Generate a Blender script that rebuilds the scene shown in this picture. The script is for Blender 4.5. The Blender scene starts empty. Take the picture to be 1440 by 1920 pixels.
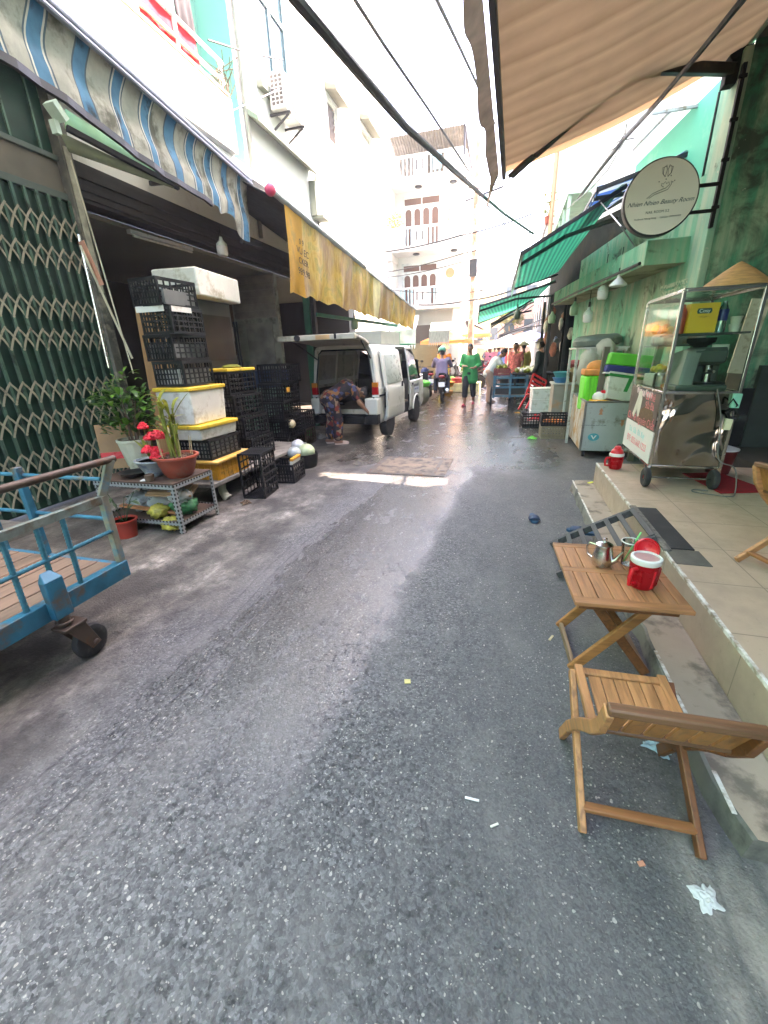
import bpy, math, random
from mathutils import Vector, Matrix, Euler
R = math.radians
scene = bpy.context.scene
COL = scene.collection
rnd = random.Random(7)

# ---------------------------------------------------------------- camera frame
F = 774.0; H = 1.5
def _n(a):
    return Vector(a).normalized()
_S = _n((235.6, -303, F)); _D = _n((70, 2030, F)); _D = (_D - _D.dot(_S) * _S).normalized()
_U = -_D; _Y = _S; _X = _Y.cross(_U)
def P(px, py, X=None, Y=None, Z=None):
    r = Vector((px - 720, py - 960, F)); d = Vector((r.dot(_X), r.dot(_Y), r.dot(_U)))
    t = X / d.x if X is not None else (Y / d.y if Y is not None else (Z - H) / d.z)
    return Vector((d.x * t, d.y * t, H + d.z * t))

# ---------------------------------------------------------------- mesh builder
class MB:
    def __init__(s): s.v = []; s.f = []; s.m = []
    def add(s, vs, fs, m=0):
        b = len(s.v); s.v += [tuple(x) for x in vs]
        for k, f in enumerate(fs):
            s.f.append([b + i for i in f]); s.m.append(m if isinstance(m, int) else m[k])
        return s
    def box(s, c, d, rot=None, m=0):
        c = Vector(c); x, y, z = d[0] / 2, d[1] / 2, d[2] / 2
        q = [Vector(p) for p in ((-x,-y,-z),(x,-y,-z),(x,y,-z),(-x,y,-z),(-x,-y,z),(x,-y,z),(x,y,z),(-x,y,z))]
        if rot is not None: q = [rot @ p for p in q]
        return s.add([c + p for p in q], [(0,3,2,1),(4,5,6,7),(0,1,5,4),(1,2,6,5),(2,3,7,6),(3,0,4,7)], m)
    def bb(s, a, b, m=0):
        return s.box([(a[i] + b[i]) / 2 for i in range(3)], [abs(b[i] - a[i]) for i in range(3)], None, m)
    def beam(s, a, b, w, h, up=(0, 0, 1), m=0):
        a, b = Vector(a), Vector(b); d = b - a; L = d.length
        if L < 1e-6: return s
        d = d / L; up = Vector(up)
        if abs(d.dot(up)) > .98: up = Vector((0, 1, 0))
        x = d.cross(up).normalized(); z = x.cross(d)
        return s.box((a + b) / 2, (w, L, h), Matrix((x, d, z)).transposed(), m)
    def tube(s, pts, r, n=8, m=0, cap=True, closed=False):
        pts = [Vector(p) for p in pts]; N = len(pts)
        rr = r if isinstance(r, (list, tuple)) else [r] * N
        vs = []; prev = None
        for i, p in enumerate(pts):
            if closed: t = pts[(i + 1) % N] - pts[i - 1]
            else: t = pts[min(i + 1, N - 1)] - pts[max(i - 1, 0)]
            t = t.normalized() if t.length > 1e-9 else Vector((0, 0, 1))
            if prev is None:
                a = Vector((0, 0, 1)) if abs(t.z) < .9 else Vector((1, 0, 0))
                u = t.cross(a).normalized()
            else:
                u = (prev - prev.dot(t) * t)
                u = u.normalized() if u.length > 1e-6 else t.orthogonal().normalized()
            prev = u; w = t.cross(u)
            for k in range(n):
                an = 2 * math.pi * k / n
                vs.append(p + rr[i] * (math.cos(an) * u + math.sin(an) * w))
        fs = []
        for i in range(N if closed else N - 1):
            j = (i + 1) % N
            for k in range(n):
                fs.append((i * n + k, i * n + (k + 1) % n, j * n + (k + 1) % n, j * n + k))
        if cap and not closed:
            fs.append(tuple(range(n))[::-1]); fs.append(tuple((N - 1) * n + k for k in range(n)))
        return s.add(vs, fs, m)
    def lathe(s, prof, c=(0, 0, 0), n=20, m=0, rot=None, sx=1, sy=1):
        c = Vector(c); vs = []
        for r, z in prof:
            for k in range(n):
                a = 2 * math.pi * k / n
                p = Vector((r * math.cos(a) * sx, r * math.sin(a) * sy, z))
                vs.append(c + (rot @ p if rot is not None else p))
        fs = []; mm = []
        for i in range(len(prof) - 1):
            for k in range(n):
                fs.append((i * n + k, i * n + (k + 1) % n, (i + 1) * n + (k + 1) % n, (i + 1) * n + k))
                mm.append(m if isinstance(m, int) else m[i])
        if prof[0][0] > 1e-4: fs.append(tuple(range(n))[::-1]); mm.append(mm[0])
        if prof[-1][0] > 1e-4: fs.append(tuple((len(prof) - 1) * n + k for k in range(n))); mm.append(mm[-1])
        return s.add(vs, fs, mm)
    def prism(s, poly, vec, m=0):
        n = len(poly); vec = Vector(vec); a = [Vector(p) for p in poly]; b = [p + vec for p in a]
        fs = [tuple(range(n))[::-1], tuple(range(n, 2 * n))] + [(i, (i + 1) % n, n + (i + 1) % n, n + i) for i in range(n)]
        return s.add(a + b, fs, m)
    def quad(s, a, b, c, d, m=0): return s.add([a, b, c, d], [(0, 1, 2, 3)], m)
    def grid(s, fn, nu, nv, m=0):
        vs = [fn(i / nu, j / nv) for i in range(nu + 1) for j in range(nv + 1)]
        fs = []; mm = []
        for i in range(nu):
            for j in range(nv):
                a = i * (nv + 1) + j
                fs.append((a, a + 1, a + nv + 2, a + nv + 1)); mm.append(m(i / nu, j / nv) if callable(m) else m)
        return s.add(vs, fs, mm)
    def blob(s, c, r, n=10, m=0, jit=0, rot=None):
        r = (r, r, r) if not isinstance(r, (tuple, list)) else r; c = Vector(c); vs = [];
        K = n // 2 + 1
        for i in range(K + 1):
            th = math.pi * i / K
            for k in range(n):
                a = 2 * math.pi * k / n; q = 1 + (rnd.uniform(-jit, jit) if 0 < i < K else 0)
                p = Vector((r[0] * math.sin(th) * math.cos(a) * q, r[1] * math.sin(th) * math.sin(a) * q, r[2] * math.cos(th) * q))
                vs.append(c + (rot @ p if rot is not None else p))
        fs = [(i * n + k, (i + 1) * n + k, (i + 1) * n + (k + 1) % n, i * n + (k + 1) % n) for i in range(K) for k in range(n)]
        return s.add(vs, fs, m)
    def move(s, M, a=0):
        for i in range(a, len(s.v)): s.v[i] = tuple(M @ Vector(s.v[i]))
        return s

def spline(pts, n=6):
    q = [Vector(p) for p in pts]; q = [q[0]] + q + [q[-1]]; out = []
    for i in range(1, len(q) - 2):
        for k in range(n):
            t = k / n; a, b, c, d = q[i - 1:i + 3]
            out.append(.5 * ((2 * b) + (c - a) * t + (2 * a - 5 * b + 4 * c - d) * t * t + (3 * b - a - 3 * c + d) * t ** 3))
    return out + [q[-1]]
def mesh(name, mb, mats, smooth=True, ang=40):
    me = bpy.data.meshes.new(name); me.from_pydata(mb.v, [], mb.f)
    for m in (mats if isinstance(mats, (list, tuple)) else [mats]): me.materials.append(m)
    me.polygons.foreach_set('material_index', mb.m)
    me.validate(); me.update()
    if smooth:
        me.shade_smooth(); me.set_sharp_from_angle(angle=R(ang))
    return me
def obj(name, mb, mats, parent=None, bevel=0, smooth=True, ang=40, solid=0, label=None, sub=0):
    o = bpy.data.objects.new(name, mesh(name, mb, mats, smooth, ang)); COL.objects.link(o)
    if parent is not None: o.parent = parent
    if solid:
        q = o.modifiers.new('solid', 'SOLIDIFY'); q.thickness = solid; q.offset = 0
    if sub:
        q = o.modifiers.new('sub', 'SUBSURF'); q.levels = sub; q.render_levels = sub
    if bevel:
        q = o.modifiers.new('bevel', 'BEVEL'); q.width = bevel; q.segments = 2; q.limit_method = 'ANGLE'; q.angle_limit = R(50)
        q.harden_normals = False
    if label: o['label'] = label
    return o
def tag(o, label, cat, group=None, kind=None):
    o['label'] = label; o['category'] = cat
    if group: o['group'] = group
    if kind: o['kind'] = kind
    return o
def thing(name, label, cat, loc=(0, 0, 0), rz=0, group=None):
    o = bpy.data.objects.new(name, None); COL.objects.link(o); o.empty_display_size = .1
    o.location = loc; o.rotation_euler = (0, 0, rz)
    return tag(o, label, cat, group)
def struct(name, mb, mats, **k):
    o = obj(name, mb, mats, **k); o['kind'] = 'structure'; return o
def solo(name, mb, mats, label, cat, loc=(0, 0, 0), rot=(0, 0, 0), group=None, **k):
    o = obj(name, mb, mats, None, **k); o.location = loc; o.rotation_euler = rot
    return tag(o, label, cat, group)
def kids(o): return [c for c in bpy.data.objects if c.parent is o]
TREE = {}
def dup(o, loc, rz=0, label=None, group=None, swap=None, rot=None, scale=None):
    def cp(a, par):
        c = a.copy(); COL.objects.link(c)
        if par is not None: c.parent = par
        if swap and c.type == 'MESH':
            for i, sl in enumerate(c.material_slots):
                if sl.material and sl.material.name in swap:
                    w_ = swap[sl.material.name]; sl.link = 'OBJECT'; sl.material = w_
        for k in TREE.setdefault(a.name, kids(a)): cp(k, c)
        return c
    r = cp(o, None); r.location = loc; r.rotation_euler = rot if rot is not None else (0, 0, rz)
    if scale: r.scale = (scale,) * 3 if not isinstance(scale, tuple) else scale
    if label: r['label'] = label
    if group: r['group'] = group
    return r
def text(name, body, parent, M, size, m, ext=.0008, align='CENTER', shear=0, label=None):
    cu = bpy.data.curves.new(name, 'FONT'); cu.body = body; cu.size = size; cu.extrude = ext; cu.align_x = align
    cu.shear = shear; cu.materials.append(m)
    q = bpy.data.objects.new(name, cu); COL.objects.link(q); bpy.context.view_layer.update()
    me = bpy.data.meshes.new_from_object(q.evaluated_get(bpy.context.evaluated_depsgraph_get())); bpy.data.objects.remove(q); bpy.data.curves.remove(cu)
    me.materials.clear(); me.materials.append(m)
    o = bpy.data.objects.new(name, me); COL.objects.link(o); o.parent = parent; o.matrix_local = M
    if label: o['label'] = label
    return o
def frame(o, x, y):
    x = Vector(x).normalized(); y = Vector(y); y = (y - y.dot(x) * x).normalized(); z = x.cross(y)
    M = Matrix((x, y, z)).transposed().to_4x4(); M.translation = Vector(o); return M

# ---------------------------------------------------------------- materials
def _nt(name):
    m = bpy.data.materials.new(name); m.use_nodes = True; n = m.node_tree
    return m, n, n.nodes['Principled BSDF']
def N(n, t, **k):
    x = n.nodes.new(t)
    for a, b in k.items(): setattr(x, a, b)
    return x
def noise(n, vec, scale, detail=4, rough=.55, dist=0):
    x = N(n, 'ShaderNodeTexNoise'); x.inputs['Scale'].default_value = scale; x.inputs['Detail'].default_value = detail
    x.inputs['Roughness'].default_value = rough; x.inputs['Distortion'].default_value = dist
    if vec is not None: n.links.new(vec, x.inputs['Vector'])
    return x.outputs['Fac']
def ramp(n, fac, stops, interp='LINEAR'):
    x = N(n, 'ShaderNodeValToRGB'); cr = x.color_ramp; cr.interpolation = interp
    while len(cr.elements) < len(stops): cr.elements.new(.5)
    for e, (p, c) in zip(cr.elements, stops):
        e.position = p; e.color = (c, c, c, 1) if isinstance(c, (int, float)) else tuple(c) + (1,)
    n.links.new(fac, x.inputs[0]); return x.outputs[0]
def mix(n, fac, a, b, bt='MIX'):
    x = N(n, 'ShaderNodeMix', data_type='RGBA', blend_type=bt)
    for i, v in ((0, fac), (6, a), (7, b)):
        if hasattr(v, 'is_linked') or hasattr(v, 'links'): n.links.new(v, x.inputs[i])
        elif isinstance(v, (int, float)): x.inputs[i].default_value = v if i == 0 else (v, v, v, 1)
        else: x.inputs[i].default_value = tuple(v) + (1,)
    return x.outputs[2]
def math_(n, op, a, b=0, c=None, clamp=False):
    x = N(n, 'ShaderNodeMath', operation=op, use_clamp=clamp)
    for i, v in enumerate((a, b, c)):
        if v is None: continue
        if isinstance(v, (int, float)): x.inputs[i].default_value = v
        else: n.links.new(v, x.inputs[i])
    return x.outputs[0]
def scaled(n, vec, s):
    x = N(n, 'ShaderNodeMapping'); x.inputs['Scale'].default_value = s; n.links.new(vec, x.inputs[0]); return x.outputs[0]
def bumpn(n, b, h, strength=.3, dist=.01):
    x = N(n, 'ShaderNodeBump'); x.inputs['Strength'].default_value = strength; x.inputs['Distance'].default_value = dist
    n.links.new(h, x.inputs['Height']); n.links.new(x.outputs[0], b.inputs['Normal'])
def c8(r, g, b):
    f = lambda v: (v / 255 / 12.92) if v / 255 <= .04045 else ((v / 255 + .055) / 1.055) ** 2.4
    return (f(r), f(g), f(b))
def mat(name, col, rough=.6, metal=0, var=.2, scale=6, dirt=None, bump=0, bscale=60, spec=.5, streak=None, trans=0, alpha=1, ior=1.45, translu=0, emit=0):
    m, n, b = _nt(name); tc = N(n, 'ShaderNodeTexCoord').outputs['Object']
    v = scaled(n, tc, streak) if streak else tc
    f = noise(n, v, scale, 5)
    lo = tuple(max(0, x * (1 - var)) for x in col); hi = tuple(min(1, x * (1 + var)) for x in col)
    c = ramp(n, f, [(.3, lo), (.7, hi)])
    if dirt:
        dc, amt, ds = dirt
        g = ramp(n, noise(n, tc, ds, 6, .65), [(.62 - amt * .35, 0.0), (.72 - amt * .2, 1.0)])
        c = mix(n, g, c, dc)
        rr = ramp(n, g, [(0, rough), (1, min(1, rough + .25))]); n.links.new(rr, b.inputs['Roughness'])
    else:
        rr = ramp(n, noise(n, tc, scale * 2, 4), [(.3, max(.02, rough - .08)), (.7, min(1, rough + .08))]); n.links.new(rr, b.inputs['Roughness'])
    n.links.new(c, b.inputs['Base Color'])
    b.inputs['Metallic'].default_value = metal; b.inputs['Specular IOR Level'].default_value = spec
    if trans: b.inputs['Transmission Weight'].default_value = trans; b.inputs['IOR'].default_value = ior
    if alpha < 1: b.inputs['Alpha'].default_value = alpha
    if bump: bumpn(n, b, noise(n, v, bscale, 4), bump)
    if emit:
        n.links.new(c, b.inputs['Emission Color']); b.inputs['Emission Strength'].default_value = emit
    if translu:
        t = N(n, 'ShaderNodeBsdfTranslucent'); n.links.new(c, t.inputs[0])
        x = N(n, 'ShaderNodeMixShader'); x.inputs[0].default_value = translu
        n.links.new(b.outputs[0], x.inputs[1]); n.links.new(t.outputs[0], x.inputs[2])
        n.links.new(x.outputs[0], n.nodes['Material Output'].inputs['Surface'])
    return m
def glassmat(name, tint=(.9, .97, .95), mixf=.12, rough=.03, ior=1.45, kk=1):
    m, n, b = _nt(name); n.nodes.remove(b)
    t = N(n, 'ShaderNodeBsdfTransparent'); t.inputs[0].default_value = tuple(tint) + (1,)
    g = N(n, 'ShaderNodeBsdfGlossy'); g.inputs['Roughness'].default_value = rough
    fr = N(n, 'ShaderNodeFresnel'); fr.inputs[0].default_value = ior
    k = math_(n, 'ADD', math_(n, 'MULTIPLY', fr.outputs[0], kk), mixf, clamp=True)
    x = N(n, 'ShaderNodeMixShader'); n.links.new(k, x.inputs[0]); n.links.new(t.outputs[0], x.inputs[1]); n.links.new(g.outputs[0], x.inputs[2])
    n.links.new(x.outputs[0], n.nodes['Material Output'].inputs[0]); return m

def wood(name, col, axis='Y', rough=.5, dark=.45):
    m, n, b = _nt(name); tc = N(n, 'ShaderNodeTexCoord').outputs['Object']
    s = {'X': (2, 30, 30), 'Y': (30, 2, 30), 'Z': (30, 30, 2)}[axis]
    f = noise(n, scaled(n, tc, s), 1.6, 6, .6, .6); g = noise(n, tc, 5, 4)
    c = ramp(n, f, [(.3, tuple(x * dark for x in col)), (.55, col), (.8, tuple(min(1, x * 1.25) for x in col))])
    c = mix(n, ramp(n, g, [(.35, .0), (.75, .55)]), c, tuple(x * .6 for x in col))
    n.links.new(c, b.inputs['Base Color']); n.links.new(ramp(n, f, [(.2, rough - .1), (.8, rough + .15)]), b.inputs['Roughness'])
    bumpn(n, b, f, .15, .003); return m

BLACKP = mat('black_plastic', (.007, .007, .008), .45, var=.3, spec=.35, dirt=((.03, .028, .024), .2, 9))
DKMETAL = mat('dark_metal', (.03, .03, .034), .45, .3, dirt=((.08, .06, .045), .2, 12))
STEEL = mat('stainless_steel', (.55, .54, .5), .22, 1, var=.15, scale=3, dirt=((.3, .27, .22), .1, 6))
ALU = mat('galvanised_metal', (.36, .38, .38), .45, .7, dirt=((.2, .17, .13), .25, 8))
WHITEP = mat('white_plastic', (.72, .71, .67), .4, var=.06, dirt=((.4, .36, .28), .12, 6))
FOAM = mat('white_foam', (.68, .66, .6), .75, var=.08, dirt=((.42, .37, .28), .25, 5), bump=.15, bscale=120)
YELLOWP = mat('yellow_lid', (.75, .5, .035), .5, var=.12, dirt=((.45, .3, .06), .2, 7))
ORANGEP = mat('orange_crate_plastic', (.72, .33, .025), .45, var=.15, dirt=((.35, .2, .05), .2, 6))
REDP = mat('red_plastic', (.62, .012, .02), .3, var=.08)
REDF = mat('red_cloth', (.55, .02, .04), .85, var=.2)
GREENP = mat('lime_green_plastic', (.08, .5, .04), .45, var=.15, scale=4)
NAVY = mat('navy_plastic', (.02, .03, .16), .5, var=.15)
BLUEP = mat('blue_plastic', (.05, .22, .45), .45, var=.15)
TEALP = mat('teal_plastic', (.06, .34, .38), .45, var=.15)
RUBBER = mat('black_rubber', (.02, .02, .02), .75, var=.3, dirt=((.07, .065, .06), .25, 14))
BLACK = mat('matt_black', (.008, .008, .009), .8, var=.2)
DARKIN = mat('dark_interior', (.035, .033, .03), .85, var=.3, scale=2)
SKIN = mat('skin_tone', (.3, .15, .085), .5, var=.1, scale=12)
HAIR = mat('black_hair', (.012, .01, .009), .5, var=.3)
GLASS = glassmat('clear_glass')
BROWNPAPER = mat('brown_cardboard', (.33, .2, .1), .8, var=.15, scale=5)
WOODT = wood('table_wood', (.47, .2, .085), 'Y')
WOODX = wood('table_wood_cross', (.42, .175, .07), 'X')
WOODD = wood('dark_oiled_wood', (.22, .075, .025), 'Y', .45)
WOODC = wood('chair_wood', (.52, .23, .09), 'Y')
WOODCX = wood('chair_wood_cross', (.34, .13, .045), 'X')
GREYWOOD = wood('weathered_grey_wood', (.2, .18, .155), 'Z', .8, .6)
CREAM = mat('cream_wall_paint', (.74, .72, .64), .8, var=.06, scale=1.2, dirt=((.6, .56, .46), .12, 1.3))
WHITEW = mat('white_wall_paint', (.7, .71, .68), .8, var=.05, scale=1.0, dirt=((.7, .7, .66), .12, 1.1))
GREENPAINT = mat('dark_green_paint', (.025, .14, .085), .5, var=.2, dirt=((.05, .09, .06), .2, 8))
LEAF = mat('glossy_leaf', (.035, .1, .018), .35, var=.5, scale=14, translu=.25)
LEAFY = mat('yellow_green_leaf', (.22, .24, .03), .5, var=.4, scale=9, translu=.3)
TERRA = mat('terracotta_plastic', (.3, .055, .03), .5, var=.15, dirt=((.25, .12, .08), .15, 8))
SOIL = mat('potting_soil', (.05, .033, .02), .95, var=.5, scale=30, bump=.6)
BAG = mat('clear_plastic_bag', (.75, .78, .78), .2, var=.1, alpha=.35, scale=10, bump=.6, bscale=18)
# ---------------------------------------------------------------- camera, light, sky
cam = bpy.data.cameras.new('camera'); camo = bpy.data.objects.new('camera', cam); COL.objects.link(camo)
right = Vector((_X.x, _Y.x, _U.x)); up = -Vector((_X.y, _Y.y, _U.y)); back = -Vector((_X.z, _Y.z, _U.z))
M4 = Matrix((right, up, back)).transposed().to_4x4(); M4.translation = (0, 0, H); camo.matrix_world = M4
cam.sensor_fit = 'VERTICAL'; cam.sensor_height = 36; cam.lens = F / 1920 * 36; cam.clip_end = 600; cam.clip_start = .05
scene.camera = camo
SUND = Vector((.63, .38, 1.0)).normalized()
w = bpy.data.worlds.new('World'); scene.world = w; w.use_nodes = True; wn = w.node_tree
sky = wn.nodes.new('ShaderNodeTexSky'); sky.sky_type = 'NISHITA'; sky.sun_disc = False
sky.sun_elevation = math.asin(SUND.z); sky.sun_rotation = math.atan2(SUND.x, SUND.y); sky.dust_density = 3.0; sky.air_density = 1.0
wn.links.new(sky.outputs[0], wn.nodes['Background'].inputs[0]); wn.nodes['Background'].inputs[1].default_value = .15
sl = bpy.data.lights.new('sun', 'SUN'); sl.energy = 3.2; sl.angle = R(.5); sl.color = (1, .95, .86)
so = bpy.data.objects.new('sun', sl); COL.objects.link(so); so.rotation_euler = SUND.to_track_quat('Z', 'Y').to_euler()
scene.view_settings.view_transform = 'Standard'; scene.view_settings.look = 'None'; scene.view_settings.exposure = 3.95; scene.view_settings.gamma = 1
scene.view_settings.use_white_balance = True; scene.view_settings.white_balance_temperature = 7300; scene.view_settings.white_balance_tint = 24
try:
    scene.cycles.max_bounces = 7; scene.cycles.diffuse_bounces = 4; scene.cycles.glossy_bounces = 3; scene.cycles.transparent_max_bounces = 12
    scene.cycles.caustics_reflective = False; scene.cycles.caustics_refractive = False; scene.cycles.sample_clamp_indirect = 6
    scene.cycles.use_denoising = True
except Exception: pass

# ---------------------------------------------------------------- road
def road_mat():
    m, n, b = _nt('worn_wet_asphalt'); tc = N(n, 'ShaderNodeTexCoord').outputs['Object']
    sx = N(n, 'ShaderNodeSeparateXYZ'); n.links.new(tc, sx.inputs[0]); X, Y = sx.outputs[0], sx.outputs[1]
    wob = math_(n, 'SUBTRACT', noise(n, tc, 1.1, 8, .68), .5)
    wobf = math_(n, 'SUBTRACT', noise(n, scaled(n, tc, (4, .5, 1)), 2.5, 5, .6), .5)
    def bandf(v, lo, hi, s):      # soft step up at lo and down at hi
        a = N(n, 'ShaderNodeMapRange', interpolation_type='SMOOTHSTEP'); n.links.new(v, a.inputs[0])
        a.inputs[1].default_value = lo - s; a.inputs[2].default_value = lo + s
        c = N(n, 'ShaderNodeMapRange', interpolation_type='SMOOTHSTEP'); n.links.new(v, c.inputs[0])
        c.inputs[1].default_value = hi + s; c.inputs[2].default_value = hi - s
        return math_(n, 'MULTIPLY', a.outputs[0], c.outputs[0])
    # base asphalt: aggregate stones, pits and pale flecks
    def vor_(scale, vec, rnd_=1.0):
        v = N(n, 'ShaderNodeTexVoronoi'); v.inputs['Scale'].default_value = scale; v.inputs['Randomness'].default_value = rnd_; n.links.new(vec, v.inputs[0])
        c = N(n, 'ShaderNodeSeparateColor'); n.links.new(v.outputs['Color'], c.inputs[0]); return v.outputs['Distance'], c.outputs[0], c.outputs[1]
    warp = N(n, 'ShaderNodeVectorMath', operation='MULTIPLY_ADD'); nz = N(n, 'ShaderNodeTexNoise'); nz.inputs['Scale'].default_value = 40; n.links.new(tc, nz.inputs[0])
    n.links.new(nz.outputs['Color'], warp.inputs[0]); warp.inputs[1].default_value = (.016, .016, 0); n.links.new(tc, warp.inputs[2]); wv = warp.outputs[0]
    d1, r1, q1 = vor_(88, wv); d2, r2, q2 = vor_(170, wv)
    big = noise(n, tc, .8, 7, .62); mid = noise(n, tc, 6, 7, .7); fine = noise(n, tc, 45, 5, .75)
    base = ramp(n, big, [(.3, (.062, .062, .063)), (.7, (.11, .107, .103))])
    base = mix(n, ramp(n, mid, [(.35, .0), (.68, .75)]), base, (.135, .13, .122))
    base = mix(n, ramp(n, fine, [(.3, .0), (.62, .55)]), base, (.085, .084, .083))
    rough_zone = N(n, 'ShaderNodeMapRange', interpolation_type='SMOOTHSTEP'); n.links.new(math_(n, 'ADD', X, math_(n, 'MULTIPLY', wob, 1.6)), rough_zone.inputs[0]); rough_zone.inputs[1].default_value = .25; rough_zone.inputs[2].default_value = -.55
    rz_ = rough_zone.outputs[0]
    base = mix(n, math_(n, 'MULTIPLY', rz_, .75), base, ramp(n, r1, [(0, .3), (.5, 1.0), (.85, 1.4), (1, 2.0)]), 'MULTIPLY')
    base = mix(n, .45, base, ramp(n, r2, [(0, .4), (.5, 1.0), (1, 1.7)]), 'MULTIPLY')
    pit = math_(n, 'MULTIPLY', ramp(n, noise(n, tc, 26, 6, .75), [(.55, .0), (.64, 1.0)]), ramp(n, noise(n, tc, 2.2, 4), [(.42, .1), (.6, 1.)]))
    base = mix(n, math_(n, 'MULTIPLY', pit, math_(n, 'ADD', math_(n, 'MULTIPLY', rz_, .6), .2)), base, (.022, .022, .024))
    clus = ramp(n, noise(n, tc, 3.1, 6, .68), [(.4, .0), (.62, .13)])
    for sc, th, rad, amt, sq in ((52, .965, .34, .7, (1.2, .8, 1)), (85, .915, .38, .65, (1, 1, 1)), (130, .84, .42, .6, (.9, 1.2, 1))):
        d_, a_, b__ = vor_(sc, scaled(n, wv, sq))
        th_ = math_(n, 'SUBTRACT', math_(n, 'SUBTRACT', th + .05, clus), math_(n, 'MULTIPLY', rz_, .06))
        k_ = math_(n, 'MULTIPLY', math_(n, 'GREATER_THAN', a_, th_), math_(n, 'LESS_THAN', d_, math_(n, 'MULTIPLY', b__, rad)))
        base = mix(n, math_(n, 'MULTIPLY', k_, math_(n, 'MULTIPLY', ramp(n, b__, [(0, .35), (1, 1.0)]), amt)), base, (.5, .46, .39))
    # dusty film in broad, broken patches
    pr = ramp(n, noise(n, scaled(n, tc, (1, .55, 1)), 2.6, 8, .72), [(.48, .0), (.66, .65)])
    base = mix(n, pr, base, (.16, .15, .137))
    # side concrete by the left shops
    Xl = math_(n, 'ADD', X, math_(n, 'MULTIPLY', wob, 1.0))
    conc = ramp(n, noise(n, scaled(n, tc, (1, .6, 1)), 3.2, 9, .76), [(.36, (.03, .027, .023)), (.49, (.095, .085, .07)), (.57, (.16, .145, .12)), (.67, (.34, .31, .26))])
    lm = N(n, 'ShaderNodeMapRange', interpolation_type='SMOOTHSTEP'); n.links.new(Xl, lm.inputs[0]); lm.inputs[1].default_value = -1.55; lm.inputs[2].default_value = -2.0
    base = mix(n, math_(n, 'MULTIPLY', lm.outputs[0], .92), base, conc)
    stain = ramp(n, noise(n, tc, 1.7, 7, .66), [(.48, .0), (.6, .85)])
    base = mix(n, math_(n, 'MULTIPLY', lm.outputs[0], stain), base, (.034, .03, .025))
    # tyre scrub lines, thin and broken
    Xr = math_(n, 'ADD', X, math_(n, 'MULTIPLY', math_(n, 'SUBTRACT', noise(n, scaled(n, tc, (1, .4, 1)), 1.6, 5, .65), .5), .22))
    ruts = None
    for c0, ww in ((-1.57, .006), (-1.505, .004), (-1.43, .007), (-1.3, .004), (-1.66, .004)):
        q = bandf(Xr, c0 - ww, c0 + ww, .011); ruts = q if ruts is None else math_(n, 'MAXIMUM', ruts, q)
    yr = N(n, 'ShaderNodeMapRange', interpolation_type='SMOOTHSTEP'); n.links.new(Y, yr.inputs[0]); yr.inputs[1].default_value = 4.2; yr.inputs[2].default_value = 3.0
    ruts = math_(n, 'MULTIPLY', math_(n, 'MULTIPLY', ruts, yr.outputs[0]), ramp(n, noise(n, scaled(n, tc, (8, 1, 1)), 3.5, 6, .75), [(.4, .0), (.56, .9)]))
    base = mix(n, ruts, base, (.024, .024, .025))
    # wet: a tongue down the middle, and most of the lane beyond Y = 5
    Xw = math_(n, 'ADD', X, math_(n, 'MULTIPLY', wob, .5))
    tongue = bandf(math_(n, 'ADD', Xw, math_(n, 'MULTIPLY', math_(n, 'SUBTRACT', Y, 3.4), -.06)), -1.5, -.5, .09)
    ty = N(n, 'ShaderNodeMapRange', interpolation_type='SMOOTHSTEP'); n.links.new(Y, ty.inputs[0]); ty.inputs[1].default_value = -.1; ty.inputs[2].default_value = 1.5
    tongue = math_(n, 'MULTIPLY', tongue, ty.outputs[0])
    farY = N(n, 'ShaderNodeMapRange', interpolation_type='SMOOTHSTEP'); n.links.new(math_(n, 'ADD', Y, math_(n, 'MULTIPLY', wob, 2.0)), farY.inputs[0]); farY.inputs[1].default_value = 4.9; farY.inputs[2].default_value = 6.2
    farw = math_(n, 'MULTIPLY', farY.outputs[0], bandf(Xw, -2.6, .95, .5))
    wet = math_(n, 'MAXIMUM', tongue, farw)
    wet = math_(n, 'MULTIPLY', wet, ramp(n, noise(n, scaled(n, tc, (1.6, .7, 1)), 2.2, 8, .74), [(.3, .25), (.5, 1.0)]))
    brown = math_(n, 'MULTIPLY', farY.outputs[0], ramp(n, noise(n, tc, .8, 6, .6), [(.48, .0), (.64, .6)]))
    base = mix(n, brown, base, (.11, .083, .054))
    base = mix(n, math_(n, 'MULTIPLY', wet, .45), base, .5, 'MULTIPLY')
    # pale cement smears beside the step
    Xs = math_(n, 'ADD', X, math_(n, 'MULTIPLY', wob, .3))
    sm = math_(n, 'MULTIPLY', bandf(Xs, .6, .98, .07), ramp(n, noise(n, scaled(n, tc, (1.4, .5, 1)), 4, 7, .7), [(.4, .0), (.6, 1.)]))
    ys = N(n, 'ShaderNodeMapRange', interpolation_type='SMOOTHSTEP'); n.links.new(Y, ys.inputs[0]); ys.inputs[1].default_value = 1.35; ys.inputs[2].default_value = 1.0
    base = mix(n, math_(n, 'MULTIPLY', sm, ys.outputs[0]), base, (.3, .27, .23))
    en = math_(n, 'MULTIPLY', bandf(Xs, .86, 9, .02), ys.outputs[0])
    base = mix(n, en, base, ramp(n, noise(n, scaled(n, tc, (1, .5, 1)), 6, 7, .7), [(.3, (.11, .085, .055)), (.7, (.3, .25, .19))]))
    n.links.new(base, b.inputs['Base Color'])
    rd = math_(n, 'ADD', math_(n, 'MULTIPLY', fine, .25), .55)
    rw = math_(n, 'ADD', math_(n, 'MULTIPLY', mid, .16), .04)
    rx = N(n, 'ShaderNodeMix', data_type='FLOAT'); n.links.new(wet, rx.inputs[0]); n.links.new(rd, rx.inputs[2]); n.links.new(rw, rx.inputs[3])
    n.links.new(rx.outputs[0], b.inputs['Roughness'])
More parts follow.
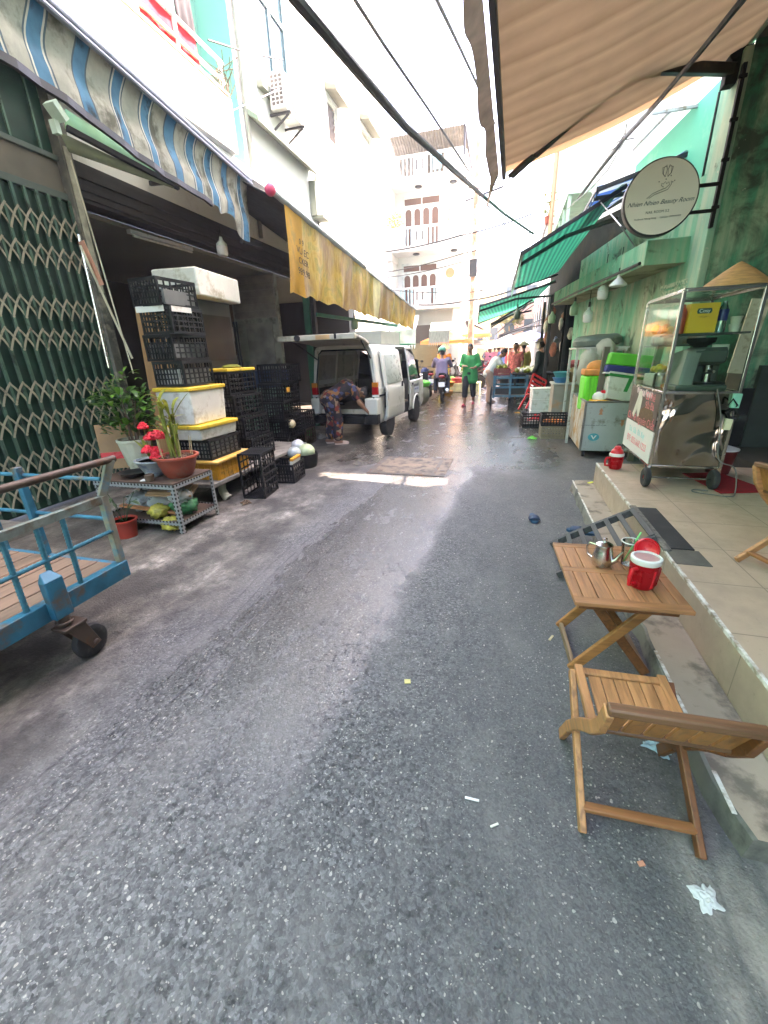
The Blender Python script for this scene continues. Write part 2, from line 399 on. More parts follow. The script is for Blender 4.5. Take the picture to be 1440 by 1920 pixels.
    h = math_(n, 'ADD', math_(n, 'MULTIPLY', d1, -.5), math_(n, 'SUBTRACT', math_(n, 'MULTIPLY', fine, 1.2), math_(n, 'MULTIPLY', pit, .7)))
    h = math_(n, 'ADD', h, math_(n, 'MULTIPLY', ruts, -.8))
    bp = N(n, 'ShaderNodeBump'); bp.inputs['Distance'].default_value = .006; n.links.new(h, bp.inputs['Height'])
    n.links.new(math_(n, 'SUBTRACT', .8, math_(n, 'MULTIPLY', wet, .5)), bp.inputs['Strength']); n.links.new(bp.outputs[0], b.inputs['Normal'])
    return m
ROAD = road_mat()
g = MB(); g.grid(lambda u, v: (-70 + 140 * u, -25 + 225 * v, 0), 4, 4); struct('road', g, ROAD, smooth=False)

# ---------------------------------------------------------------- terrace and low step
def tile_mat(name, c1, c2, sx, sy, grout=(.2, .15, .11), off=(0, 0), swap=False):
    m, n, b = _nt(name); tc = N(n, 'ShaderNodeTexCoord').outputs['Object']
    br = N(n, 'ShaderNodeTexBrick'); br.offset = 0; br.squash = 1
    mp = N(n, 'ShaderNodeMapping'); mp.inputs['Location'].default_value = (off[0], off[1], 0)
    if swap: mp.inputs['Rotation'].default_value = (0, R(90), 0)
    n.links.new(tc, mp.inputs[0]); n.links.new(mp.outputs[0], br.inputs[0])
    br.inputs['Color1'].default_value = c1 + (1,); br.inputs['Color2'].default_value = c2 + (1,); br.inputs['Mortar'].default_value = grout + (1,)
    br.inputs['Scale'].default_value = 1; br.inputs['Mortar Size'].default_value = .003; br.inputs['Brick Width'].default_value = sx; br.inputs['Row Height'].default_value = sy
    f = noise(n, tc, 4, 7, .65); g2 = noise(n, tc, 22, 5, .7)
    c = mix(n, ramp(n, f, [(.4, .0), (.7, .55)]), br.outputs[0], (.3, .235, .17))
    c = mix(n, ramp(n, g2, [(.62, .0), (.74, .5)]), c, (.17, .13, .095))
    n.links.new(c, b.inputs['Base Color']); n.links.new(ramp(n, f, [(.3, .32), (.7, .6)]), b.inputs['Roughness'])
    bumpn(n, b, br.outputs['Fac'], -.4, .002); return m
TILE = tile_mat('beige_floor_tile', (.46, .335, .245), (.485, .355, .26), .45, .45, off=(.02, -.03))
TILEV = tile_mat('riser_tile', (.43, .315, .23), (.45, .33, .245), .45, .9, off=(0, .1), swap=True)
STEPM = mat('worn_step_tile', (.36, .285, .215), .6, var=.12, scale=4, dirt=((.16, .13, .1), .3, 6), bump=.1)
EDGE = mat('chipped_white_edging', (.75, .72, .66), .6, var=.1, scale=20, dirt=((.35, .27, .2), .55, 16))
CONC = mat('grey_concrete', (.2, .185, .16), .85, var=.25, scale=3, dirt=((.08, .075, .065), .35, 4), bump=.3, bscale=30)
TZ = .325
t = MB(); t.bb((1.0, -.6, 0), (3.6, 4.86, TZ)); struct('terrace', t, TILE, bevel=.004)
t = MB(); t.bb((.992, -.6, .095), (.9985, 4.855, TZ - .016)); struct('terrace_riser', t, TILEV, smooth=False)
t = MB()
rnd.seed(3); y = -.5
while y < 4.84:
    L = rnd.uniform(.3, 1.1); y2 = min(y + L, 4.85)
    t.bb((.989 + rnd.uniform(0, .0015), y, TZ - .015), (1.004 + rnd.uniform(0, .003), y2, TZ + .002)); y = y2 + rnd.choice((0.003, .006, .03))
struct('terrace_edging', t, EDGE, smooth=False)
t = MB(); nst = 40
def stepedge(i): return .785 + .012 * math.sin(i * 1.9) * math.sin(i * .7) + (.03 if i in (0, nst) else 0)
vs = []; fs = []
for i in range(nst + 1):
    yy = 1.08 + 3.87 * i / nst; e = stepedge(i)
    vs += [(e - .012, yy, 0), (e, yy, .082), (e + .01, yy, .092), (.992, yy, .092), (.992, yy, 0)]
for i in range(nst):
    for k in range(4): a = i * 5 + k; fs.append((a, a + 1, a + 6, a + 5))
fs += [(4, 3, 2, 1, 0), tuple(nst * 5 + k for k in range(5))]
t.add(vs, fs, [0, 0, 1, 1] * nst + [0, 0]); struct('low_step', t, [CONC, STEPM], ang=30)
t = MB()
for a, b2 in ((4.62, 4.93), (3.35, 4.5), (2.3, 2.62), (1.5, 1.95), (1.15, 1.3)): t.bb((.786, a, .0915), (.8, b2, .0945))
struct('step_edging', t, EDGE, smooth=False)
t = MB(); t.bb((1.03, 2.68, TZ), (1.165, 3.42, TZ + .008)); t.bb((.985, 2.64, TZ + .001), (1.03, 3.44, TZ + .014), 1)
solo('rubber_mat', t, [RUBBER, mat('frayed_mat_edge', (.16, .14, .12), .95, var=.5, scale=40, bump=.8)], 'worn black rubber strip mat on the terrace edge above the ramp', 'mat', bevel=.002)
t = MB(); t.bb((1.002, 2.475, TZ), (1.182, 2.672, TZ + .004))
solo('cement_patch', t, mat('dark_cement', (.1, .09, .075), .9, var=.25, scale=14, bump=.3), 'dark grey cement patch in the beige tiles beside the rubber mat', 'patch')
# manhole
t = MB(); t.bb((-1.69, 5.2, 0), (-.88, 6.07, .012), 0)
for a, b2 in (((-1.76, 5.15), (-.70, 5.2)), ((-1.76, 6.07), (-.70, 6.12)), ((-1.76, 5.2), (-1.69, 6.07)), ((-.88, 5.2), (-.83, 6.07))): t.bb(a + (0,), b2 + (.01,), 1)
t.bb((-.83, 5.2, 0), (-.70, 6.07, .008), 0)
for x, y in ((-1.6, 5.3), (-.97, 5.95), (-1.6, 5.95), (-.76, 5.4), (-.76, 5.85)): t.bb((x - .03, y - .02, .011), (x + .03, y + .02, .016), 1)
solo('manhole_cover', t, [mat('rusty_concrete', (.17, .115, .065), .5, var=.4, scale=4, dirt=((.05, .045, .04), .4, 7), bump=.4), mat('rusty_frame', (.1, .085, .07), .5, .4, dirt=((.2, .1, .05), .3, 8))],
     'large square manhole cover with a rusty frame in the wet road', 'manhole cover')
# ---------------------------------------------------------------- right: cafe and green shop house
def green_wall(name, k, dirty):
    m, n, b = _nt(name); tc = N(n, 'ShaderNodeTexCoord').outputs['Object']
    f = noise(n, scaled(n, tc, (1, 1, .35)), 2.2, 7, .65); g = noise(n, tc, 2.6, 8, .68, .5); h = noise(n, scaled(n, tc, (3, 3, .5)), 2, 5, .6)
    c = ramp(n, f, [(.3, tuple(x * .75 for x in k)), (.5, k), (.75, tuple(min(1, x * 1.35 + .03) for x in k))])
    c = mix(n, ramp(n, h, [(.46, .0), (.66, .75)]), c, (.42, .48, .33))
    big_ = ramp(n, noise(n, scaled(n, tc, (1, 1, .5)), 1.1, 7, .62, .4), [(.5, .0), (.6, .8)])
    c = mix(n, math_(n, 'MULTIPLY', big_, .85 if dirty < .6 else .0), c, ramp(n, h, [(.35, (.26, .33, .2)), (.6, (.52, .5, .35))]))
    c = mix(n, ramp(n, g, [(.66 - dirty * .22, .0), (.74 - dirty * .14, .92)]), c, (.05, .056, .042))
    sp = noise(n, tc, 16, 3, .5); c = mix(n, ramp(n, sp, [(.7, .0), (.74, .8)]), c, (.5, .52, .42))
    n.links.new(c, b.inputs['Base Color']); b.inputs['Roughness'].default_value = .85; bumpn(n, b, g, .35, .01); return m
GW = green_wall('peeling_green_wall', (.13, .4, .25), .4); GWD = green_wall('mildewed_green_wall', (.05, .25, .145), 1.0)
GWP = green_wall('pale_green_pilaster', (.22, .44, .31), .15)
TURQ = mat('turquoise_wall', (.08, .48, .33), .75, var=.07, scale=1.3, dirt=((.2, .55, .4), .15, 1.5))
sh = thing('shop_house', 'green single storey shop house with peeling and mildewed walls behind the food cart', 'building', (2, 6, 0))
def wp(p): return (p[0] - 2, p[1] - 6, p[2])
def add(name, mb, m, par=None, **k):   # world coordinates, child of a thing without rotation
    root = par
    while root.parent is not None: root = root.parent
    L = Vector(root.location); mb.v = [tuple(Vector(v) - L) for v in mb.v]
    return obj(name, mb, m, par, **k)
t = MB(); t.prism([(2.0, 6.0, 0), (4.2, 6.0, 0), (4.2, 11.0, 0), (1.35, 11.0, 0)], (0, 0, 3.25)); add('wall', t, [GW], sh)
t = MB(); t.bb((2.03, 5.985, 0), (4.2, 5.998, 4.42)); add('side_wall', t, GWD, sh)
t = MB(); t.prism([(1.955, 5.975, 0), (2.03, 5.975, 0), (2.03, 6.4, 0), (1.955, 6.42, 0)], (0, 0, 4.12)); add('pilaster', t, GWP, sh, bevel=.01)
t = MB(); t.prism([(2.031, 6.0, 3.25), (4.2, 6.0, 3.25), (4.2, 8.7, 3.25), (1.69, 8.7, 3.25)], (0, 0, .87)); add('upper_wall', t, TURQ, sh)
t = MB(); t.prism([(1.5, 6.42, 2.41), (1.99, 6.42, 2.41), (1.4, 11, 2.41), (.88, 11, 2.41)], (0, 0, .27), [0, 1, 1, 1, 1, 1]); add('canopy_ledge', t, [mat('ledge_soffit', (.36, .33, .22), .85, var=.2, scale=2, dirt=((.16, .15, .1), .3, 3)), GW], sh, bevel=.008)
t = MB(); t.tube([(1.47, 6.5, 2.45), (1.2, 8.6, 2.47), (.85, 11, 2.44)], .02, 8); t.tube([(1.96, 6.5, 0.3), (1.96, 6.48, 4.0)], .012, 6); add('conduit', t, DKMETAL, sh)
PRINT = mat('faded_printed_sheet', (.78, .76, .68), .6, var=.05, scale=3, dirt=((.62, .3, .2), .12, 5), translu=.4)
t = MB(); t.quad((1.44, 6.95, 4.1), (2.6, 6.95, 4.15), (2.6, 8.9, 4.42), (1.3, 8.9, 4.38)); t.bb((1.44, 6.94, 4.07), (2.6, 6.97, 4.1), 1)
for x in (1.65, 2.05): t.beam((x, 6.96, 4.1), (x, 8.9, 4.38), .02, .03, m=1)
add('roof_sheet', t, [PRINT, ALU], sh, smooth=False)
st = MB()
dirw = Vector((-.65, 5, 0)).normalized()
for k in range(4):
    o = Vector((1.985, 6.2, 2.2 - k * .075))
    a = o + dirw * (.05 + .02 * k); b3 = o + dirw * (.75 - .05 * k)
    st.beam(a + Vector((-.02, 0, 0)), b3 + Vector((-.02, 0, 0)), .004, .05)
add('stencil', st, mat('stencil_patch', (.5, .58, .42), .9, var=.2, scale=12, dirt=((.12, .3, .2), .5, 25)), sh, smooth=False)
# cafe behind the terrace
cf = thing('cafe', 'low cafe open to the tiled terrace under the striped awning', 'building', (3.6, 0, 0))
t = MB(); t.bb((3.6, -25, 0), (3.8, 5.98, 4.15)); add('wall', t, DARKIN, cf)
t = MB(); t.bb((2.02, -25, 4.16), (4.2, 5.983, 4.329)); add('roof', t, CONC, cf)
t = MB(); t.bb((2.75, 5.9, TZ), (3.59, 5.975, 1.25)); t.bb((2.55, 5.93, TZ), (2.75, 5.975, 1.0), 1); add('counter', t, [mat('dark_green_counter', (.035, .05, .042), .5, var=.3), BLACK], cf)
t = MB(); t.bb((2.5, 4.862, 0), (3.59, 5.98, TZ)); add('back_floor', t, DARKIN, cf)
# orange striped awning
def stripe_fabric(name, cols, per, axis, translu, jit=.12, rough=.8):
    m, n, b = _nt(name); tc = N(n, 'ShaderNodeTexCoord').outputs['Object']; sx = N(n, 'ShaderNodeSeparateXYZ'); n.links.new(tc, sx.inputs[0])
    v = math_(n, 'ADD', sx.outputs[axis], math_(n, 'MULTIPLY', noise(n, tc, 1.3, 3), jit))
    fr = math_(n, 'FRACT', math_(n, 'DIVIDE', v, per)); c = ramp(n, fr, cols)
    c = mix(n, ramp(n, noise(n, tc, 3, 7, .65), [(.4, .0), (.75, .35)]), c, .5, 'MULTIPLY')
    n.links.new(c, b.inputs['Base Color']); b.inputs['Roughness'].default_value = rough
    bumpn(n, b, noise(n, tc, 5, 4), .25, .03)
    t = N(n, 'ShaderNodeBsdfTranslucent'); n.links.new(c, t.inputs[0]); x = N(n, 'ShaderNodeMixShader'); x.inputs[0].default_value = translu
    n.links.new(b.outputs[0], x.inputs[1]); n.links.new(t.outputs[0], x.inputs[2]); n.links.new(x.outputs[0], n.nodes['Material Output'].inputs[0]); return m
ORF = stripe_fabric('orange_brown_awning_cloth', [(0, (.5, .3, .17)), (.3, (.38, .215, .115)), (.45, (.53, .32, .18)), (.7, (.42, .245, .135)), (1, (.5, .3, .17))], .42, 1, .2)
aw = thing('retractable_awning', 'big orange and brown striped awning over the tiled terrace', 'awning', (2, 6.2, 4.1))
y0, y1 = .3, 6.2
def awn(u, v):
    y = y0 + (y1 - y0) * v; sag = .07 * math.sin(math.pi * u) + .012 * math.sin(v * 40) * math.sin(math.pi * u)
    xo = -.24 + .07 * (v - .5)
    return (2.03 + (xo - 2.03) * u, y, 4.17 + (3.47 - 4.17) * u - sag)
t = MB(); t.grid(awn, 14, 60); add('canopy', t, ORF, aw)
t = MB(); t.beam((-.275, y0, 3.44), (-.205, y1 + .01, 3.44), .045, .07); add('front_bar', t, DKMETAL, aw, bevel=.006)
t = MB(); t.grid(lambda u, v: (-.3 + .07 * (v - .5) - .1 * u - .015 * math.sin(v * 37) * u, y0 + (y1 - y0 + .0) * v, 3.47 - .06 * u - (.16 * u * (1 + .4 * math.sin(v * 23)) if v > .97 else 0.03 * u * math.sin(v * 61))), 4, 80)
t.grid(lambda u, v: (-.36 + .1 * v - .05 * u, y1 - .12 * v, 3.42 - .36 * u * (1 - .75 * v)), 5, 4)
add('valance', t, mat('frayed_brown_valance', (.2, .14, .1), .9, var=.3, scale=8, translu=.25), aw)
t = MB(); t.tube([(2.0, y0, 4.19), (2.0, y1, 4.19)], .045, 12); add('roller_tube', t, mat('pale_roller', (.5, .56, .44), .5, var=.1), aw)
t = MB(); e = P(1185, 125, Y=5.35); fb = P(1003, 290, Y=6.0); wb = Vector((1.97, 6.1, 4.0))
t.beam(wb, e, .07, .09); t.beam(e + Vector((0, .02, .0)), fb, .06, .075); t.box(e, (.12, .12, .11)); t.beam(fb, fb + (fb - e).normalized() * .35, .1, .03)
add('folding_arm', t, mat('brown_arm_metal', (.075, .06, .05), .45, .4, dirt=((.15, .11, .08), .2, 10)), aw, bevel=.008)
t = MB(); t.box((1.96, 6.08, 4.05), (.16, .1, .32)); t.box((1.9, 6.08, 3.95), (.1, .12, .16)); t.tube([(1.9, 6.02, 4.1), (1.9, 6.14, 4.1)], .05, 10); add('wall_bracket', t, BLACK, aw, bevel=.008)
# round sign
sg = thing('round_sign', 'round white nail salon sign on black arms above the food cart', 'sign', (1.395, 5.86, 2.93))
SIGNM = mat('sign_face', (.86, .85, .79), .45, var=.04, scale=2)
t = MB(); t.lathe([(.335, 0), (.345, .012), (.345, .1), (.335, .11)], n=56, rot=Matrix.Rotation(R(90), 3, 'X')); obj('sign_box', t, DKMETAL, sg)
t = MB(); t.lathe([(.328, 0), (.33, .004)], (0, -.108, 0), n=56, rot=Matrix.Rotation(R(90), 3, 'X'), m=0); obj('sign_face', t, SIGNM, sg)
INK = mat('ink', (.06, .075, .085), .7); INKT = mat('teal_ink', (.03, .09, .11), .7); INKR = mat('red_ink', (.3, .02, .02), .7)
fm = lambda x, z: frame((x, -.1135, z), (1, 0, 0), (0, 0, 1))
text('lettering', 'Nhien Nhien Beauty Room', sg, fm(.0, -.06), .055, INKT, shear=.45)
text('lettering', 'NAIL ROOM 3.2', sg, fm(-.01, -.135), .031, INK)
text('lettering', 'Facebook: Nhung Hong      Call/Zalo: 0909090909', sg, fm(0, -.185), .021, INK)
t = MB()
def ln(pts, r=.0022): t.tube([(x, -.114, z) for x, z in pts], r, 4)
ln([(-.13, -.0), (-.08, .04), (-.02, .06), (.03, .075), (.06, .1), (.05, .125), (.03, .11), (.02, .13), (.0, .11), (-.01, .12), (-.015, .1), (.01, .085)])
ln([(-.11, -.0), (-.06, .03), (0, .045), (.05, .06), (.075, .1), (.07, .13)])
for sx in (-1, 1):
    for k in (0, .012): ln([(.02 + sx * .012, .17), (.02 + sx * (.035 + k * .3), .2), (.02 + sx * (.035 + k), .25), (.02 + sx * .014, .27 - k), (.02 + sx * .004, .23), (.02 + sx * .012, .17)])
for x, z in ((-.04, .135), (.06, .175), (.085, .12), (.02, .15), (.1, .13)): t.blob((x, -.114, z), (.005, .002, .006), 6)
obj('line_drawing', t, INK, sg)
for z in (.1, -.13): t = MB(); t.beam((.30, 0.05, z), (.56, .06, z), .03, .03); obj('bracket_arm', t, BLACK, sg, bevel=.003)
t = MB(); t.beam((.57, .09, -.28), (.57, .09, 1.05), .035, .05, up=(0, 1, 0))
for z in (-.1, .3, .62, .95): t.box((.57, .07, z), (.07, .02, .03))
obj('mounting_strip', t, BLACK, sg, bevel=.004)
# ---------------------------------------------------------------- folding table and chairs
def M3(x, y, z): return Matrix((x, y, z)).transposed()
tb = thing('folding_table', 'small slatted wooden folding table holding a teapot and a red jug', 'table', (.545, 1.96, 0), R(3.5))
t = MB(); hx, hy, zt = .225, .30, .5
for s in (-1, 1): t.bb((-hx, s * hy - (.05 if s > 0 else 0), zt - .018), (hx, s * hy + (.05 if s < 0 else 0), zt), 1)
t.bb((-hx, -.022, zt - .018), (hx, .022, zt), 1)
for s in (-1, 1): t.bb((s * hx - (.04 if s > 0 else 0), -hy + .051, zt - .0185), (s * hx + (.04 if s < 0 else 0), -.023, zt - .0005)); t.bb((s * hx - (.04 if s > 0 else 0), .023, zt - .0185), (s * hx + (.04 if s < 0 else 0), hy - .051, zt - .0005))
xs = -hx + .042; n = 6; wv = (2 * hx - .084) / n
for k in range(n):
    for a, b in ((-hy + .051, -.023), (.023, hy - .051)): t.bb((xs + k * wv + .002, a, zt - .018), (xs + (k + 1) * wv - .002, b, zt - .0015))
obj('tabletop', t, [WOODT, WOODX], tb, bevel=.0025)
for s in (-1, 1): t = MB(); t.bb((-hx + .03, s * .24 - .014, zt - .06), (hx - .03, s * .24 + .014, zt - .019)); obj('apron', t, WOODD, tb, bevel=.003)
for y, o in ((-.13, 0), (.215, .0)):
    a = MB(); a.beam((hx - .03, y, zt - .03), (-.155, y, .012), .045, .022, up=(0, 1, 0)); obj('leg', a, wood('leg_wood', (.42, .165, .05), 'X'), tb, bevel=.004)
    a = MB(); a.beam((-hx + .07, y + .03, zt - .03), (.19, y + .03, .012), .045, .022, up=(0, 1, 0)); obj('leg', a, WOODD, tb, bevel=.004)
OLDS = wood('old_stretcher', (.25, .15, .08), 'Y', .6)
for x, y in ((-.145, 0), (.18, .03)): a = MB(); a.beam((x, -.13 + y, .03), (x, .215 + y, .03), .02, .035); obj('stretcher', a, OLDS, tb, bevel=.003)

def chair(loc, rz, label, group=None):
    c = thing('folding_chair', label, 'chair', loc, rz, group)
    # local: x across, +y = front, origin under the seat; back legs at y=-.2
    t = MB(); W = .15; z0, z1 = .315, .3
    f = lambda x, y: (x, y, .305 + .05 * y)
    for k in range(6):
        x = -W + .032 + k * .0445; t.beam(f(x + .021, -.045), f(x + .021, .15), .041, .011)
    obj('seat', t, WOODC, c, bevel=.002)
    t = MB()
    for s in (-1, 1): t.beam(f(s * (W - .005), -.085), f(s * (W - .005), .2), .03, .026)
    t.beam(f(-W + .01, .172), f(W - .01, .172), .035, .018); t.beam(f(-W + .01, -.05), f(W - .01, -.05), .03, .014)
    obj('seat_frame', t, WOODCX if False else WOODC, c, bevel=.003)
    # long legs: seat front down to the rear feet
    for s in (-1, 1):
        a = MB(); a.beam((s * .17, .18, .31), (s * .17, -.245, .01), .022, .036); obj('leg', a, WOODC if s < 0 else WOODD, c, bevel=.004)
    a = MB(); a.beam((-.165, -.19, .06), (.165, -.19, .06), .03, .018); obj('stretcher', a, WOODCX, c, bevel=.003)
    # curved back stiles: from the front feet under the seat, sweeping up and back
    pts = [(.14, .01), (.06, .14), (-.03, .25), (-.1, .325), (-.18, .4), (-.245, .48), (-.275, .565)]
    for s in (-1, 1):
        a = MB(); X = s * .18
        for i in range(len(pts) - 1):
            p, q = pts[i], pts[i + 1]
            a.beam((X, p[0], p[1]), (X, q[0] + (q[0] - p[0]) * .06, q[1] + (q[1] - p[1]) * .06), .022, .042)
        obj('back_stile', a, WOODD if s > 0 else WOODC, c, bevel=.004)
    a = MB(); a.beam((-.186, -.279, .575), (.19, -.279, .575), .034, .026); a.beam((-.185, -.2, .425), (.185, -.2, .425), .026, .018)
    obj('back_rail', a, wood('back_rail_wood', (.19, .085, .04), 'X'), c, bevel=.006)
    a = MB()
    for k in range(6):
        x = -.145 + k * .058; a.beam((x, -.205, .43), (x, -.276, .57), .048, .009)
    obj('backrest', a, wood('back_slat_wood', (.4, .165, .05), 'Z'), c, bevel=.002)
    return c
chair((.5, 1.275, 0), R(2), 'low slatted wooden folding chair in front of the small table with its back to us')
chair((1.62, 2.5, TZ), R(-70), 'wooden folding chair on the tiled terrace, cut off by the right edge')
# teapot
tp = thing('teapot', 'small stainless steel teapot on the wooden table', 'teapot', (.505, 2.02, .5), R(-25))
t = MB(); t.lathe([(.035, 0), (.042, .004), (.047, .02), (.046, .05), (.04, .08), (.036, .1), (.037, .105)], n=28); obj('pot', t, STEEL, tp)
t = MB(); t.lathe([(.039, .1055), (.038, .112), (.025, .12), (.008, .124), (.006, .128), (.01, .134), (.009, .142), (0, .146)], n=24); obj('lid', t, STEEL, tp)
t = MB(); t.tube([(.04, 0, .03), (.06, 0, .045), (.07, 0, .07), (.082, 0, .092)], [.016, .012, .008, .006], 10); obj('spout', t, STEEL, tp)
t = MB(); t.tube([(-.036, 0, .1), (-.065, 0, .105), (-.075, 0, .08), (-.07, 0, .045), (-.045, 0, .03)], .005, 8); obj('handle', t, STEEL, tp)
def jug(name, loc, rz, label, s=1, open_=True):
    j = thing(name, label, 'jug', loc, rz); j.scale = (s, s, s)
    t = MB(); t.lathe([(.0, 0), (.044, 0), (.05, .008), (.056, .05), (.058, .1), (.057, .118)], n=32)
    for k in range(7): a_ = k * .9; t.tube([(.051 * math.cos(a_), .051 * math.sin(a_), .015), (.0575 * math.cos(a_), .0575 * math.sin(a_), .1)], .006, 6); obj('jug_body', t, REDP, j)
    t = MB(); t.lathe([(.0585, .119), (.061, .122), (.061, .143), (.058, .146), (.05, .146), (.049, .12)], n=32); obj('rim', t, WHITEP, j)
    t = MB()
    if open_:
        t.lathe([(.0, .115), (.044, .116), (.0485, .125), (.0485, .14)], n=24); obj('liner', t, mat('pale_liner', (.5, .3, .28), .4), j)
        t = MB(); Rr = Matrix.Rotation(R(72), 3, 'X'); t.lathe([(0, -.004), (.03, -.002), (.04, .004), (.042, .016), (.046, .018), (.05, .012), (.05, -.006), (.03, -.016), (0, -.018)], (0, .056, .155), 28, rot=Rr); obj('lid', t, REDP, j)
    else:
        t.lathe([(.055, .147), (.05, .16), (.045, .175), (.03, .185), (.028, .2), (.02, .208), (0, .21)], n=24); obj('lid', t, REDP, j)
    t = MB(); t.tube([(-.053, 0, .1), (-.088, 0, .105), (-.098, 0, .075), (-.092, 0, .035), (-.054, 0, .03)], .009, 8); ho = obj('handle', t, REDP, j); ho.rotation_euler = (0, 0, R(55) if open_ else 0)
    return j
jg = jug('red_jug', (.635, 1.85, .5), R(-12), 'red insulated jug with white rim and open lid on the wooden table')
t = MB(); t.grid(lambda u, v: ((.022 + .012 * u) * math.cos(v * 6.28) , -.066 - .008 * math.sin(u * 9), .07 + .07 * u), 5, 8); 
jug('red_jug', (1.125, 4.63, TZ), R(15), 'closed red insulated jug with white rim standing at the terrace corner', 1.12, False)
gl = thing('drinking_glass', 'clear plastic cup with a green straw behind the red jug', 'cup', (.63, 2.06, .5))
t = MB(); t.lathe([(.0, 0), (.03, 0), (.034, .04), (.042, .12), (.044, .121)], n=28); obj('cup', t, glassmat('cup_plastic', (.95, .96, .95), .1, .08), gl)
t = MB(); t.tube([(.043 * math.cos(a * .3), .043 * math.sin(a * .3), .121) for a in range(21)], .0028, 6, closed=True); obj('rim', t, WHITEP, gl)
t = MB(); t.tube([(-.02, 0, .01), (.035, .015, .165)], .004, 8); obj('straw', t, mat('green_straw', (.2, .7, .25), .4), gl)
# ramp
rp = thing('step_ramp', 'dark grey slatted wooden ramp laid over the terrace step', 'ramp', (.43, 2.75, 0))
RW = wood('dark_grey_ramp_wood', (.085, .08, .08), 'Y', .75, .6)
prof = [(0, .012), (.1, .085), (.24, .17), (.42, .275), (.545, .345)]
for y in (.03, .53):
    t = MB()
    for i in range(4):
        a, b = prof[i], prof[i + 1]; t.beam((a[0], y, a[1]), (b[0] + .01, y, b[1] + .004), .035, .05)
    obj('rail', t, RW, rp, bevel=.004)
t = MB()
for k in range(7):
    u = .03 + k * .083
    for i in range(4):
        if prof[i][0] <= u <= prof[i + 1][0]:
            f = (u - prof[i][0]) / (prof[i + 1][0] - prof[i][0]); z = prof[i][1] + f * (prof[i + 1][1] - prof[i][1])
            sl_ = (prof[i + 1][1] - prof[i][1]) / (prof[i + 1][0] - prof[i][0])
            t.box((u, .28, z + .028), (.034, .5, .016), Matrix.Rotation(-math.atan(sl_), 3, 'Y'))
obj('slats', t, RW, rp, bevel=.003)
# slippers, litter
def slipper(loc, rz, label):
    s = thing('rubber_slipper', label, 'slipper', loc, rz, 'blue rubber slippers')
    t = MB(); pl = []
    for k in range(24):
        a = 2 * math.pi * k / 24; y = .115 * math.sin(a); x = .042 * math.cos(a) * (1 + .18 * math.sin(a) - .12 * math.cos(2 * a)); pl.append((x, y, 0))
    t.prism(pl, (0, 0, .022)); obj('sole', t, mat('blue_foam', (.02, .07, .14), .7, var=.2), s, bevel=.003)
    t = MB(); t.grid(lambda u, v: (.048 * math.cos(math.pi * u), .01 + .075 * v, .02 + .032 * math.sin(math.pi * u) * (1 - .35 * v)), 10, 4); obj('strap', t, mat('navy_foam', (.015, .04, .085), .6), s, solid=.006)
slipper((.325, 3.86, 0), R(185), 'blue rubber slipper lying alone on the road')
slipper((.66, 3.37, .1), R(75), 'blue rubber slipper half under the grey ramp')
def crumple(name, loc, r, m, label, cat, seed, sq=(1, 1, .35)):
    rr = random.Random(seed); t = MB(); n = 14; oj = [rr.uniform(.62, 1.1) for _ in range(24)]; ra = lambda u, v: oj[int((math.atan2(v - .5, u - .5) + math.pi) / 6.2832 * 23.99)]
    t.grid(lambda u, v: ((u - .5) * 2 * r * sq[0] * (1 - .12 * rr.random()) * ra(u, v), (v - .5) * 2 * r * sq[1] * (1 - .12 * rr.random()) * ra(u, v), .004 + r * sq[2] * rr.random() * (1 - (2 * u - 1) ** 2 * .8) * (1 - (2 * v - 1) ** 2 * .8)), n, n)
    return solo(name, t, m, label, cat, loc, (0, 0, seed), ang=80, solid=.002, sub=1)
crumple('crumpled_tissue', (.655, .93, .0), .037, mat('tissue', (.6, .6, .57), .9, var=.05), 'crumpled white tissue on the road by the step corner', 'tissue', 5)
crumple('plastic_bag', (.67, 1.44, .0), .055, mat('pale_blue_bag', (.4, .58, .66), .25, var=.2, alpha=.8), 'pale blue plastic bag lying under the front chair', 'bag', 9, (1, .7, .4))
LIT = [(-.02, 1.05, .0, 'white cigarette end lying nearest the chair on the road', (.75, .73, .68), (.05, .008)), (.33, 2.06, 1.1, 'beige wood chip on the road left of the table', (.6, .48, .28), (.05, .012)), (.06, .98, .6, 'pale cigarette stub on the bare road', (.7, .66, .56), (.03, .007)),
       (-.37, 1.55, .3, 'yellow leaf scrap in the middle of the road', (.6, .52, .2), (.03, .026)), (.97, 4.86, .8, 'bright yellow leaf on the far end of the low step', (.75, .72, .1), (.09, .03)), (.5, .98, .4, 'orange scrap by the rear foot of the chair', (.6, .25, .15), (.02, .014))]
for x, y, a, lab, k, d in LIT:
    t = MB(); t.bb((-d[0] / 2, -d[1] / 2, 0), (d[0] / 2, d[1] / 2, .005)); solo('litter_scrap', t, mat('scrap_colour', k, .8), lab, 'litter', (x, y, .096 if y > 4.5 else .001), (0, 0, a), bevel=.001)
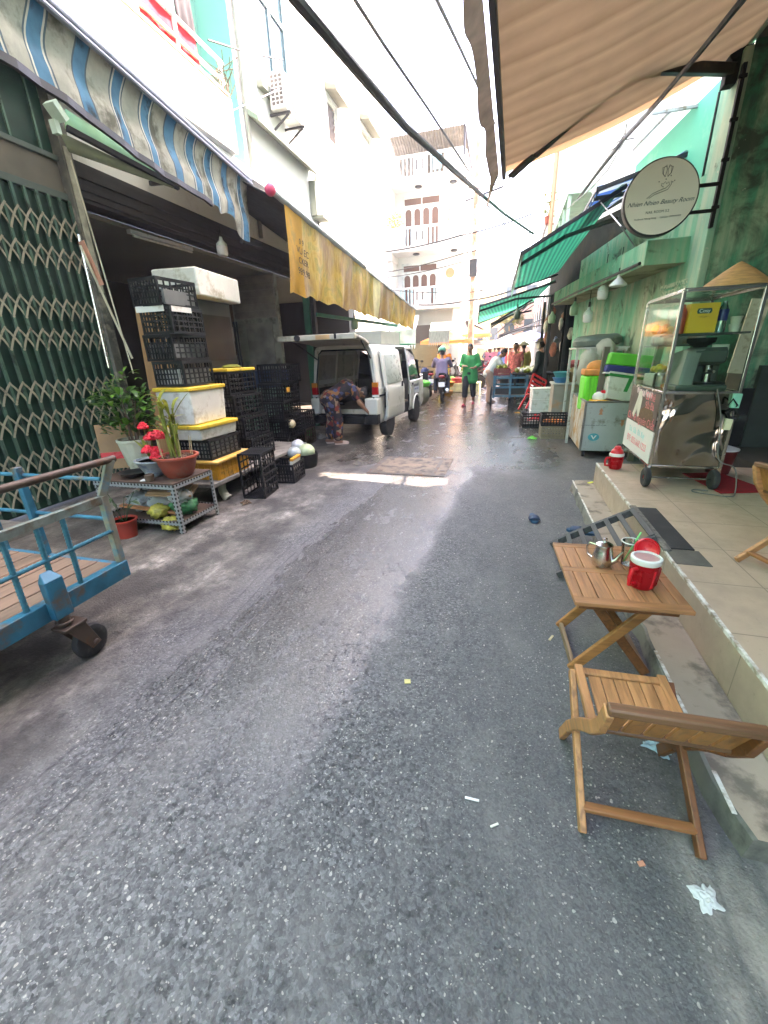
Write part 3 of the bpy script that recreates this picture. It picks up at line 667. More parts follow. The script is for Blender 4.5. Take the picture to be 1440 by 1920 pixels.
# ---------------------------------------------------------------- food cart
fc = thing('food_cart', 'stainless steel and glass coffee cart on small wheels on the terrace', 'food cart', (1.27, 4.09, TZ))
Wd, Ln = .53, .93; zb, zm, zt_ = .175, .80, 1.56
t = MB()
for x in (0, Wd):
    for y in (0, Ln): t.bb((x - .0125, y - .0125, .12), (x + .0125, y + .0125, zt_))
for z in (zb, zm, zt_):
    for y in (0, Ln): t.bb((.0126, y - .011, z - .011), (Wd - .0126, y + .011, z + .011))
    for x in (0, Wd): t.bb((x - .011, .0126, z - .011), (x + .011, Ln - .0126, z + .011))
obj('frame', t, STEEL, fc, bevel=.003)
def buckled():
    m, n, b = _nt('buckled_mirror_steel'); tc = N(n, 'ShaderNodeTexCoord').outputs['Object']
    b.inputs['Metallic'].default_value = 1; b.inputs['Base Color'].default_value = (.36, .33, .28, 1); b.inputs['Roughness'].default_value = .1
    bumpn(n, b, noise(n, scaled(n, tc, (1, 1, .7)), 3.2, 2, .4, .6), .55, .12); return m
BUCK = buckled()
t = MB(); t.bb((.014, -.004, zb + .012), (Wd - .014, .004, zm - .012)); t.bb((Wd - .004, .014, zb + .012), (Wd + .004, Ln - .014, zm - .012)); t.bb((.014, Ln - .004, zb + .012), (Wd - .014, Ln + .004, zm - .012)); obj('steel_panel', t, BUCK, fc, smooth=False)
t = MB(); t.bb((.014, .014, zb), (Wd - .014, Ln - .014, zb + .008)); t.bb((.014, .014, zm - .006), (Wd - .014, Ln - .014, zm + .006)); obj('deck', t, STEEL, fc)
t = MB(); t.bb((.02, .02, zm + .44), (Wd - .02, Ln * .5, zm + .455)); t.bb((.02, Ln * .5, zm + .36), (Wd - .02, Ln - .02, zm + .37)); obj('shelf', t, mat('dark_shelf', (.05, .06, .05), .4), fc)
t = MB(); t.bb((.014, .0, zm + .012), (Wd - .014, .004, zt_ - .012)); t.bb((-.004, .014, zm + .012), (0, Ln - .014, zt_ - .012)); obj('glass_pane', t, glassmat('cart_glass', (.9, .96, .93), .01, .06, 1.3, .35), fc, smooth=False)
t = MB(); t.bb((.0, .0, zt_ + .012), (Wd, Ln, zt_ + .02)); obj('roof', t, STEEL, fc)
# poster on the street side
t = MB(); t.bb((-.017, .012, zb + .012), (-.013, Ln - .012, zb + .29), 0); t.bb((-.017, .012, zb + .292), (-.013, Ln - .012, zm - .012), 1)
# coffee beans heap + bottle picture as flat print areas
pr = MB(); pr.prism([(-.0175, .1, zb + .3), (-.0175, .12, zb + .44), (-.0175, .3, zb + .5), (-.0175, .55, zb + .41), (-.0175, .6, zb + .3)], (-.001, 0, 0), 0)
pr.prism([(-.0175, .52, zb + .36), (-.0175, .5, zb + .52), (-.0175, .53, zb + .585), (-.0175, .57, zb + .6), (-.0175, .62, zb + .585), (-.0175, .65, zb + .52), (-.0175, .74, zb + .36), (-.0175, .68, zb + .33), (-.0175, .62, zb + .42), (-.0175, .57, zb + .35)], (-.0016, 0, 0), 1)
pb = obj('poster', t, [mat('poster_white', (.7, .68, .64), .45, var=.04), mat('poster_brown', (.075, .055, .045), .4, var=.5, scale=5)], fc, smooth=False)
obj('printed_picture', pr, [mat('bean_brown', (.13, .075, .035), .6, var=.6, scale=60), mat('bottle_cream', (.6, .58, .48), .5)], pb, smooth=False)
PINK = mat('pink_print', (.75, .2, .22), .5); TEALI = mat('teal_print', (.3, .6, .6), .5)
fp = lambda y, z: frame((-.0178, y, z), (0, -1, 0), (0, 0, 1))
text('lettering', 'Cà Phê', pb, fp(.27, zb + .535), .095, PINK); text('lettering', 'Sữa Đá', pb, fp(.25, zb + .46), .085, PINK)
text('lettering', 'Cà Phê Nguyên Chất', pb, fp(.46, zb + .305), .1, PINK)
text('lettering', 'Trà  Sữa  Đá Xay', pb, fp(.5, zb + .19), .075, TEALI); text('lettering', 'ĐT: 033.668.1223', pb, fp(.46, zb + .09), .09, PINK)
t = MB(); rnd.seed(5)
for k in range(9): t.box((-.016, .25 + k * .055, zm - .03 - .02 * rnd.random()), (.004, .04, .05), Matrix.Rotation(rnd.uniform(-.5, .5), 3, 'X'))
obj('paper_tags', t, mat('pinkish_tags', (.65, .5, .5), .8, var=.3, scale=20), fc, smooth=False)
for x, y in ((.0, -.06), (Wd - .02, -.06), (.0, Ln + .04), (Wd - .02, Ln + .04)):
    wl = MB(); Ry = Matrix.Rotation(R(90), 3, 'Y')
    wl.lathe([(.05, -.02), (.072, -.024), (.083, -.016), (.086, 0), (.083, .016), (.072, .024), (.05, .02)], (x - .03, y, .086), 28, rot=Ry); wo = obj('wheel', wl, RUBBER, fc)
    h = MB(); h.lathe([(.0, -.02), (.02, -.02), (.022, -.012), (.05, -.014), (.05, .014), (.022, .012), (.02, .02), (0, .02)], (x - .03, y, .086), 20, rot=Ry, m=[0, 0, 0, 0, 0, 0, 0]); obj('rim', h, REDP if x < .2 else BLACK, wo)
for y, s in ((0, -1), (Ln, 1)): t = MB(); t.tube([(-.03, y + s * .06 * (1 if s < 0 else .67), .086), (Wd - .05, y + s * .06 * (1 if s < 0 else .67), .086)], .008, 8); obj('axle', t, STEEL, fc)
t = MB()
for x in (0, Wd):
    t.beam((x - .03, -.06, .086), (x, .0, .18), .02, .02); t.beam((x - .01, -.05, .095), (x - .005, .14, .18), .014, .014); t.beam((x - .03, Ln + .04, .086), (x, Ln, .18), .02, .02)
obj('wheel_brackets', t, STEEL, fc)
# things on the cart
CZ = TZ + zm + .006
cm = thing('coffee_machine', 'dark green-grey espresso machine with hopper inside the food cart', 'coffee machine', (1.56, 4.31, CZ))
GG = mat('dark_green_enamel', (.06, .075, .06), .4, var=.12); GG2 = mat('grey_enamel', (.18, .19, .165), .4, var=.1)
t = MB(); t.prism([(-.19, .1, 0), (-.19, -.13, 0), (-.17, -.15, .02), (-.13, -.1, .3), (-.1, -.09, .33), (-.1, .1, .33), (-.19, .1, .3)], (.1, 0, 0), 0)
t.prism([(-.09, .1, .0), (-.09, -.0, .0), (-.09, .0, .2), (-.09, -.1, .22), (-.09, -.1, .31), (-.09, -.07, .34), (-.09, .1, .34)], (.24, 0, 0), 1)
t.bb((-.2, -.17, 0), (.17, .12, .05), 1); obj('machine_body', t, [GG2, GG], cm, bevel=.014)
t = MB(); t.lathe([(.05, .34), (.05, .35), (.1, .38), (.105, .41), (.1, .415)], (-.02, .02, 0), 24); obj('bean_hopper', t, BLACK, cm)
t = MB(); t.lathe([(.035, .2), (.035, .17), (.028, .16), (.028, .15)], (.04, -.06, 0), 20); t.tube([(.04, -.08, .165), (.04, -.19, .155)], .012, 8); obj('portafilter', t, STEEL, cm)
t = MB(); t.bb((-.07, -.165, .052), (.15, -.02, .066)); t.bb((-.07, -.165, .066), (.15, -.02, .07)); obj('drip_tray', t, BLACK, cm)
t = MB(); t.tube([(.04, -.02, .068), (.04, -.02, .135)], .03, 16); solo('metal_cup', t, STEEL, 'small steel milk cup under the espresso machine spout', 'cup', (1.56, 4.25, CZ))
t = MB(); t.grid(lambda u, v: (-.06 + .12 * u, -.03 - .02 * v, .36 - .09 * v * (1 + .3 * math.sin(u * 9))), 6, 4); solo('white_cloth', t, mat('cream_cloth', (.6, .57, .48), .9), 'cream cloth draped over the top of the espresso machine', 'cloth', (1.66, 4.29, CZ), solid=.004)
SZ = TZ + zm + .457
cz = thing('tea_box', 'yellow tea box on the top shelf of the food cart', 'box', (1.45, 4.19, SZ))
t = MB(); t.bb((-.1, -.05, 0), (.1, .05, .215)); obj('carton', t, mat('yellow_carton', (.8, .42, .02), .5, var=.08, scale=3), cz, bevel=.003)
t = MB(); t.prism([(-.045, -.0515, .14), (.045, -.0515, .14), (.052, -.0515, .158), (.045, -.0515, .178), (-.045, -.0515, .178), (-.052, -.0515, .158)], (0, -.001, 0)); obj('logo_panel', t, mat('logo_green', (.01, .06, .04), .5), cz, smooth=False)
text('lettering', 'Cosy', cz, frame((0, -.0532, .148), (1, 0, 0), (0, 0, 1)), .036, mat('logo_white', (.85, .85, .8), .5)); text('lettering', '• trà gói •', cz, frame((0, -.0512, .112), (1, 0, 0), (0, 0, 1)), .018, mat('logo_brown', (.3, .12, .02), .5))
t = MB(); t.lathe([(0, 0), (.032, 0), (.034, .02), (.033, .16), (.02, .19), (.016, .2), (.016, .215), (0, .216)], n=20); solo('red_bottle', t, mat('reddish_bottle', (.45, .08, .04), .35, var=.3, scale=20), 'reddish bottle left of the yellow box in the cart', 'bottle', (1.318, 4.2, SZ))
bo = thing('water_bottle', 'clear bottle with a navy label right of the yellow box', 'bottle', (1.6, 4.2, SZ))
t = MB(); t.lathe([(0, 0), (.034, 0), (.036, .015), (.034, .08), (.036, .15), (.024, .19), (.015, .205), (.015, .225), (0, .226)], n=20); obj('bottle', t, glassmat('bottle_glass', (.75, .85, .9), .15), bo)
t = MB(); t.lathe([(.0368, .085), (.0372, .09), (.0372, .16), (.0365, .165)], n=20); obj('bottle_label', t, NAVY, bo)
t = MB()
for k in range(2): t.lathe([(0, .03 + k * .055), (.03, .0 + k * .055), (.04, .055 + k * .055), (.041, .056 + k * .055)], n=18)
solo('paper_cups', t, mat('cream_cup', (.6, .57, .47), .6), 'two stacked cream cups at the right end of the top shelf', 'cups', (1.7, 4.2, SZ))
def heap(name, loc, R0, n, r, m, label, cat, seed, flat=.5, group=None, mats=None):
    rr = random.Random(seed); t = MB()
    for k in range(n):
        a = rr.uniform(0, 6.28); q = R0 * math.sqrt(rr.random()); s = r * rr.uniform(.8, 1.15)
        t.blob((q * math.cos(a), q * math.sin(a), s + (1 - q / R0) * R0 * flat * rr.random()), s, 8, m=rr.randrange(len(m)) if isinstance(m, list) else 0, jit=.06)
    o = solo(name, t, m, label, cat, loc, group=group); return o
t = MB(); t.lathe([(0, 0), (.05, 0), (.056, .02), (.056, .12), (.04, .14), (.04, .16)], n=20); solo('glass_jar', t, glassmat('jar_glass', (.85, .9, .86), .12), 'glass jar on the cart deck behind the street side pane', 'jar', (1.36, 4.55, CZ))
heap('yellow_fruit', (1.36, 4.62, CZ + .13), .06, 9, .03, YELLOWP, 'bunch of yellow fruit in the cart glass case', 'fruit', 3)
heap('orange_packets', (1.37, 4.42, CZ), .05, 7, .026, [ORANGEP, REDP, BROWNPAPER], 'orange and red packets on the cart deck behind the glass', 'packets', 4)
t = MB(); t.bb((-.12, -.15, 0), (.12, .15, .11)); solo('foam_tray', t, FOAM, 'white foam box on the rear deck of the cart', 'box', (1.45, 4.82, CZ), bevel=.01)
t = MB(); t.bb((-.17, -.2, 0), (.17, .2, .1)); solo('folded_sheet', t, mat('white_wrap', (.72, .7, .66), .6, dirt=((.55, .3, .18), .3, 9)), 'white wrapped bundle on the cart rear shelf', 'bundle', (1.5, 4.78, TZ + zm + .372), bevel=.03)
heap('snack_bags', (1.4, 4.86, TZ + zm + .472), .07, 8, .04, [YELLOWP, WHITEP, LEAFY], 'pile of snack bags on top of the white bundle', 'snacks', 8)
# conical hat
t = MB(); prof = [(.235, 0), (.2, .035), (.15, .075), (.1, .115), (.05, .15), (.015, .172), (0, .178)]
t.lathe(prof, n=48); CH = mat('palm_leaf_hat', (.5, .27, .11), .6, var=.25, scale=14, streak=(1, 1, 6), bump=.4, bscale=40)
solo('conical_hat', t, CH, 'brown conical palm leaf hat resting on top of the food cart', 'hat', (1.68, 4.3, TZ + zt_ + .022), (0, 0, 0), solid=.004)
# mat, cables, bucket
t = MB(); t.add([(1.69, 4.51, TZ + .004), (2.02, 4.58, TZ + .004), (2.18, 4.01, TZ + .004), (1.77, 3.9, TZ + .004), (1.69, 4.51, TZ + .012), (2.02, 4.58, TZ + .012), (2.18, 4.01, TZ + .012), (1.77, 3.9, TZ + .012)], [(3, 2, 1, 0), (4, 5, 6, 7), (0, 1, 5, 4), (1, 2, 6, 5), (2, 3, 7, 6), (3, 0, 4, 7)])
solo('red_doormat', t, mat('red_carpet', (.32, .008, .012), .95, var=.25, scale=30, bump=.4, bscale=200), 'red carpet mat on the tiles beside the food cart', 'mat')
t = MB(); t.tube(spline([P(1345, 730, Y=4.05), P(1352, 790, Y=4.05), P(1347, 860, Y=4.0), Vector((1.86, 3.98, TZ + .2)), Vector((1.87, 3.9, TZ + .02)), Vector((1.8, 3.82, TZ + .008)), Vector((1.68, 3.85, TZ + .008)), Vector((1.58, 3.9, TZ + .008)), Vector((1.6, 3.97, TZ + .008)), Vector((1.7, 3.95, TZ + .008))]), .005, 6)
solo('power_cable', t, mat('grey_cable', (.14, .135, .125), .5), 'grey power cable looping from the cart down onto the tiles', 'cable')
ps = thing('socket_strip', 'green and cream extension sockets tied to the cart post', 'socket', (1.84, 4.07, 0))
a = P(1384, 738, Y=4.07); b = P(1376, 765, Y=4.07); c = P(1368, 785, Y=4.07); d = P(1361, 806, Y=4.07)
L0 = Vector((1.84, 4.07, 0))
t = MB(); t.beam(a - L0, b - L0, .06, .03, up=(0, 1, 0)); obj('green_socket', t, mat('mint_plastic', (.2, .55, .4), .4), ps, bevel=.005)
t = MB(); t.beam(c - L0, d - L0, .05, .03, up=(0, 1, 0)); obj('cream_socket', t, mat('cream_plastic', (.68, .62, .42), .4), ps, bevel=.005)
t = MB(); q = P(1390, 784, Y=4.05) - L0; t.box(q, (.06, .05, .05)); t.tube([q, b - L0, P(1364, 775, Y=4.04) - L0, c - L0, q], .012, 6); t.tube([P(1365, 760, Y=4.05) - L0, P(1375, 748, Y=4.03) - L0, P(1383, 760, Y=4.05) - L0, b - L0], .007, 6); obj('black_plug', t, BLACK, ps)
bk = thing('lidded_bucket', 'dark red bucket with a white lid in the shadow behind the cart', 'bucket', (2.02, 4.62, TZ))
t = MB(); t.lathe([(0, 0), (.09, 0), (.12, .22), (.122, .23)], n=24); obj('bucket_body', t, mat('dark_red', (.12, .01, .01), .5), bk)
t = MB(); t.lathe([(.128, .228), (.13, .24), (.06, .262), (0, .265)], n=24); obj('lid', t, WHITEP, bk)
t = MB(); a = P(1428, 560, Y=5.4); b = P(1380, 700, Y=5.4); t.beam(a, b, .16, .02, up=(0, 1, 0)); t.beam(b + Vector((-.005, -.01, 0)), b + (b - a) * .55 + Vector((-.005, -.01, 0)), .14, .02, up=(0, 1, 0), m=1)
solo('leaning_board', t, [mat('pale_board', (.55, .5, .36), .7, var=.12, dirt=((.3, .25, .17), .2, 6)), mat('brown_board', (.16, .12, .075), .8, var=.3)], 'pale narrow board leaning behind the right cart post', 'board')
# ---------------------------------------------------------------- right side further on
# grey insulated handcart
gc = thing('insulated_cart', 'grey metal clad handcart with open top, loaded with green bins and white boxes', 'handcart', (1.08, 6.5, 0))
PANEL = mat('grey_clad_sheet', (.42, .43, .42), .5, .1, var=.1, scale=2.5, dirt=((.2, .17, .13), .2, 5)); RUSTP = mat('rusty_clad_sheet', (.45, .42, .36), .6, .0, var=.15, scale=3, dirt=((.36, .2, .07), .5, 5))
GL, GW_, GH = 1.5, .72, .78
t = MB(); t.bb((0, 0, .1), (GW_, .03, GH), 0); t.bb((0, GL - .03, .1), (GW_, GL, GH), 0); t.bb((0, .031, .1), (.03, GL - .031, GH), 1); t.bb((GW_ - .03, .031, .1), (GW_, GL - .031, GH), 0); t.bb((.031, .031, .1), (GW_ - .031, GL - .031, .14), 0)
obj('box_body', t, [PANEL, RUSTP], gc, bevel=.006)
t = MB()
for x in (-.008, GW_ - .012): t.bb((x, -.008, GH), (x + .03, GL, GH + .02))
t.bb((-.0075, -.0085, GH), (GW_ + .018, .022, GH + .0205)); t.bb((-.01, -.01, .09), (.02, .02, GH - .001))
obj('edge_trim', t, mat('edge_angle', (.2, .19, .175), .5, .5, dirt=((.12, .08, .05), .3, 8)), gc, bevel=.003)
for i, (x, y) in enumerate(((.06, .08), (.66, .08), (.06, 1.4), (.66, 1.4))):
    q = MB(); q.lathe([(.0, -.02), (.045, -.02), (.05, 0), (.045, .02), (0, .02)], (x, y, .05), 16, rot=Matrix.Rotation(R(90), 3, 'Y')); obj('castor', q, RUBBER, gc)
for nm, p1, p2_ in (('handle_post', P(1178, 862, Y=6.46), P(1238, 640, Y=6.25)), ('handle_post', P(1118, 752, Y=6.9), P(1137, 650, Y=6.9))):
    q = MB(); L0 = Vector((1.08, 6.5, 0)); q.beam(p1 - L0 + Vector((0, -.06, 0)), p2_ - L0 + Vector((0, -.06, 0)), .075, .075, up=(0, 1, 0)); obj(nm, q, wood('old_post_wood', (.17, .14, .11), 'Z', .8, .6), gc, bevel=.006)
ARR = mat('faded_orange_print', (.55, .22, .12), .6); TLG = mat('teal_logo', (.05, .35, .42), .5)
t = MB()
def arrow(x, z, s):
    y = -.0025
    t.prism([(x - .028, y, z), (x, y, z + s * .05), (x + .028, y, z), (x + .012, y, z), (x + .024, y, z - s * .045), (x - .024, y, z - s * .045), (x - .012, y, z)], (0, -.001, 0))
arrow(.21, .66, 1); arrow(.5, .5, -1); obj('printed_arrows', t, ARR, gc, smooth=False)
t = MB(); t.lathe([(0, 0), (.075, 0), (.075, .0012), (0, .0012)], (.16, -.001, .3), 32, rot=Matrix.Rotation(R(90), 3, 'X')); t.v = [(x, y, .3 + (z - .3) * .72) for x, y, z in t.v]; lg = obj('printed_logo', t, TLG, gc)
t = MB(); t.prism([(.12, -.0035, .325), (.16, -.0035, .265), (.2, -.0035, .325), (.18, -.0035, .325), (.16, -.0035, .29), (.14, -.0035, .325)], (0, -.0008, 0)); obj('logo_letter', t, WHITEP, gc, smooth=False)
text('lettering', 'VINATRANS METAL DUCT SYSTEM', gc, frame((.14, -.002, .46), (1, 0, 0), (0, 0, 1)), .021, INK); text('lettering', 'VINATRANS', gc, frame((.16, -.002, .225), (1, 0, 0), (0, 0, 1)), .018, TLG); text('lettering', 'MAX 70', gc, frame((.53, -.002, .61), (1, 0, 0), (0, 0, 1)), .022, INK)
# load
t = MB(); t.bb((-.17, -.15, 0), (.17, .15, .5)); o = solo('lime_bin', t, mat('lime_net_bag', (.1, .62, .03), .5, var=.35, scale=30, streak=(1, 1, .1)), 'tall lime green bin at the near left of the grey handcart', 'bin', (1.24, 7.0, .62), (0, 0, .1), bevel=.03)
t = MB(); t.bb((-.18, -.16, 0), (.18, .16, .09)); t.blob((0, 0, .1), (.14, .12, .11), 12, jit=.08); solo('orange_bundle', t, mat('orange_cloth', (.7, .26, .06), .7, var=.25, scale=6, bump=.4), 'orange cloth bundle on the lime green bin', 'bundle', (1.24, 7.0, 1.12), bevel=.02)
bx = thing('styrofoam_box', 'big white foam box with green tape leaning in the grey handcart', 'box', (1.62, 6.83, .76), R(3)); bx.rotation_euler = (R(-6), R(9), R(3))
t = MB(); t.prism([(-.29, -.2, 0), (.29, -.2, 0), (.33, -.23, .3), (-.33, -.23, .3)], (0, .42, 0)); obj('box_shell', t, FOAM, bx, bevel=.012)
t = MB(); t.bb((-.34, -.24, .301), (.34, .22, .335)); t.bb((-.342, -.243, .335), (.342, .223, .36), 1)
obj('lid', t, [mat('green_tape', (.01, .25, .06), .4), FOAM], bx, bevel=.005)
t = MB(); t.prism([(-.1, -.2135, .12), (-.05, -.2135, .12), (-.03, -.2335, .3), (-.08, -.2335, .3)], (0, -.002, 0)); t.prism([(.28, -.215, .14), (.31, -.215, .14), (.33, -.2335, .3), (.3, -.2335, .3)], (0, -.002, 0)); obj('tape', t, mat('green_tape_strip', (.01, .25, .06), .4), bx, smooth=False)
gb = thing('green_bin', 'bright green and navy box stacked on the white foam box', 'bin', (1.62, 6.85, 1.125)); gb.rotation_euler = (R(-4), R(7), R(2))
t = MB(); t.bb((-.33, -.2, 0), (.33, .2, .1), 1); t.bb((-.325, -.195, .1), (.325, .195, .26), 0); obj('bin_body', t, [GREENP, NAVY], gb, bevel=.02)
t = MB(); t.bb((-.335, -.205, -.02), (.335, .205, 0)); obj('white_rim', t, WHITEP, gb, bevel=.004)
t = MB(); t.bb((-.2, -.2, 0), (.2, .2, .05)); solo('orange_tray', t, ORANGEP, 'orange tray in the mouth of the grey handcart', 'tray', (1.38, 6.8, .73), (R(-4), R(6), .2), bevel=.02)
t = MB(); t.blob((0, 0, .07), (.11, .09, .08), 12, jit=.12); t.blob((.03, 0, .14), (.05, .05, .03), 8, m=1); solo('white_sack', t, [FOAM, REDP], 'small white sack with a red tie by the foam box', 'sack', (1.3, 6.72, .76))
t = MB(); t.lathe([(.0, 0), (.33, 0), (.36, .03), (.36, .1), (.33, .13), (.3, .15), (0, .17)], n=36, sx=1, sy=.9); solo('grey_tub_lid', t, mat('grey_green_lid', (.12, .14, .115), .45, var=.2, dirt=((.25, .25, .2), .2, 6)), 'large dark grey round tub lid on a rack above the handcart', 'lid', (1.36, 7.95, 1.53), (R(4), R(-4), 0))
t = MB(); t.bb((1.0, 7.5, 1.48), (1.75, 8.4, 1.505)); t.bb((1.35, 7.49, 1.44), (1.72, 7.52, 1.48))
for x in (1.03, 1.7):
    for y in (7.55, 8.35): t.bb((x - .02, y - .02, 0), (x + .02, y + .02, 1.48))
solo('rack', t, mat('pale_rack', (.5, .5, .46), .5, .3, dirt=((.25, .2, .15), .3, 6)), 'pale metal rack behind the grey handcart', 'rack', bevel=.004)
for k, (x, y, z) in enumerate(((1.2, 7.45, 1.05), (1.42, 7.5, 1.18))):
    t = MB(); t.blob((0, 0, .15), (.16, .12, .3), 12, jit=.14); solo('grey_sack', t, mat('grey_sacking', (.38, .35, .29), .8, var=.2, bump=.5, bscale=9), ('grey plastic sack hanging left of the lime bin', 'grey plastic sack hanging above the lime bin')[k], 'sack', (x, y, z))
# hanging bulbs
def bulb(p, label, kind, cable):
    b = thing('hanging_bulb', label, 'bulb', p, 0, 'bulbs hanging by the green shop house')
    t = MB(); t.tube([(0, 0, .14), (0, 0, cable)], .006, 6); obj('cable', t, BLACK, b)
    if kind == 'cone':
        t = MB(); t.lathe([(.02, .13), (.03, .08), (.11, .0), (.112, -.02), (.08, -.03)], n=24); obj('shade', t, WHITEP, b)
        t = MB(); t.lathe([(.018, .2), (.022, .13)], n=12); obj('socket', t, BLACK, b)
    else:
        g_ = {'w': mat('bulb_glass', (.55, .62, .54), .3), 'g': mat('greenish_bulb', (.3, .42, .28), .35), 'd': mat('dark_bulb', (.05, .07, .05), .4)}[kind]
        t = MB(); t.lathe([(.02, .12), (.03, .08), (.075, .03), (.078, .0)], n=20); obj('neck', t, g_, b)
        t = MB(); t.lathe([(.078, -.001), (.08, -.02), (.076, -.1), (.06, -.125), (0, -.13)], n=20); obj('globe', t, WHITEP if kind == 'w' else g_, b)
        t = MB(); t.lathe([(.016, .2), (.02, .12)], n=10); obj('socket', t, BLACK, b)
bulb(P(1159, 533, Y=7.2), 'white cone lamp shade hanging nearest the round sign', 'cone', .45)
bulb(P(1131, 545, Y=8.0), 'white glass bulb hanging beside the cone lamp shade', 'w', .5)
bulb(P(1103, 590, Y=8.6), 'white bulb hanging lowest by the green wall', 'w', .55)
bulb(P(1077, 578, Y=9.5), 'greenish bulb hanging at the end of the ledge', 'g', .6)
bulb(P(1035, 595, Y=11), 'small greenish bulb hanging at the house corner', 'g', .4)
bulb(P(970, 588, Y=11.5), 'dark bulb hanging under the green awnings over the lane', 'd', .5)
# green ribbed awnings
GA = stripe_fabric('green_ribbed_tarp', [(0, (.005, .12, .07)), (.45, (.005, .12, .07)), (.55, (.02, .3, .17)), (1, (.02, .3, .17))], .1, 0, .5, jit=.0, rough=.5)
def awning(name, label, o1, o2, w1, w2, m, drop=.12, bars=True, barm=None, group=None, solid=0):
    a = thing(name, label, 'awning', o1, 0, group); L0 = Vector(o1); o1, o2, w1, w2 = [Vector(q) - L0 for q in (o1, o2, w1, w2)]
    t = MB(); t.grid(lambda u, v: (w1.lerp(w2, v)).lerp(o1.lerp(o2, v), u) - Vector((0, 0, .05 * math.sin(math.pi * u))), 8, 24); obj('canopy', t, m, a)
    if drop:
        t = MB(); t.grid(lambda u, v: o1.lerp(o2, v) - Vector((.02 * u, 0, drop * u * (1 + .15 * math.sin(v * 60)))), 2, 60); obj('valance', t, m, a)
    if bars:
        t = MB(); t.beam(o1 - Vector((0, 0, .03)), o2 - Vector((0, 0, .03)), .05, .05); t.beam(o1 - Vector((0, 0, .04)), w1 - Vector((0, 0, .06)), .04, .05); t.beam(o2 - Vector((0, 0, .04)), w2 - Vector((0, 0, .06)), .04, .05)
        mid = o1.lerp(w1, .5) - Vector((0, -.6, .1)); t.beam(w1 + Vector((0, .3, -.35)), mid, .045, .05); t.beam(mid, o1.lerp(o2, .2) - Vector((0, 0, .05)), .045, .05)
        obj('frame', t, barm or DKMETAL, a, bevel=.004)
    return a
awning('green_awning', 'higher green ribbed awning behind the round sign', (.08, 7.3, 2.86), (-.05, 13, 3.06), (1.35, 7.3, 3.55), (1.15, 14, 3.5), GA, .28)
awning('green_awning', 'lower and farther green ribbed awning reaching over the lane', (-.88, 13.05, 2.72), (-1.35, 19, 2.6), (1.05, 13.05, 3.2), (.8, 19, 3.3), GA, .2)
BW = stripe_fabric('blue_white_tarp', [(0, (.06, .18, .5)), (.48, (.06, .18, .5)), (.52, (.72, .74, .76)), (1, (.72, .74, .76))], .36, 1, .4, jit=.0)
BWX = stripe_fabric('blue_white_tarp_across', [(0, (.06, .18, .5)), (.48, (.06, .18, .5)), (.52, (.72, .74, .76)), (1, (.72, .74, .76))], .3, 2, .4, jit=.0)
awning('blue_white_awning', 'narrow blue and white awning edge above the round sign', (.97, 7.05, 3.46), (.95, 8.8, 3.46), (1.95, 7.0, 3.72), (1.65, 8.8, 3.8), BW, .1)
awning('blue_white_awning', 'blue and white striped tarp under the far green awning', (-.65, 15.5, 2.38), (-.75, 18, 2.4), (.6, 15.5, 3.05), (.5, 18, 3.1), BW, .1)
awning('blue_white_awning', 'distant blue and white striped shop awning with a scalloped edge', (-.75, 28, 2.6), (-1.1, 33, 2.6), (1.2, 28, 4.3), (.9, 33, 4.3), BW, .5)
# white pipe-fronted tall house behind
def building(name, label, loc, parts): pass
th = thing('tall_house', 'tall pale house with vertical pipes rising behind the green roof sheet', 'building', (2.5, 9.2, 0))
t = MB(); t.prism([(0, 0, 0), (6, 0, 0), (6, 8.8, 0), (-1.2, 8.8, 0), (-.95, 2.2, 0)], (0, 0, 10.8)); t.prism([(.02, .02, 10.801), (.7, .02, 10.801), (.7, 6, 10.801), (-.6, 6, 10.801), (-.6, 1.6, 10.801)], (0, 0, 3.4)); obj('wall', t, WHITEW, th)  # second prism: rooftop box added to keep sun off the yellow banner
t = MB(); t.prism([(-.97, 2.19, 0), (-1.22, 8.8, 0), (-1.26, 8.8, 0), (-1.01, 2.18, 0), (-.01, -.03, 0), (.0, 0, 0)], (0, 0, 4.0)); obj('shade_dark_front', t, mat('shade_dark_sheet', (.014, .018, .016), .9, var=.4, spec=.05, dirt=((.035, .03, .022), .3, 3)), th)  # dark sheet added for the shade below the green awning
t = MB()
for k in range(7): t.bb((-1.5, 2.3 + k * .95, 3.9), (-1.44, 2.36 + k * .95, 9.4))
t.bb((-1.52, 2.25, 4.6), (-.9, 8.7, 4.72)); t.bb((-1.52, 2.25, 7.4), (-.9, 8.7, 7.52)); obj('balcony_frame', t, mat('green_white_frame', (.45, .6, .5), .6), th)
t = MB()
for k in range(5): t.tube([(-1.62, 5.2 + k * .3, 3.9), (-1.62, 5.2 + k * .3, 8.2)], .03, 8)
obj('pipes', t, mat('rust_pipe', (.4, .22, .13), .6), th)
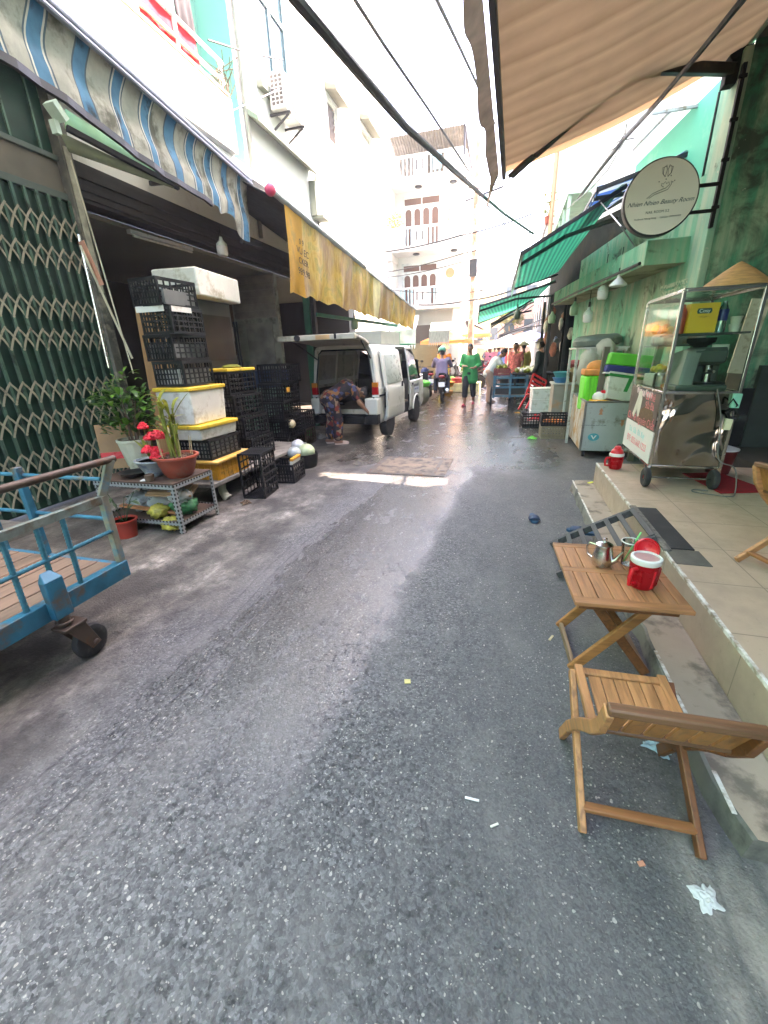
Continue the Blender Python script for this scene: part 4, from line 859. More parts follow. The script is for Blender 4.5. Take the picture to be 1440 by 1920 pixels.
# stall clutter: posts and things hung by the stall beyond the ledge
st = thing('stall', 'cluttered stall with dark posts and hung goods beyond the green house', 'stall', (1.0, 11.6, 0))
for x, y in ((-.15, 0), (.25, .1), (-.2, 1.6), (.4, 1.6)): t = MB(); t.bb((x, y, 0), (x + .07, y + .07, 2.7)); obj('post', t, DKMETAL, st)
t = MB(); t.bb((.2, .2, 0), (1.4, .26, 2.6)); t.bb((.7, 1.8, 0), (.75, 5.5, 3.0)); obj('back_panel', t, BLACK, st)
cl = [(.3, .12, .06), (.55, .5, .4), (.1, .1, .12), (.45, .15, .1), (.2, .25, .4), (.6, .55, .45)]
for k in range(16):
    t = MB(); t.blob((0, 0, 0), (rnd.uniform(.05, .1), rnd.uniform(.05, .09), rnd.uniform(.1, .22)), 8, jit=.15)
    o = obj('hung_goods', t, mat('hung_goods_%d' % (k % 6), cl[k % 6], .7, var=.4, scale=9), st); o.location = (rnd.uniform(-.25, .5), rnd.uniform(-.1, 1.2), rnd.uniform(1.2, 2.5))
# black lattice crates: one builder for all sizes
def crate_mb(L=.5, Wc=.36, Hc=.25, nx=9, ny=6, nz=3, m=0):
    t = MB(); b = .007
    for s in (-1, 1):
        y = s * (Wc / 2 - b); x = s * (L / 2 - b)
        t.bb((-L / 2, y - b, Hc - .03), (L / 2, y + b, Hc), m); t.bb((-L / 2, y - b, 0), (L / 2, y + b, .025), m)
        t.bb((x - b, -Wc / 2 + 2 * b, Hc - .03), (x + b, Wc / 2 - 2 * b, Hc), m); t.bb((x - b, -Wc / 2 + 2 * b, 0), (x + b, Wc / 2 - 2 * b, .025), m)
        for k in range(nx + 1):
            xx = -L / 2 + .012 + k * (L - .024) / nx; wd = .013 if k in (0, nx) else .0085; t.bb((xx - wd, y - .004, .025), (xx + wd, y + .004, Hc - .03), m)
        for k in range(ny + 1):
            yy = -Wc / 2 + .02 + k * (Wc - .04) / ny; wd = .01 if k in (0, ny) else .0085; t.bb((x - .004, yy - wd, .025), (x + .004, yy + wd, Hc - .03), m)
        for k in range(1, nz + 1):
            z = .025 + k * (Hc - .055) / (nz + 1); t.bb((-L / 2 + .02, y - .003, z - .007), (L / 2 - .02, y + .003, z + .007), m); t.bb((x - .003, -Wc / 2 + .03, z - .007), (x + .003, Wc / 2 - .03, z + .007), m)
    for k in range(1, nx):
        xx = -L / 2 + k * L / nx; t.bb((xx - .006, -Wc / 2 + .012, .002), (xx + .006, Wc / 2 - .012, .012), m)
    for k in range(1, ny + 1):
        yy = -Wc / 2 + k * Wc / (ny + 1); t.bb((-L / 2 + .012, yy - .006, .0125), (L / 2 - .012, yy + .006, .018), m)
    return t
CR = {}
def crate(loc, rot, label, cat='crate', m=BLACKP, size=(.5, .36, .25), group='stacked black lattice crates', nz=3, name='plastic_crate'):
    key = (size, m.name, nz)
    if key not in CR: CR[key] = mesh('crate', crate_mb(*size, nz=nz), m, smooth=False)
    o = bpy.data.objects.new(name, CR[key]); COL.objects.link(o); o.location = loc; o.rotation_euler = rot if isinstance(rot, tuple) else (0, 0, rot)
    return tag(o, label, cat, group)
GR2 = 'crates by the right stalls'
crate((.85, 8.05, .0), .05, 'pale brown lattice crate on the wet ground under the tangerine crate', m=mat('pale_crate', (.25, .2, .13), .6), size=(.44, .34, .22), group=GR2)
crate((.85, 8.05, .225), .02, 'black crate of tangerines standing on the pale crate', size=(.46, .36, .2), group=GR2)
heap('tangerines', (.85, 8.05, .26), .16, 30, .03, mat('tangerine', (.75, .2, .02), .45, var=.15), 'orange tangerines filling the upper crate', 'fruit', 2, .25)
crate((.58, 9.2, 0), .1, 'black crate with red bags beside the tangerine crate', size=(.5, .36, .25), group=GR2)
crumple('red_bags', (.6, 9.2, .12), .17, REDP, 'bright red plastic bags bulging from the black crate', 'bags', 3, (1, .7, 1.1))
crumple('green_bag', (.5, 7.85, .0), .09, GREENP, 'small green plastic bag on the ground by the tangerine crate', 'bag', 6, (1, 1, .8))
for k in range(3):
    t = MB(); t.bb((-.25, -.2, 0), (.25, .2, .2)); t.bb((-.26, -.21, .2), (.26, .21, .235)); solo('foam_box', t, FOAM, ('lowest grey-white foam box by the red chair', 'middle grey-white foam box by the red chair', 'topmost grey-white foam box by the red chair')[k], 'box', (.78, 10.1, .237 * k), (0, 0, .06 * k), bevel=.012, group='foam boxes by the red chair')
ct = thing('wooden_cabinet', 'grey wooden cabinet holding blue tubs by the handcart', 'cabinet', (1.0, 9.0, 0))
t = MB(); t.bb((-.15, -.3, 0), (.45, .3, .86)); obj('cabinet_body', t, mat('grey_board', (.3, .27, .22), .7, var=.2, scale=2, dirt=((.4, .22, .12), .2, 4)), ct, bevel=.006)
t = MB(); t.bb((-.18, -.33, .861), (.48, .33, .89)); obj('cabinet_top', t, mat('grey_top', (.36, .35, .31), .6), ct, bevel=.005)
for k, (z, m_) in enumerate(((.89, BLUEP), (.99, TEALP))):
    t = MB(); t.lathe([(.1, 0), (.15, .09), (.16, .095), (.15, .1), (.1, .01)], n=24); solo('plastic_tub', t, m_, ('blue plastic tub on the grey cabinet', 'teal plastic tub stacked in the blue tub')[k], 'tub', (.98, 8.9, z))
t = MB(); t.blob((0, 0, .14), (.12, .1, .15), 10, jit=.12, m=0); t.blob((.0, .02, .33), (.13, .1, .08), 10, jit=.15, m=1); solo('sacks', t, [BROWNPAPER, mat('dull_red_cloth', (.3, .05, .05), .8, var=.3)], 'brown sack with a dull red cloth on the grey cabinet', 'sack', (1.22, 9.0, .89))
# red plastic chair leaning
rc = thing('red_chair', 'red plastic chair tipped back against the stall', 'chair', (.62, 10.75, .42)); rc.rotation_euler = (R(-12), R(28), R(20))
t = MB()
for k in range(5): t.beam((-.2, .05 + .02 * k, .03 + k * .1), (.2, .05 + .02 * k, .03 + k * .1), .012, .06)
for s in (-1, 1): t.beam((s * .2, .02, 0), (s * .19, .16, .55), .04, .02)
t.beam((-.2, .165, .55), (.2, .165, .55), .02, .05); obj('backrest', t, REDP, rc, bevel=.004)
t = MB(); t.bb((-.22, -.36, -.03), (.22, .03, 0)); obj('seat', t, REDP, rc, bevel=.012)
for x, y in ((-.19, -.33), (.19, -.33), (-.19, .0), (.19, .0)):
    t = MB(); t.beam((x, y, -.03), (x * 1.15, y * 1.1, -.4), .035, .035); obj('leg', t, REDP, rc, bevel=.004)
# blue handcart on two big wheels
bc = thing('blue_handcart', 'blue slatted handcart with spoked wheels carrying produce crates', 'handcart', (.08, 12.3, 0))
BLM = mat('blue_cart_paint', (.035, .15, .22), .5, var=.25, dirt=((.1, .09, .07), .3, 6))
t = MB()
for z in (.35, .58, .82): t.beam((-.4, -.35, z), (.4, -.35, z), .03, .05); t.beam((-.4, .75, z), (.4, .75, z), .03, .05)
for x in (-.42, 0, .42): t.beam((x, -.352, .3), (x, -.352, .88), .05, .04, up=(0, 1, 0)); t.beam((x, .752, .3), (x, .752, .88), .05, .04, up=(0, 1, 0))
for s in (-1, 1):
    for z in (.35, .6, .84): t.beam((s * .42, -.33, z), (s * .42, .73, z), .03, .05)
obj('frame', t, BLM, bc, bevel=.004)
t = MB(); t.bb((-.4, -.33, .36), (.4, .73, .38)); t.bb((-.38, -.345, .4), (-.03, -.338, .57), 1); t.bb((.03, -.345, .4), (.38, -.338, .57), 1); obj('deck', t, [GREYWOOD, DARKIN], bc)
for s in (-1, 1):
    wv = MB(); Ry = Matrix.Rotation(R(90), 3, 'Y')
    wv.tube([(s * .5, .2 + .27 * math.cos(a * .2618), .28 + .27 * math.sin(a * .2618)) for a in range(24)], .022, 8, closed=True); wo = obj('wheel', wv, RUBBER, bc)
    h = MB(); h.lathe([(0, -.03), (.04, -.03), (.04, .03), (0, .03)], (s * .5, .2, .28), 14, rot=Ry)
    for k in range(14): h.tube([(s * .5, .2, .28), (s * .5, .2 + .26 * math.cos(k * .4488), .28 + .26 * math.sin(k * .4488))], .004, 4)
    obj('spokes', h, ALU, wo)
t = MB(); t.tube([(0, -.1, .09), (0, -.1, .35)], .02, 8); t.lathe([(0, -.02), (.09, -.02), (.09, .02), (0, .02)], (0, -.1, .09), 18, rot=Matrix.Rotation(R(90), 3, 'Y')); obj('castor', t, RUBBER, bc)
crate((-.16, 12.2, .88), 0, 'dark red crate on the blue handcart', m=mat('dark_red_crate', (.2, .03, .03), .5), size=(.42, .34, .18), group=GR2)
heap('green_fruit', (-.16, 12.2, 1.03), .15, 16, .05, [LEAFY, mat('guava', (.3, .36, .08), .5)], 'heap of yellow-green fruit in the dark red crate', 'fruit', 5, .6)
tt = thing('stall_table', 'low black topped table of cut vegetables beside the blue handcart', 'table', (.62, 12.9, 0))
t = MB(); t.bb((-.5, -.5, .86), (.55, .6, .9)); obj('tabletop', t, BLACK, tt)
for x, y in ((-.45, -.45), (.5, -.45), (-.45, .55), (.5, .55)):
    t = MB(); t.beam((x, y, 0), (x * .9, y * .9, .86), .04, .04); obj('leg', t, DKMETAL, tt)
heap('pale_vegetables', (.55, 12.9, .9), .38, 50, .06, [mat('pale_veg', (.62, .6, .42), .6, var=.25), LEAFY, FOAM], 'heap of pale cut vegetables on the black topped table', 'vegetables', 11, .35)
t = MB(); t.bb((-.06, -.05, 0), (.06, .05, .01)); solo('litter_scrap', t, ORANGEP, 'orange scrap on the wet road behind the blue handcart', 'litter', (.3, 11.3, .002), (0, 0, .2))
# ---------------------------------------------------------------- left: shop house with open front
FX = -4.85
ls = thing('white_house', 'tall whitewashed house with an open ground floor shop full of crates', 'building', (FX, 7, 0))
DKB = mat('dark_lintel', (.035, .031, .026), .8, var=.25, scale=3, streak=(1, .2, 6))
INT = mat('brown_inner_wall', (.2, .135, .08), .85, var=.15, scale=1.5, dirt=((.1, .08, .06), .25, 2))
INTG = mat('grey_green_wall', (.4, .42, .35), .85, var=.15, scale=1.5, dirt=((.12, .11, .09), .3, 2))
# facade with real window openings
WIN = [(9.2, 10.55, 6.35, 8.4), (12.55, 13.25, 6.75, 7.65), (15.3, 16.4, 7.3, 8.15)]
t = MB(); FT = 13.0
ys = sorted({8.3, 17.8} | {w_[0] for w_ in WIN} | {w_[1] for w_ in WIN})
for a, b in zip(ys[:-1], ys[1:]):
    q = [w_ for w_ in WIN if w_[0] <= a and w_[1] >= b]
    if q:
        t.bb((FX - .25, a, 4.62), (FX, b, q[0][2])); t.bb((FX - .25, a, q[0][3]), (FX, b, FT))
    else: t.bb((FX - .25, a, 4.62), (FX, b, FT))
t.bb((FX - 3, 17.8, 0), (FX, 17.95, FT)); t.bb((FX - 3.2, 8.32, 4.62), (FX - .251, 17.8, 4.7))
add('wall', t, WHITEW, ls)
t = MB(); t.bb((FX - .25, 4.5, 3.26), (FX, 13.8, 3.66)); t.bb((FX - .24, 4.5, 3.661), (FX - .01, 17.8, 4.619), 1)
for z in (3.3, 3.38, 3.5): t.bb((FX, 4.5, z), (FX + .02, 13.8, z + .05))
t.bb((FX - .2, 13.81, 0), (FX, 17.78, 3.66), 1)
add('lintel', t, [DKB, CREAM], ls)
t = MB(); t.bb((-8.5, 4.4, 3.2), (FX - .251, 13.8, 3.26)); add('ceiling', t, mat('beige_ceiling', (.3, .29, .22), .85, var=.1, scale=1), ls)
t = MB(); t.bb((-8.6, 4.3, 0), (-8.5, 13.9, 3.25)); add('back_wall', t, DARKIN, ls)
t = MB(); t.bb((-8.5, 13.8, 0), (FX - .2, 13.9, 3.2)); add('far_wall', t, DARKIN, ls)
t = MB(); t.bb((-8.5, 4.28, 0), (FX - .05, 4.4, 3.2)); add('near_wall', t, INT, ls)
t = MB(); t.bb((-7.2, 9.0, 0), (-4.95, 9.12, 3.19)); t.bb((-6.0, 8.985, 2.35), (-4.97, 8.999, 3.18), 1)
for k in range(6): t.bb((-6.0, 8.96, 2.36 + k * .135), (-4.97, 8.984, 2.46 + k * .135), 1)
add('partition', t, [INTG, mat('dull_shutter', (.32, .29, .24), .6)], ls)
t = MB(); t.bb((-7.2, 8.97, .0), (-6.05, 8.985, 3.1)); add('brown_panel', t, INT, ls)
t = MB(); t.bb((-5.75, 8.94, 1.35), (-5.1, 8.984, 2.25)); o = add('inner_window', t, mat('inner_pane', (.35, .34, .3), .15, var=.4, scale=3), ls)
# papers and pipes on the partition
t = MB()
for x, z, w_, h_ in ((-6.3, 1.9, .2, .3), (-6.55, 1.3, .22, .5), (-6.2, 1.4, .15, .2), (-6.7, 2.1, .2, .28)): t.bb((x, 8.95, z), (x + w_, 8.965, z + h_))
add('notices', t, mat('old_paper', (.5, .45, .35), .8, var=.25, scale=9), ls)
t = MB(); t.tube([(-5.95, 8.9, 2.3), (-5.95, 8.9, 1.1), (-5.9, 8.9, 1.0), (-5.8, 8.9, 1.05)], .02, 6); t.tube([(-6.02, 8.9, 2.3), (-6.02, 8.9, .9)], .025, 6); add('wall_pipe', t, DKMETAL, ls)
# windows
FRM = mat('pale_blue_frame', (.14, .22, .24), .5, var=.08); PANE = mat('blue_grey_pane', (.03, .06, .075), .12, var=.2, scale=2); LOUV = mat('brown_louvre', (.04, .025, .018), .6)
for i, (a, b, z0, z1) in enumerate(WIN):
    L = MB(); X = FX - .12
    for s in (a, b - .07): L.bb((X, s, z0), (X + .06, s + .07, z1))
    for z in (z0, z1 - .07): L.bb((X, a + .071, z), (X + .06, b - .071, z + .07))
    if i == 0:
        L.bb((X, a + (b - a) * .48, z0 + .071), (X + .061, a + (b - a) * .48 + .1, z1 - .071)); L.bb((X, a + .072, z0 + 1.42), (X + .059, b - .072, z0 + 1.5))
    fr = add('window', L, FRM if i == 0 else CREAM, ls)
    q = MB()
    if i == 0: q.bb((X + .01, a + .05, z0 + .05), (X + .03, b - .05, z1 - .05)); add('pane', q, PANE, fr)
    else:
        n = 5 if i == 1 else 3
        for k in range(n):
            z = z0 + .1 + k * (z1 - z0 - .2) / n; q.box((X + .03, (a + b) / 2, z + .06), (.015, b - a - .14, .13), Matrix.Rotation(R(20), 3, 'Y'))
        q.bb((X - .02, a + .05, z0 + .05), (X - .01, b - .05, z1 - .05), 1); add('louvres', q, [LOUV if i == 1 else CREAM, BLACK if i == 1 else mat('dull_cream', (.5, .46, .36), .7)], fr)
    if i: q = MB(); q.prism([(FX, a - .12, z1 + .05), (FX + .3, a - .12, z1 + .0), (FX + .3, a - .12, z1 + .1), (FX, a - .12, z1 + .2)], (0, b - a + .24, 0)); add('window_hood', q, mat('hood_cream%d' % i, (.16, .155, .11), .8, var=.1), ls, bevel=.01)
t = MB(); t.bb((FX, 9.0, 6.22), (FX + .12, 10.75, 6.34)); t.prism([(FX, 8.4, 5.62), (FX + .28, 8.4, 5.46), (FX + .28, 8.4, 5.54), (FX, 8.4, 5.72)], (0, 2.7, 0)); t.bb((FX, 11.0, 4.7), (FX + .16, 11.25, 5.4)); t.bb((FX, 11.05, 4.65), (FX + .3, 11.45, 4.72)); add('cornice', t, mat('cornice_paint', (.17, .19, .15), .75, var=.08, scale=2), ls, bevel=.01)
t = MB(); t.tube([(FX + .05, 8.42, 3.7), (FX + .05, 8.42, 12.5)], .04, 8); t.tube([(FX + .06, 11.3, 3.7), (FX + .06, 11.3, 5.6)], .03, 8); add('drainpipe', t, mat('pale_pipe', (.2, .19, .16), .5), ls)
# balcony house next to it
bh = thing('balcony_house', 'pale turquoise house with a white balcony above the striped awning', 'building', (FX, 3, 0))
t = MB(); t.bb((FX - .7, -25, 3.7), (FX - .6, 8.27, 10)); t.bb((FX - .7, 8.271, 4.4), (FX - .005, 8.295, 12)); add('wall', t, [mat('pale_turquoise', (.12, .34, .27), .8, var=.06, scale=1), WHITEW], bh)
t = MB(); t.bb((FX - .1, -25, 0), (FX, 0.2, 4.2)); t.bb((FX - .3, -25, 4.1), (FX - .02, 4.5, 4.35)); t.bb((FX - .3, 4.5, 4.351), (FX - .26, 8.26, 4.6)); add('lower_wall', t, GW, bh)
t = MB(); t.bb((FX - .59, .5, 4.36), (-4.4, 8.26, 4.5)); t.bb((-4.42, .5, 4.501), (-4.3, 7.15, 5.17)); t.bb((FX - .24, 7.05, 4.501), (-4.421, 7.15, 5.17)); add('balcony', t, WHITEW, bh, bevel=.01)
t = MB()
for z in (5.36, 5.58): t.beam((-4.36, .5, z), (-4.36, 7.12, z), .04, .035)
y = .6
while y < 7.2: t.beam((-4.36, y, 5.17), (-4.36, y, 5.58), .04, .04); y += .92
t.bb((-4.31, .55, 5.175), (-4.29, 7.1, 5.22), 1); t.beam((-4.36, .5, 5.22), (-4.36, 7.1, 5.22), .03, .05, m=1)
add('railing', t, [WHITEP, mat('salmon_trim', (.6, .3, .18), .7)], bh)
def garment(pts, m, label, loc, grp='washing on the balcony'):
    t = MB(); t.grid(lambda u, v: (.03 * math.sin(v * 14) * u, (v - .5) * pts[0], -pts[1] * u * (1 + .08 * math.sin(v * 9))), 6, 12); return solo('garment', t, m, label, 'clothing', loc, group=grp, solid=.008)
garment((1.0, .42), REDF, 'red cloth hung long over the balcony railing', (-4.39, 6.05, 5.62)); garment((.35, .5), mat('black_cloth', (.03, .025, .03), .9), 'black and white garment on the balcony line', (-4.5, 6.55, 6.15)); garment((.3, .55), mat('pink_cloth', (.6, .3, .2), .9, var=.4), 'salmon patterned garment beside the black one on the balcony', (-4.55, 6.2, 6.2))
t = MB(); rnd.seed(21)
for k in range(26):
    a = Vector((rnd.uniform(-.12, .12), rnd.uniform(-.14, .14), 0)); t.tube([a, a + Vector((rnd.uniform(-.1, .1), rnd.uniform(-.1, .1), .2)), a + Vector((rnd.uniform(-.2, .2), rnd.uniform(-.2, .2), rnd.uniform(.25, .42)))], .006, 4)
solo('dry_plant', t, mat('dry_twigs', (.13, .09, .06), .9), 'bundle of dry twigs at the end of the balcony', 'plant', (-4.34, 7.05, 5.18))
ya = thing('window_shade', 'small yellow framed window shade at the top left above the striped awning', 'shade', (-4.95, 4.5, 5.7))
t = MB(); a, b, c, d = [P(*p, X=-4.7) - Vector((-4.95, 4.5, 5.7)) for p in ((150, 40), (215, 22), (205, 0), (150, 0))]
t.add([a, b, c, d], [(0, 1, 2, 3)]); obj('shade_panel', t, mat('tan_panel', (.5, .42, .26), .7), ya, solid=.02)
t = MB(); t.beam(a, b, .05, .07); obj('yellow_rail', t, YELLOWP, ya)
# air conditioner
ac = thing('air_conditioner', 'white outdoor air conditioner unit bracketed under the tall window', 'air conditioner', (FX, 9.72, 6.0)); S_ = 1
t = MB(); t.bb((.08, -.42, .0), (.4, .42, .56)); obj('casing', t, WHITEP, ac, bevel=.02)
t = MB(); t.lathe([(.0, 0), (.22, 0), (.23, .015), (.0, .02)], (.4, .08, .28), 28, rot=Matrix.Rotation(R(90), 3, 'Y')); obj('fan_grille', t, mat('yellowed_grille', (.2, .18, .09), .6, var=.2), ac)
t = MB()
for r_ in range(7):
    for c_ in range(3): t.bb((.13 + c_ * .085, -.426, .06 + r_ * .066), (.195 + c_ * .085, -.4215, .105 + r_ * .066))
obj('side_vents', t, mat('vent_dark', (.1, .08, .07), .7), ac, smooth=False)
for y in (-.3, .3):
    t = MB(); t.beam((0, y, -.03), (.45, y, -.03), .04, .04); t.beam((0, y, -.3), (.4, y, -.05), .03, .03); obj('bracket', t, DKMETAL, ac)
# loose antenna wires on the facade
for i, (p, q, lab) in enumerate((((405, 222), (595, 128), 'thin bent rod sticking out of the white facade by the air conditioner'), ((390, 75), (530, 112), 'thin wire crossing the facade below the tall window'))):
    a = P(*p, X=FX + .1 + .2 * i); b = P(*q, X=FX + .5); t = MB(); t.tube([a, a.lerp(b, .5) + Vector((0, 0, -.03)), b], .012, 6); solo('wire', t, DKMETAL, lab, 'wire')
# ---------------------------------------------------------------- accordion gate
gt = thing('folding_gate', 'tall dark green accordion gate with cream lattice at the left edge', 'gate', (FX, 2.2, 0))
GY0, GY1 = .2, 4.36
GB = mat('green_gate_bar', (.1, .19, .135), .42, .3, var=.2, dirt=((.05, .07, .055), .3, 7)); LAT = mat('cream_lattice', (.45, .4, .29), .5, var=.15, dirt=((.2, .17, .12), .25, 12)); GSH = mat('dark_green_sheet', (.011, .05, .032), .5, var=.25)
t = MB(); nb = 34; st_ = (GY1 - GY0) / nb
for k in range(nb + 1):
    y = GY0 + k * st_; t.bb((FX + .03, y - .014, .06), (FX + .055, y + .004, 3.2)); t.bb((FX + .03, y + .009, .06), (FX + .05, y + .015, 3.2))
add('bars', t, GB, gt, smooth=False)
t = MB()
for z in (.4, 1.1, 1.93, 2.75):
    for k in range(nb):
        y = GY0 + k * st_
        for s in (1, -1):
            for dz in (-.16, .15):
                pts = [(FX + .053 + .003 * s, y + st_ * (1.12 * u - .06 if s > 0 else 1.06 - 1.12 * u), z + dz + .22 * (u - .5) + .022 * math.sin(math.pi * u)) for u in (0, .33, .66, 1)]
                for i in range(3): t.beam(pts[i], pts[i + 1], .004, .019, up=(0, 0, 1))
add('lattice', t, LAT, gt, smooth=False)
t = MB(); t.bb((FX - .03, GY0, .03), (FX, GY1, 3.2))
for k in range(nb): t.bb((FX, GY0 + (k + .3) * st_, .05), (FX + .012, GY0 + (k + .7) * st_, 3.2))
add('backing_sheet', t, GSH, gt, smooth=False)
t = MB(); t.bb((FX - .05, GY0, 3.2), (FX + .04, GY1, 3.27)); t.bb((FX - .05, GY0, 3.56), (FX + .04, GY1, 3.61)); t.bb((FX - .02, GY0, 3.271), (FX + .01, GY1, 3.559), 1); add('transom', t, [mat('transom_green', (.09, .12, .1), .5, var=.15), mat('transom_panel', (.15, .135, .1), .7, var=.15)], gt, bevel=.004)
t = MB(); k = GY0 + .1
while k < GY1: t.bb((FX, k, 3.611), (FX + .02, k + .02, 4.3)); k += .3
t.bb((FX - .04, GY0, 3.611), (FX - .02, GY1, 4.3), 1); add('top_bars', t, [GB, GSH], gt, smooth=False)
t = MB(); t.bb((FX - .05, GY1 + .005, 0), (FX + .1, GY1 + .13, 4.4)); t.bb((FX + .1, GY1 + .03, 2.3), (FX + .115, GY1 + .1, 3.7), 1); add('gate_post', t, [mat('mottled_post', (.12, .115, .09), .7, var=.4, scale=5, dirt=((.3, .27, .2), .3, 6)), mat('peeled_paint', (.4, .38, .28), .7, var=.3, scale=10)], gt, bevel=.006)
# bright poles standing by the post
for i, (p, q, X, r_, lab, m_) in enumerate((((150, 460), (248, 672), -4.3, .012, 'thin pale pole leaning right of the gate post', mat('pale_pole', (.7, .66, .5), .4)), ((148, 440), (205, 690), -4.45, .018, 'shiny steel pole standing against the gate post', STEEL), ((133, 300), (250, 700), -4.0, .007, 'long thin rope hanging from the awning bracket', mat('cream_rope', (.6, .55, .4), .8)))):
    a = P(*p, X=X); b = P(*q, X=X); t = MB(); t.tube([a, b], r_, 8); solo('pole' if i < 2 else 'rope', t, m_, lab, 'pole' if i < 2 else 'rope')
t = MB(); a = P(152, 452, X=-4.33); b = P(190, 535, X=-4.27); t.beam(a, b, .01, .075, up=(1, 0, 0)); solo('salmon_strap', t, mat('salmon_strap', (.62, .3, .2), .6), 'salmon coloured strap hanging between the two poles', 'strap')
# soffit under the striped awning: green boards and bracket
sf = thing('awning_box', 'green slatted box and bracket hung under the striped awning', 'awning box', (-4.2, 4, 3.6))
t = MB(); 
def q4(ps, X): return [P(*p, X=X) for p in ps]
a, b, c = P(122, 205, X=-4.55), P(340, 345, X=-4.1), P(122, 240, X=-4.55)
t.add([a, b, P(330, 345, X=-4.1), c], [(0, 1, 2, 3)]); add('pale_board', t, mat('mint_board', (.25, .48, .3), .7, var=.15), sf, solid=.02)
t = MB(); t.add([P(112, 248, X=-4.6), P(330, 350, X=-4.1), P(325, 353, X=-4.1), P(130, 285, X=-4.6)], [(0, 1, 2, 3)]); add('olive_board', t, mat('olive_board', (.18, .2, .12), .8, var=.2), sf, solid=.02)
t = MB(); t.beam(P(125, 240, X=-4.5), P(335, 352, X=-4.08), .05, .05); add('rail', t, BLACK, sf)
t = MB(); t.beam(P(92, 190, X=-4.35), P(118, 228, X=-4.35), .06, .13, up=(1, 0, 0)); t.beam(P(100, 225, X=-4.4), P(108, 252, X=-4.4), .05, .07, up=(1, 0, 0)); add('bracket', t, mat('mint_bracket', (.55, .68, .56), .6, var=.15), sf)
# ---------------------------------------------------------------- striped curtain awning
BLUES = mat('awning_blue', (.075, .23, .38), .75, var=.2, scale=9, dirt=((.04, .06, .07), .25, 5), translu=.35); GREYS = mat('awning_offwhite', (.42, .42, .36), .8, var=.2, scale=9, dirt=((.14, .14, .11), .35, 4), translu=.35); LINE = mat('awning_line', (.62, .62, .55), .8, translu=.35); DLINE = mat('awning_dark_line', (.1, .14, .17), .8, translu=.3)
sa = thing('striped_awning', 'dirty blue and white striped awning hanging over the crate shop', 'awning', (-3.2, 4, 3.7))
A0 = Vector((-2.85, 1.4, 3.7)); A1 = Vector((-3.5, 5.98, 3.7)); AL = (A1 - A0).length
def stripe(s):
    q = (s % .36) / .36
    if q < .32: return 0
    if q < .35 or q > .97: return 2
    if q < .39 or q > .93: return 3
    return 1
def drop(u, v):   # u down the curtain, v along the street
    p = A0.lerp(A1, v); s = v * AL; wob = .5 + .5 * math.sin(s * 2.1 + 1)
    xin = -.045 * math.sin(math.pi * min(1, u / .75)) * (.7 + .3 * wob) - .05 * u; dz = -(.41 + .15 * v + .02 * math.sin(s * 3.1)) * u ** 1.05
    if v > .8: dz *= 1 + (v - .8) * 1.0 * u + .12 * math.sin(s * 9) * u; xin += .06 * math.sin(s * 16) * u * (v - .8) * 5
    xin += .012 * math.sin(s * 15.0 + u * 2)
    return p + Vector((xin, 0.03 * math.sin(u * 5 + s), dz))
t = MB(); t.grid(drop, 12, 300, lambda u, v: stripe(v * AL)); o = add('curtain', t, [BLUES, GREYS, LINE, DLINE], sa); 
t = MB(); t.grid(lambda u, v: A0.lerp(A1, v) + Vector(((-4.87 - A0.lerp(A1, v).x) * u, 0, .55 * u - .08 * math.sin(math.pi * u))), 6, 240, lambda u, v: stripe(v * AL)); add('canopy', t, [BLUES, GREYS, LINE, DLINE], sa)
t = MB(); t.tube([A0 + Vector((.01, -.02, .03)), A1 + Vector((.01, .02, .03))], .035, 10); t.tube([A0 + Vector((.035, -.02, -.02)), A1 + Vector((.035, .02, -.02))], .02, 8); add('front_tube', t, mat('grey_blue_tube', (.2, .22, .27), .5, .4), sa)
t = MB(); pp = [drop(1, v / 20 * .77) + Vector((0, 0, -.01)) for v in range(21)]
for i in range(20): t.beam(pp[i], pp[i + 1] + (pp[i + 1] - pp[i]) * .05, .03, .05)
add('bottom_bar', t, mat('bar_black', (.035, .035, .04), .5, .3), sa)
t = MB(); e = drop(1, .985); t.beam(e + Vector((-.05, -.1, -.02)), e + Vector((.05, .25, -.02)), .06, .05); add('end_weight', t, BLACK, sa)
for v in (.1, .93): t = MB(); p = A0.lerp(A1, v); t.beam(p + Vector((-.04, 0, -.02)), Vector((-4.8, p.y, 3.75)), .04, .05); add('arm', t, DKMETAL, sa)
# yellow banner awning
yb = thing('yellow_banner_awning', 'yellow printed banner hung from a grey tube over the van', 'awning', (-3, 6, 3.4))
YB = mat('banner_yellow', (.6, .32, .035), .6, var=.15, scale=3, dirt=((.45, .3, .08), .2, 4), translu=.4)
def ybm():
    m, n, b = _nt('printed_banner'); tc = N(n, 'ShaderNodeTexCoord').outputs['Object']
    f = noise(n, scaled(n, tc, (1, .9, .5)), 3.2, 6, .6, 1.5); g = noise(n, scaled(n, tc, (1, 1.2, 1)), 1.4, 3)
    c = ramp(n, f, [(.25, (.26, .15, .06)), (.42, (.55, .34, .07)), (.52, (.66, .45, .11)), (.62, (.4, .33, .09)), (.78, (.7, .56, .3))])
    c = mix(n, ramp(n, g, [(.45, .0), (.6, .6)]), c, (.33, .21, .16)); n.links.new(c, b.inputs['Base Color']); b.inputs['Roughness'].default_value = .35
    bumpn(n, b, noise(n, scaled(n, tc, (1, 1.5, .25)), 4, 5, .6, .6), .8, .05)
    t = N(n, 'ShaderNodeBsdfTranslucent'); n.links.new(c, t.inputs[0]); x = N(n, 'ShaderNodeMixShader'); x.inputs[0].default_value = .4
    n.links.new(b.outputs[0], x.inputs[1]); n.links.new(t.outputs[0], x.inputs[2]); n.links.new(x.outputs[0], n.nodes['Material Output'].inputs[0]); return m
Y0 = Vector((-3.0, 5.95, 3.4)); Y1 = Vector((-2.62, 12.6, 2.63))
